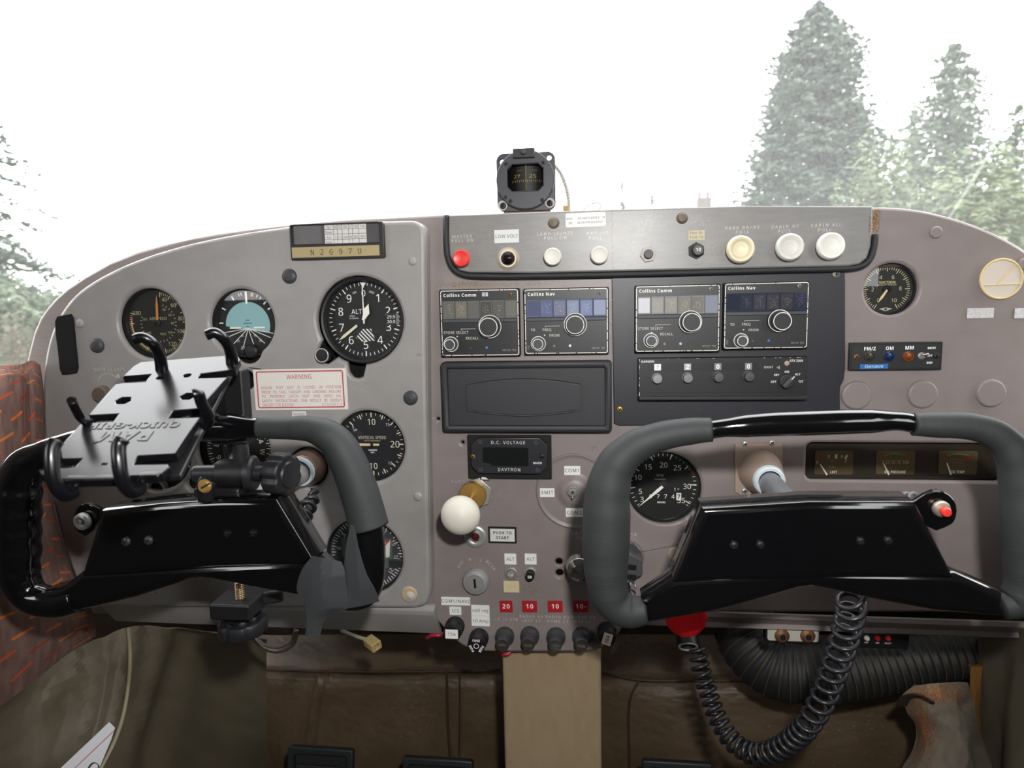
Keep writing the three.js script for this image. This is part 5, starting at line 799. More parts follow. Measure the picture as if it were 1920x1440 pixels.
// ---------------------------------------------------------------- yoke shafts and collars
const ZY = 0.185;
{
  const o = at(1424, 882, 0), q = metre(1424, 882, 0), t = thing('shaft_collar', 'beige flanged collar with white nylon ring round the co-pilot shaft', 'collar', V(o.x, o.y, 0.0003)), tan = std('#a18d7e', 0.5);
  part(t, 'flange', plate(outline([[1377, 832], [1466, 830], [1466, 925], [1440, 938], [1403, 936], [1377, 921]], 0, o), 0.003, 0.0008), tan, V(o.x, o.y, 0.0003));
  part(t, 'collar_dome', lathe([[42 * q, 0], [40 * q, 0.006], [35 * q, 0.018], [31 * q, 0.030], [29 * q, 0.034], [22 * q, 0.034]], 40), tan, V(o.x, o.y, 0.0034)); part(t, 'nylon_ring', lathe([[29 * q, 0], [28 * q, 0.004], [25 * q, 0.0055], [20.5 * q, 0.0055], [20.5 * q, 0]], 40), std('#c9d4da', 0.5), V(o.x, o.y, 0.0376), 'white nylon bearing ring');
  for (const [a, b] of [[1397, 832], [1447, 830], [1396, 920]]) screw(t, a, b, 0.0036, 6, M.steel);
  const o2 = at(577, 876, ZP), q2 = metre(577, 876, ZP), t2 = thing('shaft_collar', 'rusty ball collar with white nylon ring round the pilot shaft', 'collar', V(o2.x, o2.y, 0.0006));
  part(t2, 'ball_socket', lathe([[33 * q2, 0], [34 * q2, 0.014], [32 * q2, 0.028], [27 * q2, 0.036], [22 * q2, 0.038], [21 * q2, 0.034]], 40), std('#8d7768', 0.28, 0.75), V(o2.x, o2.y, 0.0006)); part(t2, 'nylon_ring', lathe([[26 * q2, 0], [25 * q2, 0.004], [21 * q2, 0.005], [20 * q2, 0]], 36), std('#c9d4da', 0.5), V(o2.x, o2.y, 0.0392), 'white nylon ring');
}
const SHAFT = { pilot: at(577, 878, ZP), copilot: at(1424, 884, 0) };
// ---------------------------------------------------------------- control yokes
const px3 = (list, dz = 0) => list.map(([x, y, z = 0]) => at(x, y, ZY + dz + z));
function along(list, q) { const n = list.length - 1; return (t) => { const u = t * n, i = Math.min(n - 1, u | 0), f = u - i, s = f * f * (3 - 2 * f); return (list[i] * (1 - s) + list[i + 1] * s) * q; }; }
function yoke(name, label, c, build) { const o = at(c[0], c[1], ZY), t = thing(name, label, 'yoke', V(o.x, o.y, ZY - 0.01)); build(t, metre(c[0], c[1], ZY), o); return t; }
const tapeBump = (() => { const c = canvasOf(64, 256), x = c.getContext('2d'); x.fillStyle = '#777'; x.fillRect(0, 0, 64, 256); for (let k = 0; k < 256; k += 32) { for (let i = 0; i < 32; i++) { const v = 110 + i * 2.2; x.fillStyle = `rgb(${v},${v},${v})`; x.fillRect(0, k + i, 64, 1); } } for (let i = 0; i < 500; i++) { x.fillStyle = rnd() < 0.5 ? '#999' : '#666'; x.globalAlpha = 0.4; x.fillRect(rnd() * 64, rnd() * 256, 2, 1); } return texture(c, false, [1, 1]); })();
M.tape.bumpMap = tapeBump; M.tape.bumpScale = 0.00025;
const sweepPart = (t, name, pts, radius, mat, opt, label) => part(t, name, local(sweep(pts, radius, opt), t.position), mat, t.position, label);
const platePart = (t, name, pts, z0, depth, bevel, mat, smooth = 1, label) => { const o = t.position; return part(t, name, plate(outline(pts, ZY + z0 + depth, o, smooth), depth, bevel, 4), mat, V(o.x, o.y, ZY + z0), label); };
const seam = (t, pts, z) => sweepPart(t, 'moulding_ridge', pts.map(([x, y]) => at(x, y, ZY + z)), 0.0011, M.gloss, { n: 40, radial: 8 });

const yokeR = yoke('control_yoke', 'glossy black yoke with both grips wrapped in grey tape', [1525, 1000], (t, q, o) => {
  sweepPart(t, 'top_bar', px3([[1300, 809, -0.002], [1330, 806], [1350, 803], [1420, 797], [1520, 793], [1620, 790], [1690, 790], [1708, 793], [1735, 797, -0.002]]), along([18, 18, 22.5, 24, 24, 24, 23, 18, 18], q), M.gloss, { n: 70, radial: 28 });
  const qL = metre(1130, 1000, ZY), qR = metre(1900, 1000, ZY);
  sweepPart(t, 'taped_grip', px3([[1334, 806], [1300, 808], [1240, 818], [1190, 838], [1155, 872], [1140, 920], [1137, 980], [1136, 1040], [1138, 1090], [1150, 1128], [1178, 1146], [1212, 1144]], 0.001), along([22, 25, 27, 31, 36, 41, 44.5, 45, 42, 38, 33, 27], qL), M.tape, { n: 110, radial: 30 }, 'grip wound with dark grey tape');
  sweepPart(t, 'taped_grip', px3([[1712, 796], [1760, 797], [1820, 800], [1866, 815], [1900, 850], [1915, 900], [1922, 970], [1926, 1040], [1922, 1095], [1905, 1130], [1876, 1138]], 0.001), along([23, 26, 27, 30, 36, 40, 43, 43, 41, 36, 26], qR), M.tape, { n: 110, radial: 30 }, 'grip wound with dark grey tape');
  platePart(t, 'hub_cover', [[1318, 954], [1520, 941], [1718, 941], [1792, 1085], [1525, 1087], [1262, 1094]], -0.018, 0.032, 0.005, M.gloss, 0);
  platePart(t, 'lower_arm', [[1262, 1086], [1203, 1126], [1217, 1170], [1330, 1151], [1455, 1118], [1495, 1106], [1525, 1102], [1556, 1107], [1610, 1120], [1750, 1148], [1880, 1158], [1884, 1116], [1794, 1076], [1525, 1074]], -0.016, 0.026, 0.005, M.gloss, 0);
  for (const [x, y] of [[1376, 1022], [1425, 1021], [1613, 1014], [1665, 1013]]) screw(t, x, y, ZY + 0.0142, 8.5, std('#3a3b3e', 0.35, 0.8));
  platePart(t, 'switch_tab', [[1700, 948], [1745, 920], [1766, 920], [1786, 932], [1796, 952], [1792, 976], [1782, 986], [1748, 999]], -0.014, 0.005, 0.001, M.gloss, 1);
  const b = at(1763, 953, ZY - 0.008), k = metre(1763, 953, ZY); part(t, 'button_collar', lathe([[17 * k, 0], [17 * k, 0.002], [15 * k, 0.004], [11 * k, 0.0055], [0, 0.0055]], 32), std('#a39c8e', 0.4, 0.5), b); part(t, 'talk_button', lathe([[9.5 * k, 0], [9.5 * k, 0.004], [8 * k, 0.0052], [0, 0.0056]], 28), M.red, b.clone().add(V(0, 0, 0.0055)), 'red push-to-talk button');
  const s0 = SHAFT.copilot; sweepPart(t, 'shaft', [V(s0.x, s0.y, 0.012), V(s0.x, s0.y, 0.09), V(s0.x, s0.y, ZY - 0.012)], 20 * metre(1424, 884, 0), std('#8d9096', 0.38, 0.55), { n: 20, radial: 32 }, 'grey metal control shaft');
});
const yokeL = yoke('control_yoke', 'glossy black yoke with bare moulded grip and unravelling tape', [365, 1000], (t, q, o) => {
  const qL = metre(30, 980, ZY), qR = metre(690, 940, ZY);
  sweepPart(t, 'top_bar', px3([[250, 812], [300, 806], [360, 802], [420, 800], [465, 801], [492, 803, -0.001], [520, 804, -0.002]]), along([20, 23, 24, 24, 23.5, 18, 17], q), M.gloss, { n: 50, radial: 28 });
  sweepPart(t, 'bare_grip', px3([[270, 810], [200, 816], [130, 834], [88, 850], [55, 868], [38, 896], [33, 940], [31, 990], [33, 1040], [38, 1085], [60, 1118], [105, 1130], [150, 1120]]), (tt) => { const r = along([20, 19, 20, 21, 24, 31, 35, 36.5, 36, 32, 27, 26, 25], qL)(tt), g = tt > 0.42 && tt < 0.78 ? 1 + 0.035 * Math.sin((tt - 0.42) * 100) : 1; return r * g; }, M.gloss, { n: 130, radial: 30 }, 'glossy black grip with finger grooves');
  sweepPart(t, 'taped_grip', px3([[484, 803], [530, 803], [585, 805], [625, 824], [650, 862], [668, 905], [682, 950], [692, 988]], 0.001), along([19, 20, 23, 29, 33, 34, 35, 36], qR), M.tape, { n: 80, radial: 30 }, 'grip wound with dark grey tape');
  sweepPart(t, 'exposed_grip', px3([[680, 955, -0.002], [690, 990, -0.002], [694, 1040], [692, 1085], [682, 1112], [650, 1118], [580, 1100]]), along([28, 28, 28, 28, 26, 24, 24], qR), M.gloss, { n: 50, radial: 28 }, 'bare black grip under the tape');
  platePart(t, 'hub_cover', [[187, 958], [300, 944], [415, 937], [518, 935], [588, 1050], [578, 1059], [400, 1065], [150, 1083]], -0.018, 0.032, 0.005, M.gloss, 0);
  platePart(t, 'lower_arm', [[150, 1074], [115, 1102], [70, 1114], [62, 1146], [105, 1154], [175, 1141], [250, 1123], [325, 1098], [350, 1089], [374, 1086], [400, 1089], [465, 1102], [620, 1130], [640, 1100], [590, 1052], [470, 1057]], -0.016, 0.026, 0.005, M.gloss, 0);
  for (const [x, y] of [[237, 1015], [279, 1013], [427, 1001], [476, 1000]]) screw(t, x, y, ZY + 0.0142, 8, std(x < 300 ? '#55575a' : '#1a1b1d', 0.35, 0.7));
  platePart(t, 'switch_tab', [[192, 957], [168, 945], [155, 944], [142, 954], [136, 976], [140, 994], [165, 1010]], -0.014, 0.005, 0.001, M.gloss, 1);
  const b = at(158, 976, ZY - 0.008), k = metre(158, 976, ZY); part(t, 'button_collar', lathe([[15 * k, 0], [14.5 * k, 0.004], [11 * k, 0.005], [9 * k, 0.0052], [8 * k, 0.003], [0, 0.003]], 32), M.steel, b); part(t, 'button_stud', lathe([[5 * k, 0], [4.5 * k, 0.002], [2 * k, 0.0026], [0, 0.0022]], 20), M.dullSteel, b.clone().add(V(0, 0, 0.003)), 'broken steel button stud');
  const s0 = SHAFT.pilot; sweepPart(t, 'shaft', [V(s0.x, s0.y, 0.016), V(s0.x, s0.y, 0.10), V(s0.x, s0.y, ZY - 0.012)], 18 * metre(577, 878, ZP), M.steel, { n: 20, radial: 32 }, 'polished metal control shaft');
  // the tape's loose end hangs from the lower corner
  const tp = std('#333537', 0.8);
  const g = sheet(grid([[[586, 1042, 0.205], [610, 1047, 0.214], [640, 1053, 0.212]], [[566, 1068, 0.203], [605, 1075, 0.216], [646, 1070, 0.214]], [[556, 1105, 0.2], [600, 1110, 0.214], [650, 1105, 0.21]], [[570, 1130, 0.204], [606, 1135, 0.212], [652, 1140, 0.206]], [[575, 1162, 0.203], [592, 1163, 0.206], [612, 1158, 0.203]], [[572, 1192, 0.2], [586, 1193, 0.203], [600, 1192, 0.2]]]), 16, 26, 0.0006);
  part(t, 'loose_tape', local(g, t.position), tp, t.position, 'loose hanging end of grey tape');
  const g2 = sheet(grid([[[657, 985, 0.216], [660, 986, 0.217], [664, 988, 0.217]], [[648, 1030, 0.213], [658, 1030, 0.217], [672, 1028, 0.218]], [[645, 1075, 0.211], [664, 1075, 0.216], [686, 1075, 0.218]], [[645, 1105, 0.208], [672, 1110, 0.214], [702, 1105, 0.217]], [[640, 1142, 0.206], [675, 1137, 0.21], [711, 1128, 0.213]]]), 14, 20, 0.0006);
  part(t, 'loose_tape', local(g2, t.position), tp, t.position, 'peeled triangular flap of grey tape');
});

// ---------------------------------------------------------------- phone cradle clamped to the pilot's yoke
{
  const A = V(-0.014, 0.592, -1).applyQuaternion(camera.quaternion).normalize();      // the plate's long side, rising away from the seat
  const Wd = A.clone().cross(V(0, 1, 0)).normalize(), N = Wd.clone().cross(A).normalize();
  const dirOf = (px, py) => V((px - W0 / 2) / F0, (H0 / 2 - py) / F0, -1).applyQuaternion(camera.quaternion);
  const C = camera.position.clone().addScaledVector(dirOf(275, 775), 0.462);
  const on = (px, py, h = 0) => { const d = dirOf(px, py), c = C.clone().addScaledVector(N, h); return camera.position.clone().addScaledVector(d, c.clone().sub(camera.position).dot(N) / d.dot(N)); };
  const uv = (px, py, h = 0) => { const p = on(px, py, h).sub(C); return new THREE.Vector2(p.dot(Wd), p.dot(A)); };
  const basis = new THREE.Matrix4().makeBasis(Wd, A, N);
  const t = thing('phone_cradle', 'black phone cradle with hooked fingers and raised lettering on the pilot yoke', 'phone holder', V(C.x, C.y - 0.09, C.z - 0.03));
  const put = (name, g, mat, p, label) => { const m = part(t, name, g, mat, p, label); m.quaternion.setFromRotationMatrix(basis); return m; };
  const sock = std('#1c1d20', 0.42); const pl = std('#0e0e11', 0.24), pm = std('#0c0c0f', 0.26);
  const s = new THREE.Shape([[250, 686], [264, 678], [437, 665], [447, 668], [450, 674], [441, 693], [378, 700], [371, 709], [428, 707], [373, 766], [325, 770], [316, 784], [375, 782], [330, 851], [260, 855], [251, 871], [314, 870], [319, 876], [302, 890], [120, 899], [75, 891], [72, 882], [100, 879], [114, 878], [141, 875], [152, 860], [114, 861], [111, 838], [150, 795], [172, 792], [212, 790], [222, 776], [167, 779], [166, 777], [216, 720], [233, 717], [272, 716], [282, 702], [230, 706]].map(([a, b]) => uv(a, b)));
  const hex = (px, py, r) => { const c = uv(px, py); return new THREE.Path([...Array(6)].map((_, i) => new THREE.Vector2(c.x + r * Math.cos(i * Math.PI / 3), c.y + r * 0.9 * Math.sin(i * Math.PI / 3)))); };
  s.holes.push(hex(231, 751, 0.0052), hex(352, 743, 0.0050)); for (const [a, b] of [[301, 708], [351, 704]]) { const c = uv(a, b); s.holes.push(new THREE.Path(circle(0.0023, c.x, c.y).getPoints(14))); }
  { const c = [[184, 874], [191, 866], [207, 866], [201, 874]].map(([a, b]) => uv(a, b)); s.holes.push(new THREE.Path(c)); }
  const g = plate(s, 0.0055, 0.0009, 2); g.translate(0, 0, -0.0055); put('cradle_plate', g, pl, C);
  // inner frame under the plate closes its slots
  const s2 = new THREE.Shape([[266, 690], [430, 676], [330, 868], [95, 884]].map(([a, b]) => uv(a, b))); const g2 = plate(s2, 0.004, 0.001); g2.translate(0, 0, -0.0135); put('inner_slide', g2, M.black, C);
  const line = (a, b, c, d, h = 0.0001) => { const p = on(a, b, h), q = on(c, d, h), m = put('front_lip', rbox(p.distanceTo(q), 0.0045, 0.006, 0.0012), pl, p.clone().lerp(q, 0.5).addScaledVector(N, -0.002)); return m; };
  line(122, 900, 226, 894); line(262, 892, 300, 889);
  const path = (l) => l.map(([a, b, h]) => on(a, b, h));
  const finger = (name, l, r, label) => part(t, name, local(sweep(path(l), r, { n: 40, radial: 14 }), t.position), pm, t.position, label);
  finger('upper_finger', [[304, 700, -0.003], [302, 680, 0.006], [296, 658, 0.018], [283, 641, 0.028], [266, 633, 0.032], [252, 637, 0.031]], (u) => [0.0048 - 0.0008 * u, 0.0036], 'curved upper finger');
  finger('upper_finger', [[436, 688, -0.003], [434, 668, 0.006], [428, 648, 0.018], [416, 632, 0.028], [402, 624, 0.032], [387, 629, 0.031]], (u) => [0.0048 - 0.0008 * u, 0.0036], 'curved upper finger');
  finger('side_peg', [[172, 794, -0.004], [160, 790, 0.002], [151, 782, 0.006], [143, 768, 0.014], [134, 750, 0.024]], 0.0029, 'round side peg');
  finger('side_peg', [[384, 800, -0.006], [392, 790, -0.002], [390, 777, 0.006], [379, 758, 0.016], [370, 738, 0.026], [362, 740, 0.026]], 0.0036, 'angled side peg');
  finger('lower_finger', [[138, 922, -0.008], [124, 928, -0.006], [110, 918, 0.0], [100, 895, 0.008], [97, 865, 0.016], [99, 838, 0.022], [106, 826, 0.024]], (u) => [0.0038, 0.0042], 'hooked lower finger');
  finger('lower_finger', [[264, 912, -0.008], [250, 922, -0.006], [236, 912, 0.0], [227, 890, 0.008], [223, 860, 0.016], [224, 832, 0.022], [232, 822, 0.024]], (u) => [0.0038, 0.0042], 'hooked lower finger');
  for (const [a, b] of [[185, 785], [350, 777]]) { const r = put('slide_screw', lathe([[0.0042, 0], [0.0042, 0.001], [0.003, 0.0014], [0.0026, 0.0006], [0, 0.0006]], 24), M.steel, on(a, b, -0.0088)); }
  // raised lettering, read from the windscreen side
  const font = await new FontLoader().loadAsync('fonts/droid/droid_sans_bold.typeface.json');
  for (const [word, px, py, size] of [['QUICK-GRIP', 254, 796, 0.0068], ['RAM', 234, 818, 0.0108], ['®', 178, 829, 0.0026], ['™', 166, 807, 0.0026]]) { const tg = new TextGeometry(word, { font, size, depth: 0.0005, curveSegments: 4, bevelEnabled: false }); tg.center(); tg.scale(1.08, 1, 1); tg.rotateZ(Math.PI); const m = put('raised_lettering', tg, pm, on(px, py, 0.0002), `raised lettering reading ${word}`); }
  // arm down to the ball clamp on the yoke shaft
  const P = (x, y, z) => at(x, y, z);
  part(t, 'support_arm', local(sweep([on(375, 742, -0.016), P(428, 790, 0.155), P(442, 835, 0.155), P(446, 880, 0.165)], () => [0.0055, 0.017], { n: 30, radial: 18 }), t.position), pm, t.position);
  part(t, 'back_bracket', rbox(0.032, 0.062, 0.014, 0.002), M.black, at(431, 762, 0.168));
  const X = V(1, 0, -0.1).normalize(), k = metre(440, 888, 0.18), B = (x) => at(x, 888 + (460 - x) * 0.0, 0.18);
  const turned = (name, prof, x, mat, label) => { const m = part(t, name, lathe(prof.map(([r, z]) => [r * k, z * k]), 32), mat, B(x), label); m.quaternion.setFromUnitVectors(V(0, 0, 1), X); return m; };
  turned('barrel_end', [[0, 0], [13, 0], [15, 3], [15, 45], [0, 45]], 364, sock); turned('socket_body', [[18, 0], [25, 4], [26, 30], [22, 56], [18, 60]], 408, M.black); turned('socket_disc', [[24, 0], [31, 2], [32, 12], [28, 16], [0, 16]], 463, sock); turned('spindle', [[14, 0], [14, 34], [0, 34]], 480, sock);
  const star = new THREE.Shape([...Array(60)].map((_, i) => { const a = i / 60 * 2 * Math.PI, r = (38 - 4.5 * Math.pow(Math.max(0, Math.cos(a * 6)), 2)) * k; return new THREE.Vector2(r * Math.cos(a), r * Math.sin(a)); }));
  { const m = part(t, 'star_knob', plate(star, 34 * k, 0.0022, 3), sock, B(512), 'ribbed black clamp knob'); m.quaternion.setFromUnitVectors(V(0, 0, 1), V(1, 0, 0.22).normalize()); const cap = new THREE.Mesh(lathe([[24 * k, 0], [22 * k, 0.0015], [0, 0.002]], 28), sock); cap.name = 'knob_cap'; cap.position.z = 34 * k; m.add(cap); }
  part(t, 'clamp_lug', local(sweep([at(392, 900, 0.195), at(386, 911, 0.197), at(386, 936, 0.195)], () => [0.0075, 0.006], { n: 14, radial: 16 }), t.position), M.black, t.position);
  part(t, 'brass_screw', lathe([[12 * k, 0], [12 * k, 0.0015], [9 * k, 0.003], [0, 0.003]], 24), M.brass, at(385, 911, 0.2035), 'bright brass screw'); part(t, 'screw_slot', rbox(18 * k, 3 * k, 0.001, 0.0002), M.hole, at(385, 911, 0.2066), null, [0, 0, 0.5]);
  part(t, 'clamp_block', rbox(0.040, 0.022, 0.030, 0.003), M.black, at(424, 930, 0.172));
  // lower jaw: threaded bolt, block and hand wheel under the yoke
  part(t, 'threaded_bolt', local((() => { const c = at(448, 1090, 0.165), e = at(456, 1162, 0.165), n = 120, len = c.y - e.y; return sweep([...Array(5)].map((_, i) => V(c.x, c.y - len * i / 4, c.z)), (u) => 0.0036 + 0.0006 * Math.sin(u * 120), { n: 160, radial: 12 }); })(), t.position), std('#b29a7c', 0.3, 0.9), t.position, 'bright threaded bolt');
  part(t, 'jaw_block', rbox(0.036, 0.014, 0.03, 0.002), M.black, at(446, 1135, 0.165)); part(t, 'jaw_wing', rbox(0.05, 0.012, 0.018, 0.003), sock, at(475, 1120, 0.150), null, [0, 0.5, 0]);
  const star2 = new THREE.Shape([...Array(72)].map((_, i) => { const a = i / 72 * 2 * Math.PI, r = 0.0205 - 0.0018 * Math.pow(Math.max(0, Math.cos(a * 7)), 2); return new THREE.Vector2(r * Math.cos(a), r * Math.sin(a)); })); for (let i = 0; i < 6; i++) { const a = i * Math.PI / 3; star2.holes.push(new THREE.Path(circle(0.0042, 0.0115 * Math.cos(a), 0.0115 * Math.sin(a)).getPoints(12))); }
  const wh = part(t, 'hand_wheel', plate(star2, 0.012, 0.0016, 2), sock, at(456, 1185, 0.165), 'black spoked hand wheel'); wh.rotation.x = -Math.PI / 2;
}

// ---------------------------------------------------------------- beneath the panel
const noise2 = (() => { const n = [...Array(64 * 64)].map(() => rnd()); const g = (i, j) => n[((j & 63) << 6) | (i & 63)]; return (x, y) => { const i = Math.floor(x), j = Math.floor(y), s = x - i, t = y - j, a = s * s * (3 - 2 * s), b = t * t * (3 - 2 * t); return (g(i, j) * (1 - a) + g(i + 1, j) * a) * (1 - b) + (g(i, j + 1) * (1 - a) + g(i + 1, j + 1) * a) * b; }; })();
function clothTex(size, base, amount, draw, step = 1) {
  const c = canvasOf(size, size), x = c.getContext('2d'), d = x.createImageData(size, size);
  for (let j = 0; j < size; j++) for (let i = 0; i < size; i++) { const n = ((rnd() - 0.5) + (noise2(i / 30, j / 30) - 0.5) * 1.1 + ((i % 3 === 0) !== (j % 3 === 0) ? 0.25 : 0) * step) * amount; d.data.set([base[0] + n, base[1] + n, base[2] + n, 255], (j * size + i) * 4); }
  x.putImageData(d, 0, 0); if (draw) draw(x, size); return texture(c);
}
{ // door upholstery with orange dashes
  const map = clothTex(1024, [104, 78, 70], 22, (x, S) => {
    // drawn at the cushion's own proportions: 150 across, 640 down
    x.scale(S / 150, S / 640); x.lineCap = 'round';
    const dash = (u, v, len, ang, w, col) => { x.strokeStyle = col; x.lineWidth = w; x.beginPath(); x.moveTo(u - Math.cos(ang) * len / 2, v + Math.sin(ang) * len / 2); x.lineTo(u + Math.cos(ang) * len / 2, v - Math.sin(ang) * len / 2); x.stroke(); };
    const cols = ['#c85f2a', '#b04a22', '#8f3420', '#bd6a30'];
    for (let i = 0; i < 21; i++) { dash(130, 6 + i * 31, 22, 0.04, 4.4, cols[i % 2]); for (let k = 0; k < 3; k++) dash(18 + k * 36 + (i % 2) * 18, 8 + i * 30, 22, 0.55, 4.2, cols[(i * 3 + k) % 4]); }
  });
  const o = at(60, 1000, 0.03), t = thing('side_upholstery', 'brown fabric side cushion with orange woven dashes', 'upholstery', V(o.x, at(40, 1320, 0.05).y, 0.05));
  const z = (r) => r;
  const rows = [[[-70, 700, 0.085], [0, 686, 0.075], [36, 684, 0.058], [60, 676, 0.05], [76, 684, 0.02]], [[-70, 740, 0.105], [-10, 722, 0.1], [34, 722, 0.066], [62, 722, 0.06], [82, 735, 0.02]], [[-70, 850, 0.115], [-10, 850, 0.112], [38, 850, 0.07], [66, 850, 0.062], [87, 850, 0.02]], [[-70, 950, 0.115], [-10, 950, 0.112], [46, 950, 0.075], [80, 950, 0.062], [101, 950, 0.02]], [[-70, 1060, 0.115], [0, 1060, 0.108], [64, 1060, 0.08], [105, 1060, 0.055], [132, 1060, 0.02]], [[-70, 1180, 0.11], [10, 1175, 0.1], [80, 1165, 0.075], [130, 1160, 0.045], [175, 1152, 0.01]], [[-70, 1370, 0.10], [10, 1318, 0.085], [75, 1268, 0.06], [130, 1228, 0.03], [180, 1192, -0.005]]];
  part(t, 'cushion', local(sheet(grid(rows), 40, 70, 0.006), t.position), new THREE.MeshPhysicalMaterial({ color: '#fff', map, roughness: 0.95, sheen: 0.15, bumpMap: GRAIN, bumpScale: 0.0005 }), t.position);
}
{ // tan kick panel with piping and folds
  const map = clothTex(512, [86, 78, 62], 10, null, 0.6), o = at(200, 1440, 0.06), t = thing('kick_panel', 'olive tan vinyl kick panel with piped seam and soft folds', 'upholstery', V(o.x, o.y - 0.05, 0.02));
  const rows = [[[-80, 1372, 0.1], [75, 1266, 0.062], [150, 1212, 0.02], [240, 1176, -0.02], [310, 1176, -0.06], [400, 1186, -0.14], [500, 1200, -0.2]], [[-80, 1410, 0.11], [70, 1310, 0.078], [150, 1262, 0.035], [240, 1236, 0.0], [310, 1230, -0.06], [400, 1250, -0.14], [500, 1262, -0.2]], [[-80, 1450, 0.12], [60, 1380, 0.09], [140, 1330, 0.05], [228, 1320, 0.02], [300, 1310, -0.04], [400, 1330, -0.13], [500, 1350, -0.2]], [[-80, 1500, 0.12], [50, 1450, 0.1], [120, 1430, 0.075], [200, 1420, 0.05], [290, 1410, -0.02], [400, 1420, -0.12], [500, 1430, -0.2]], [[-80, 1560, 0.12], [40, 1560, 0.11], [110, 1560, 0.09], [175, 1560, 0.07], [280, 1560, 0.0], [400, 1560, -0.11], [500, 1560, -0.2]]];
  const fold = (u, v) => 0.006 * Math.exp(-Math.pow((u - 0.30 - v * 0.05) / 0.03, 2)) * (1 - v) - 0.007 * Math.exp(-Math.pow((u - 0.42 - v * 0.02) / 0.025, 2)) + 0.006 * Math.sin(u * 40 + v * 5) * Math.exp(-Math.pow((u - 0.66) / 0.1, 2)) + (noise2(u * 4, v * 4) - 0.5) * 0.003;
  part(t, 'vinyl_sheet', local(sheet(grid(rows), 90, 60, 0.004, fold), t.position), new THREE.MeshPhysicalMaterial({ color: '#fff', map, roughness: 0.6 }), t.position);
  part(t, 'piping', local(sweep([[240, 1178, -0.008], [244, 1230, 0.012], [240, 1290, 0.02], [230, 1345, 0.036], [214, 1392, 0.056], [190, 1440, 0.074], [170, 1480, 0.085]].map(([a, b, c]) => at(a, b, c)), 0.0022, { n: 60, radial: 10 }), t.position), std('#8d8468', 0.5), t.position, 'pale piped seam');
  // checklist card in the pocket
  const q = metre(150, 1410, 0.09), cd = thing('checklist_card', 'white checklist card with thin red border tucked in the pocket', 'card', at(150, 1440, 0.1));
  const r = printed(150, 120, 4, (x) => { fill(x, '#d2d2d6', 150, 120); x.strokeStyle = '#a0283a'; x.lineWidth = 1; x.strokeRect(8, 20, 160, 140); x.save(); x.translate(98, 40); x.rotate(1.75); x.restore(); txt(x, 'Ce', 82, 30, 26, { color: '#25252b', font: 'serif', align: 'left', turn: 1.45 }); });
  const p3 = [[92, 1462, 0.118], [208, 1352, 0.086], [220, 1362, 0.085], [214, 1384, 0.088], [186, 1446, 0.104], [166, 1480, 0.112]].map(([a, b, c]) => at(a, b, c)), u = p3[1].clone().sub(p3[0]).normalize(), n = u.clone().cross(p3[4].clone().sub(p3[0])).normalize().negate(), v = n.clone().cross(u);
  if (n.z < 0) { n.negate(); v.negate(); }
  const sh = new THREE.Shape(p3.map((p) => new THREE.Vector2(p.clone().sub(p3[0]).dot(u), p.clone().sub(p3[0]).dot(v)))), g = plate(sh, 0.0006, 0), L = p3[1].distanceTo(p3[0]); toCell(g, r, -0.01, -0.08, L, 0.004);
  const m = part(cd, 'card', g, pageMat(r.p, 'paper'), p3[0].clone().addScaledVector(n, 0.004)); m.quaternion.setFromRotationMatrix(new THREE.Matrix4().makeBasis(u, v, n));
}
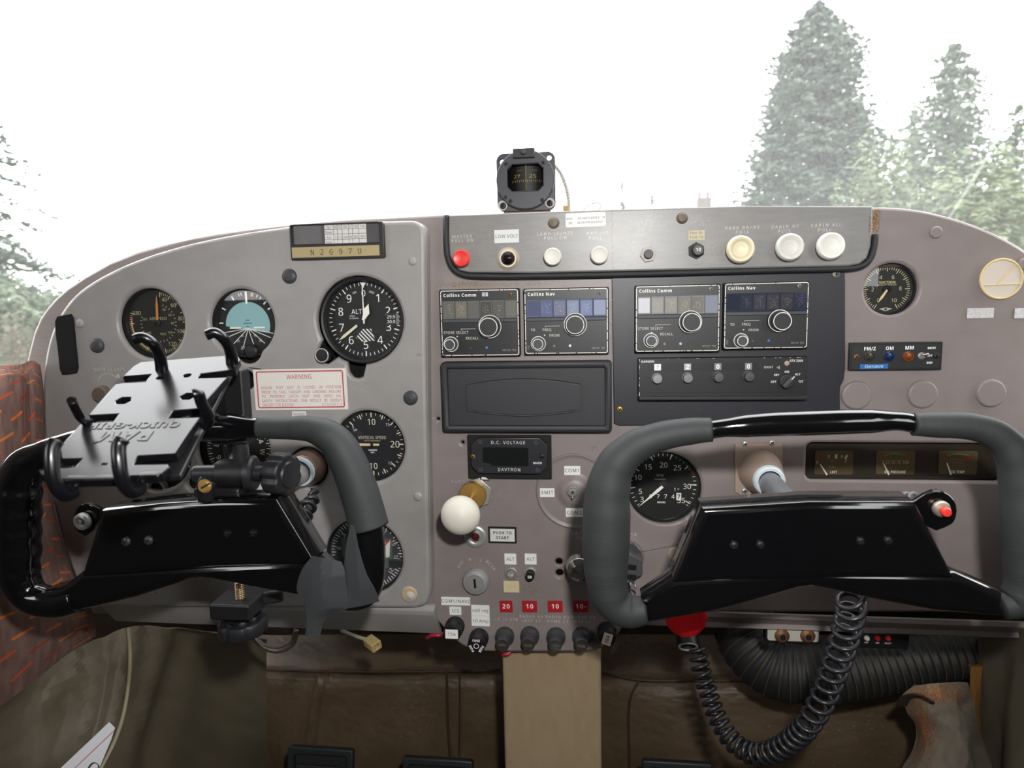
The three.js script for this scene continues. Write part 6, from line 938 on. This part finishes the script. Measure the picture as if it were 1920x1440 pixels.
{ // firewall upholstery, left and right of the pedestal
  const map = clothTex(512, [86, 70, 52], 10, (x, S) => speckle(x, 330, 250, 60, 180, 900, ['#7d7068', '#86796f', '#5a4836'], 1.6), 0.4), mat = new THREE.MeshPhysicalMaterial({ color: '#fff', map, roughness: 0.5, bumpMap: GRAIN, bumpScale: 0.0006 });
  const mk = (label, rows, bump, seams) => { const c = at(rows[0][0][0], 1440, -0.24), t = thing('firewall_upholstery', label, 'upholstery', V(c.x, c.y - 0.06, -0.24)); part(t, 'vinyl_cover', local(sheet(grid(rows), 60, 40, 0.004, bump), t.position), mat, t.position); for (const [n, s, r, lab] of seams) part(t, n, local(sweep(s.map(([a, b, z]) => at(a, b, z)), r, { n: 40, radial: 8 }), t.position), std('#3a2d20', 0.6), t.position, lab); return t; };
  mk('creased brown vinyl behind the pilot pedals with vertical pleats', [[[470, 1190, -0.3], [620, 1190, -0.3], [800, 1190, -0.3], [950, 1190, -0.3]], [[480, 1250, -0.26], [620, 1254, -0.26], [800, 1254, -0.26], [950, 1250, -0.26]], [[490, 1268, -0.22], [620, 1272, -0.22], [800, 1272, -0.22], [950, 1272, -0.22]], [[492, 1340, -0.21], [620, 1340, -0.21], [800, 1340, -0.21], [950, 1340, -0.21]], [[494, 1440, -0.2], [620, 1440, -0.2], [800, 1440, -0.2], [950, 1440, -0.2]], [[494, 1600, -0.2], [620, 1600, -0.2], [800, 1600, -0.2], [950, 1600, -0.2]]],
    (u, v) => (v > 0.25 ? 0.006 * Math.exp(-Math.pow((u - 0.30 + (v - 0.3) * 0.16) / 0.012, 2)) + 0.005 * Math.exp(-Math.pow((u - 0.345 + (v - 0.3) * 0.16) / 0.012, 2)) : 0) + (noise2(u * 8, v * 5) - 0.5) * 0.008, [['seam', [[495, 1256, -0.222], [620, 1259, -0.222], [800, 1259, -0.222], [938, 1256, -0.222]], 0.002, 'dark seam line'], ['pleat_edge', [[838, 1258, -0.208], [839, 1330, -0.204], [841, 1380, -0.2], [846, 1440, -0.196]], 0.0018, 'dark greenish cord'], ['pleat_edge', [[862, 1260, -0.21], [862, 1340, -0.205], [860, 1440, -0.198]], 0.0012, null]]);
  mk('scuffed brown vinyl behind the co-pilot pedals', [[[1115, 1190, -0.3], [1300, 1190, -0.3], [1600, 1190, -0.3], [1980, 1190, -0.3]], [[1115, 1255, -0.27], [1300, 1258, -0.27], [1600, 1258, -0.27], [1980, 1258, -0.27]], [[1115, 1280, -0.25], [1300, 1284, -0.225], [1600, 1284, -0.22], [1980, 1284, -0.22]], [[1115, 1340, -0.24], [1300, 1340, -0.21], [1600, 1340, -0.21], [1980, 1340, -0.21]], [[1115, 1440, -0.23], [1300, 1440, -0.2], [1600, 1440, -0.2], [1980, 1440, -0.2]], [[1115, 1600, -0.22], [1300, 1600, -0.2], [1600, 1600, -0.2], [1980, 1600, -0.2]]],
    (u, v) => (noise2(u * 8 + 20, v * 5) - 0.5) * 0.008, [['seam', [[1130, 1262, -0.246], [1200, 1275, -0.228], [1300, 1276, -0.222], [1420, 1276, -0.218]], 0.002, 'dark seam line'], ['pleat_edge', [[1198, 1276, -0.226], [1182, 1310, -0.222], [1180, 1440, -0.21]], 0.0016, null]]);
}
{ // pedestal
  const a = at(941, 1228, -0.02), b = at(1127, 1228, -0.02), y0 = FLOORY + 0.001, top = at(1034, 1215, -0.02).y, t = thing('pedestal', 'flat tan metal pedestal below the fuses', 'pedestal', V((a.x + b.x) / 2, y0, -0.11));
  const map = clothTex(512, [150, 131, 104], 7, (x, S) => { for (let i = 0; i < 16; i++) { x.strokeStyle = '#4f4436'; x.globalAlpha = 0.7; x.lineWidth = 1.4; x.beginPath(); const u = rnd() * S, v = rnd() * S; x.moveTo(u, v); x.lineTo(u + rr(-9, 9), v + rr(-3, 3)); x.stroke(); } x.globalAlpha = 1; }, 0);
  part(t, 'pedestal_box', rbox(b.x - a.x, top - y0, 0.17, 0.004), new THREE.MeshPhysicalMaterial({ color: '#fff', map, roughness: 0.5 }), V((a.x + b.x) / 2, (top + y0) / 2, -0.02 - 0.085));
}
{ // rudder pedals
  const pedal = (x0, x1, y, z, label) => { const a = at(x0, y, z), b = at(x1, y, z), w = b.x - a.x, t = thing('rudder_pedal', label, 'pedal', V((a.x + b.x) / 2, a.y - 0.10, z), 'rudder pedals'); const m = std('#1c2022', 0.5);
    const fr = rrect(w, 0.085, 0.004); fr.holes.push(new THREE.Path(rrect(w - 0.018, 0.067, 0.003).getPoints(5))); part(t, 'pedal_frame', plate(fr, 0.010, 0.002), m, V((a.x + b.x) / 2, a.y - 0.0425, z), null, [-0.25, 0, 0]); part(t, 'pedal_pad', rbox(w - 0.017, 0.068, 0.006, 0.001), M.blackMatte, V((a.x + b.x) / 2, a.y - 0.0425, z + 0.002), null, [-0.25, 0, 0]); for (let i = 0; i < 5; i++) part(t, 'tread_rib', rbox(w - 0.03, 0.005, 0.005, 0.001), m, V((a.x + b.x) / 2, a.y - 0.018 - i * 0.012, z + 0.009 - i * 0.003), null, [-0.25, 0, 0]);
    const yb = a.y - 0.085; part(t, 'pedal_post', lathe([[0.008, 0], [0.008, yb - FLOORY], [0, yb - FLOORY]], 16), M.dullSteel, V((a.x + b.x) / 2, yb, z), null, [Math.PI / 2, 0, 0]); };
  pedal(539, 661, 1402, -0.07, 'black rudder pedal beneath the hand wheel of the clamp'); pedal(754, 886, 1422, -0.08, 'black rudder pedal close to the tan pedestal'); pedal(1204, 1336, 1428, -0.08, 'black rudder pedal under the loop of coiled cord');
}
{ // ventilation hose
  const pts = [[1392, 1150, -0.16], [1404, 1205, -0.13], [1450, 1250, -0.11], [1530, 1263, -0.1], [1640, 1252, -0.1], [1740, 1235, -0.1], [1838, 1224, -0.1]].map(([a, b, c]) => at(a, b, c)), t = thing('ventilation_hose', 'black corrugated hose with fine gold wire under the co-pilot panel', 'hose', pts[3].clone());
  const q = metre(1600, 1250, -0.1), nR = 34, rad = (u) => (62 - 22 * Math.pow(u, 1.6)) * q;
  part(t, 'hose_skin', local(sweep(pts, (u) => rad(u) * (1 + 0.022 * Math.cos(u * nR * 2 * Math.PI)), { n: nR * 8, radial: 36 }), t.position), std('#1b1b1c', 0.6), t.position);
  const c = new THREE.CatmullRomCurve3(pts, false, 'centripetal', 0.5), gold = std('#5e5036', 0.5, 0.4), zf = V(0, 0, 1);
  for (let i = 1; i < nR; i++) { const u = (i + 0.5) / nR, m = part(t, 'wire_turn', new THREE.TorusGeometry(rad(u) * 0.99, 0.0006, 5, 44), gold, c.getPointAt(u)); m.quaternion.setFromUnitVectors(zf, c.getTangentAt(u).add(V(0.0, 0.06, 0)).normalize()); }
}
// ---------------------------------------------------------------- coiled cords
const cordMat = std('#1d1e22', 0.32);
{
  const t = thing('coiled_cord', 'long black coiled microphone cord looping below the co-pilot yoke', 'cord', at(1450, 1400, 0.07));
  const pts = [[1590, 1108, 0.16], [1596, 1130, 0.155], [1588, 1180, 0.14], [1566, 1250, 0.125], [1538, 1320, 0.11], [1500, 1375, 0.095], [1452, 1408, 0.08], [1408, 1412, 0.065], [1372, 1388, 0.05], [1345, 1345, 0.035], [1325, 1290, 0.02], [1312, 1245, 0.01], [1308, 1215, 0.005]].map(([a, b, c]) => at(a, b, c));
  const q = metre(1540, 1320, 0.11); part(t, 'cord', local(coil(pts, (s) => (23 - 5 * s) * q, 4.8 * q, 36, { seg: 20, phase: 1, pitch: (u) => u < 0.36 ? u / 0.36 * 0.47 : u < 0.58 ? 0.47 + (u - 0.36) / 0.22 * 0.18 : 0.65 + (u - 0.58) / 0.42 * 0.35 }), t.position), cordMat, t.position);
  const c = at(1290, 1212, 0.01), k = metre(1290, 1212, 0.01), s = thing('cord_socket', 'black plug with worn chrome rim under the red knob', 'plug', c); part(s, 'barrel', lathe([[0, -0.03], [22 * k, -0.03], [22 * k, 0], [15 * k, 0], [15 * k, -0.004], [0, -0.004]], 32), M.black, c, null, [0.7, 0, 0]); part(s, 'chrome_rim', new THREE.TorusGeometry(17 * k, 0.0012, 8, 36), M.dullSteel, c.clone().add(V(0, 0, 0.0006)), null, [0.7, 0, 0]);
}
{ const t = thing('coiled_cord', 'short black coiled cord hanging behind the pilot yoke hub', 'cord', at(565, 960, 0.09)); const pts = [[590, 915, 0.05], [586, 938, 0.07], [573, 955, 0.09], [563, 972, 0.105], [556, 990, 0.125], [546, 1010, 0.15]].map(([a, b, c]) => at(a, b, c)), q = metre(565, 960, 0.1); part(t, 'cord', local(coil(pts, (s) => (4 + 11 * Math.min(1, s * 2.4)) * q, 4.4 * q, 7, { seg: 16 }), t.position), cordMat, t.position); }
{ const t = thing('coiled_cord', 'end of a black coiled cord behind the red button tab', 'cord', at(1705, 930, 0.12)); const pts = [[1725, 946, 0.15], [1712, 934, 0.14], [1700, 934, 0.13], [1690, 950, 0.12]].map(([a, b, c]) => at(a, b, c)), q = metre(1705, 930, 0.12); part(t, 'cord', local(coil(pts, 9 * q, 4 * q, 4, { seg: 16 }), t.position), std('#6d6e70', 0.4), t.position); }
// ---------------------------------------------------------------- small fittings under the panel edge
{ const z = -0.012, o = at(1486, 1190, z), q = metre(1486, 1190, z), t = thing('headset_jack_plate', 'white plate with two brass headset jacks below the lip', 'jack plate', V(o.x, o.y, z)); part(t, 'bracket', frontBox(102 * q, 40 * q, 0.012, 0.002), M.black, V(o.x, o.y, z - 0.0125)); part(t, 'white_plate', plate(rrect(96 * q, 26 * q, 5 * q), 0.002, 0.0004), std('#b9b6ac', 0.5), V(o.x, o.y + 1 * q, z)); for (const px of [1465, 1513]) { const j = at(px, 1190, z); part(t, 'jack', lathe([[14 * q, 0], [14 * q, 0.0015], [12 * q, 0.0025], [8 * q, 0.0045], [6 * q, 0.0045], [6 * q, 0.004], [0, 0.004]], 32), M.rustScrew, V(j.x, j.y, z + 0.0022), 'tarnished brass jack socket'); part(t, 'jack_hole', lathe([[5.6 * q, 0], [5.6 * q, 0.0003], [0, 0.0003]], 20), M.hole, V(j.x, j.y, z + 0.0064)); } }
{ const z = -0.012, o = at(1655, 1202, z), q = metre(1655, 1202, z), t = thing('indicator_box', 'small black box with two red lamps labelled ON and RESET', 'control box', V(o.x, o.y, z)); part(t, 'box', frontBox(100 * q, 34 * q, 0.02, 0.0015), M.black, V(o.x, o.y, z - 0.02));
  sticker(t, 'front_face', 1655, 1202, 96, 30, z + 0.0002, (x) => { fill(x, '#121214', 96, 30); txt(x, 'ON', 17, 19, 4.6, { bold: true, color: '#c9c9c4' }); txt(x, 'ON', 38, 19, 4.6, { bold: true, color: '#c9c9c4' }); txt(x, 'RESET', 58, 19, 4.6, { bold: true, color: '#c9c9c4' }); }, { kind: 'face' });
  for (const [px, c, n] of [[1625, '#c4bfae', 'toggle'], [1645, '#b01420', 'red_lamp'], [1665, '#c42a30', 'reset_button']]) part(t, n, lathe([[5.5 * q, 0], [5 * q, 0.002], [2.5 * q, 0.004], [0, 0.0042]], 20), std(c, 0.3), at(px, 1196, z + 0.0007)); }
{ const z = -0.01, o = at(690, 1200, z), t = thing('cable_connector', 'small tan plastic connector hanging under the pilot panel', 'connector', o), q = metre(690, 1200, z); const s = rrect(20 * q, 17 * q, 3 * q); s.holes.push(new THREE.Path(circle(5 * q).getPoints(12))); part(t, 'shell', plate(s, 0.018, 0.001), std('#b09868', 0.5), o, null, [0.15, 0.9, 0.1]); part(t, 'lead', local(sweep([at(690, 1200, z), at(670, 1194, z - 0.01), at(640, 1182, z - 0.02)], 0.002, { n: 20, radial: 8 }), t.position), std('#c9c0a8', 0.5), t.position); }
{ const t = thing('pull_ring', 'half loop of polished tube under the pilot panel', 'handle', at(516, 1200, -0.01)); part(t, 'loop', local(sweep([[470, 1176, -0.012], [478, 1196, -0.01], [498, 1214, -0.008], [525, 1219, -0.008], [548, 1206, -0.01], [556, 1180, -0.012]].map(([a, b, c]) => at(a, b, c)), 0.0035, { n: 50, radial: 14 }), t.position), std('#8d8580', 0.25, 0.8), t.position); }
for (const [l, pts] of [['red wire curling out left of the fuses', [[800, 1196, -0.012], [812, 1191, -0.006], [824, 1191, -0.006], [836, 1186, -0.014]]], ['red wire end poking below the grey fuse caps', [[930, 1220, -0.014], [944, 1226, -0.01], [952, 1226, -0.01], [962, 1216, -0.014]]]]) { const P3 = pts.map(([a, b, c]) => at(a, b, c)), t = thing('red_wire', l, 'wire', P3[1].clone()); part(t, 'insulation', local(sweep(P3, 0.0022, { n: 24, radial: 10 }), t.position), std('#a5283c', 0.35), t.position); }
{ // torn, rust-stained flap and yellow strip at the right
  const map = clothTex(512, [112, 104, 92], 12, (x, S) => { speckle(x, 200, 90, 230, 90, 4200, ['#8a4a1c', '#a5602a', '#70381a', '#b9855a'], 5); speckle(x, 90, 300, 90, 170, 2200, ['#8a4a1c', '#a5602a', '#70381a'], 5); }, 0.5), t = thing('torn_lining_flap', 'torn pale lining flap with rust stains under the hose', 'lining', at(1790, 1440, -0.02));
  const rows = [[[1712, 1286, -0.03], [1740, 1282, -0.02], [1775, 1280, -0.02], [1808, 1278, -0.04]], [[1690, 1310, -0.04], [1735, 1308, -0.015], [1785, 1308, -0.015], [1820, 1312, -0.045]], [[1702, 1335, -0.045], [1745, 1340, -0.015], [1795, 1342, -0.012], [1832, 1345, -0.045]], [[1712, 1380, -0.05], [1752, 1385, -0.02], [1805, 1388, -0.012], [1845, 1390, -0.05]], [[1690, 1450, -0.05], [1740, 1460, -0.02], [1815, 1460, -0.015], [1865, 1460, -0.05]]];
  part(t, 'flap', local(sheet(grid(rows), 30, 30, 0.0025, (u, v) => (noise2(u * 6, v * 6) - 0.5) * 0.008), t.position), new THREE.MeshPhysicalMaterial({ color: '#fff', map, roughness: 0.75 }), t.position);
  part(t, 'curled_edge', local(sweep([[1690, 1322, -0.04], [1702, 1306, -0.018], [1724, 1303, -0.006], [1748, 1316, -0.004]].map(([a, b, c]) => at(a, b, c)), (u) => [0.006, 0.0015], { n: 30, radial: 10 }), t.position), std('#3a342c', 0.7), t.position, 'curled dark torn edge');
  const y = thing('yellow_strip', 'narrow ochre foam strip beside the hose end', 'foam strip', at(1835, 1440, -0.06)); part(y, 'strip', local(sheet(grid([[[1820, 1250, -0.07], [1832, 1250, -0.07], [1842, 1250, -0.07]], [[1818, 1320, -0.07], [1828, 1320, -0.065], [1838, 1320, -0.07]], [[1824, 1400, -0.07], [1832, 1400, -0.065], [1840, 1400, -0.07]]]), 6, 12, 0.006), y.position), std('#6d4a18', 0.85), y.position);
  const mapR = clothTex(256, [84, 76, 60], 10, null, 0.6), k = thing('side_lining', 'dark olive side lining at the co-pilot footwell', 'upholstery', at(1900, 1440, 0.02));
  part(k, 'lining_sheet', local(sheet(grid([[[1838, 1180, -0.09], [1880, 1180, -0.03], [1990, 1180, 0.05]], [[1840, 1290, -0.09], [1880, 1290, -0.03], [1990, 1290, 0.05]], [[1850, 1400, -0.09], [1885, 1400, -0.03], [1990, 1400, 0.05]], [[1858, 1560, -0.09], [1890, 1560, -0.03], [1990, 1560, 0.05]]]), 20, 30, 0.004, (u, v) => 0.006 * Math.sin(u * 9 + v * 3)), k.position), new THREE.MeshPhysicalMaterial({ color: '#fff', map: mapR, roughness: 0.7 }), k.position);
}

// ---------------------------------------------------------------- outside: meadow, trees
const GROUND = -1.35;
structure('ground', (() => { const g = new THREE.PlaneGeometry(260, 260, 1, 1); g.rotateX(-Math.PI / 2); g.translate(0, GROUND, -90); return g; })(), std('#5a6444', 0.95));
function leafCloud(list, size, flat = 0.6) {        // list of [x, y, z, scale]; each leaf spray is a small bent diamond
  const pos = [], idx = [];
  for (const [x, y, z, s] of list) {
    const a = rnd() * 6.283, tilt = rr(-0.7, 0.7), c = Math.cos(a), d = Math.sin(a), L = size * s, w = L * flat, k = pos.length / 3;
    const p = [[-L, 0, 0], [0, tilt * w, w], [L, -0.25 * L, 0], [0, -tilt * w, -w], [0, L * 0.35, 0]];
    for (const [u, v, t] of p) pos.push(x + u * c - t * d, y + v, z + u * d + t * c);
    idx.push(k, k + 1, k + 4, k + 1, k + 2, k + 4, k + 2, k + 3, k + 4, k + 3, k, k + 4);
  }
  const g = new THREE.BufferGeometry(); g.setAttribute('position', new THREE.Float32BufferAttribute(pos, 3)); g.setIndex(idx); const q = g.toNonIndexed(); q.computeVertexNormals(); return q;
}
const leafMats = ['#3d4f3f', '#46563f', '#55624a', '#4f5b33', '#544b34', '#39493c'].map((c) => std(c, 0.85, 0, { transmission: 0.3, thickness: 0 })), bark = std('#4a4038', 0.95);
const outAt = (px, dist) => { const d = V((px - W0 / 2) / F0, 0, -1).applyQuaternion(camera.quaternion); d.y = 0; d.normalize(); return V(d.x * dist, GROUND, DIST + d.z * dist); };
const heightAt = (px, py, dist) => { const d = V((px - W0 / 2) / F0, (H0 / 2 - py) / F0, -1).applyQuaternion(camera.quaternion); return d.y / Math.hypot(d.x, d.z) * dist - GROUND; };
function tree(name, label, base, h, trunkR, foliage, leaf, mat) {
  const t = thing(name, label, 'tree', base, 'trees beyond the windscreen');
  const tr = new THREE.CylinderGeometry(trunkR * 0.15, trunkR, h * 0.97, 10); tr.translate(0, h * 0.485, 0); part(t, 'trunk', tr, bark, base);
  const f = part(t, 'foliage', leafCloud(foliage, leaf), leafMats[mat], base); f.userData.kind = 'stuff'; return t;
}
// profile(k): crown half-width at the share k of the height (0 top, 1 foot of the crown)
function coniferFoliage(h, profile, { branches = 260, spray = 16, from = 0.04, gap = 0.0, lump = 0.25, droop = 0.22, loose = 1 } = {}) {
  const out = [];
  for (let i = 0; i < branches; i++) {
    const k = Math.pow(rnd(), 0.75) * (1 - from) , y = h * (1 - k), az = rnd() * 6.283, wob = 1 + lump * Math.sin(az * 3 + k * 17) * Math.sin(k * 31 + az), L = profile(k) * rr(0.62, 1.05) * wob, n = Math.max(3, Math.round(spray * (0.3 + L / (profile(1) + 0.01))));
    if (rnd() < gap) continue;
    for (let j = 0; j < n; j++) { const u = 0.15 + 0.85 * (j + rnd()) / n, r = L * u, sp = (L * 0.13 * (1.15 - u) + 0.1) * loose; out.push([Math.cos(az) * r + rr(-sp, sp), y - L * droop * u * u + L * 0.06 * u + rr(-sp, sp) * 0.6, Math.sin(az) * r + rr(-sp, sp), rr(0.6, 1.2) * (1.1 - 0.45 * u)]); }
  }
  for (let i = 0; i < 40; i++) { const k = rnd() * 0.08; out.push([rr(-1, 1) * profile(k) * 0.4, h * (1 - k), rr(-1, 1) * profile(k) * 0.4, 0.6]); }
  return out;
}
{ // tall dense conifer
  const d = 30, b = outAt(1512, d), h = heightAt(1530, 8, d), m = d / F0, prof = (k) => m * (k < 0.05 ? 5 + k * 640 : k < 0.12 ? 37 + (k - 0.05) * 400 : k < 0.45 ? 66 + (k - 0.12) * 160 : 119 + (k - 0.45) * 130) * 1.05;
  tree('conifer', 'tall dense grey-green conifer with narrow pointed top', b, h, 0.3, coniferFoliage(h, prof, { branches: 2300, spray: 30, lump: 0.16, droop: 0.1 }), 0.19, 0);
}
{ // more open conifer further right
  const d = 44, b = outAt(1752, d), h = heightAt(1765, 85, d), m = d / F0, prof = (k) => m * (k < 0.2 ? 10 + k * 260 : 62 + (k - 0.2) * 190);
  tree('conifer', 'open ragged conifer with sky showing between its boughs', b, h, 0.26, coniferFoliage(h, prof, { branches: 900, spray: 26, gap: 0.05, lump: 0.45 }), 0.22, 1);
}
{ const d = 58, b = outAt(1690, d), h = heightAt(1690, 205, d), m = d / F0; tree('conifer', 'shorter olive conifer in the gap between two taller ones', b, h, 0.2, coniferFoliage(h, (k) => m * (14 + k * 60), { branches: 420, spray: 18, gap: 0.1, lump: 0.4 }), 0.25, 2); }
{ const d = 66, b = outAt(1875, d), h = heightAt(1855, 200, d), m = d / F0; tree('conifer', 'ragged conifer leaning over the far end of the panel', b, h, 0.2, coniferFoliage(h, (k) => m * (12 + k * 90), { branches: 480, spray: 18, gap: 0.1, lump: 0.5 }), 0.28, 1); }
{ // dark tree at the left window
  const d = 18, b = outAt(-75, d), h = heightAt(-75, 40, d), m = d / F0; tree('conifer', 'dark conifer with separate drooping boughs beyond the left window', b, h, 0.22, coniferFoliage(h, (k) => m * (35 + k * 175), { branches: 420, spray: 46, lump: 0.55, loose: 0.5, droop: 0.3 }), 0.13, 5); }
function shrub(label, px, py, d, wpx, mat, n = 700, nn = n * 3) { const b = outAt(px, d), h = heightAt(px, py, d), w = wpx * d / F0, f = []; for (let i = 0; i < nn; i++) { const a = rnd() * 6.283, u = Math.acos(rr(-1, 1)), r = 0.55 + 0.5 * rnd(), lump = 1 + 0.25 * Math.sin(a * 4 + u * 5); f.push([Math.cos(a) * Math.sin(u) * w * r * lump, h * (0.5 + 0.48 * Math.cos(u) * r * lump), Math.sin(a) * Math.sin(u) * w * r * lump, rr(0.6, 1.3)]); } const t = tree('broadleaf_tree', label, b, h * 0.9, 0.12, f, w * 0.1, mat); return t; }
shrub('yellow-green leafy tree at the foot of the tall conifer', 1640, 270, 21, 66, 3, 900); shrub('yellow-green leafy tree below the open conifer', 1800, 310, 17, 88, 3, 900); shrub('green leafy tree over the right end of the panel', 1905, 330, 24, 70, 2, 800);
shrub('green bush line beyond the left window', 30, 520, 14, 60, 2, 900); shrub('olive bush right of the left window bushes', 95, 545, 26, 50, 3, 800); shrub('russet bush low outside the left window', 34, 590, 10, 30, 4, 500); shrub('pale bush beside the panel edge outside', 120, 556, 22, 50, 2, 700); shrub('green bush filling the left corner', -60, 575, 7.5, 40, 0, 800);
// far tops just over the strip
for (const [px, py, l, w] of [[1167, 340, 'far spindly tree top above the compass wire', 12], [1221, 366, 'tiny far tree top above the scuffed strip', 8]]) { const d = 90, b = outAt(px, d), h = heightAt(px, py, d); tree('far_tree', l, b, h, 0.3, coniferFoliage(h, (k) => w * d / F0 * (0.3 + k), { branches: 60, spray: 6, gap: 0.35, lump: 0.6 }), 0.55, 2); }
{ // far house: only its chimney clears the strip
  const d = 70, b = outAt(1335, d), hc = heightAt(1316, 372, d), hr = heightAt(1316, 389, d), u = d / F0, t = thing('far_house', 'far grey house whose chimney just clears the strip', 'house', b), wall = std('#6b6660', 0.9), roof = std('#4c4844', 0.9), brick = std('#55504b', 0.9);
  const W = 150 * u, Dp = 5, eave = hr - 1.6; part(t, 'walls', (() => { const g = new THREE.BoxGeometry(W, eave, Dp); return g; })(), wall, b.clone().add(V(0, eave / 2, 0)));
  const rf = crease(new THREE.ExtrudeGeometry(new THREE.Shape([[-Dp / 2 - 0.3, 0], [Dp / 2 + 0.3, 0], [0, 1.6]].map(([a, c]) => new THREE.Vector2(a, c))), { depth: W + 0.6, bevelEnabled: false }), 0.3); rf.rotateY(Math.PI / 2); part(t, 'roof', rf, roof, b.clone().add(V(-W / 2 - 0.3, eave, 0)));
  const cx = -19 * u, w = 24 * u, ch = part(t, 'chimney', new THREE.BoxGeometry(w, hc - hr + 1, w), brick, b.clone().add(V(cx, (hc + hr) / 2 - 0.5, 0)));
  for (const s of [-0.3, 0.28]) { const m = new THREE.Mesh(new THREE.CylinderGeometry(w * 0.12, w * 0.14, w * 0.5, 12), brick); m.name = 'chimney_pot'; m.position.set(s * w, (hc - hr + 1) / 2 + w * 0.24, 0); ch.add(m); }
}

scene.traverse((o) => { if (o.isMesh) { o.castShadow = true; o.receiveShadow = true; } });
renderer.render(scene, camera);
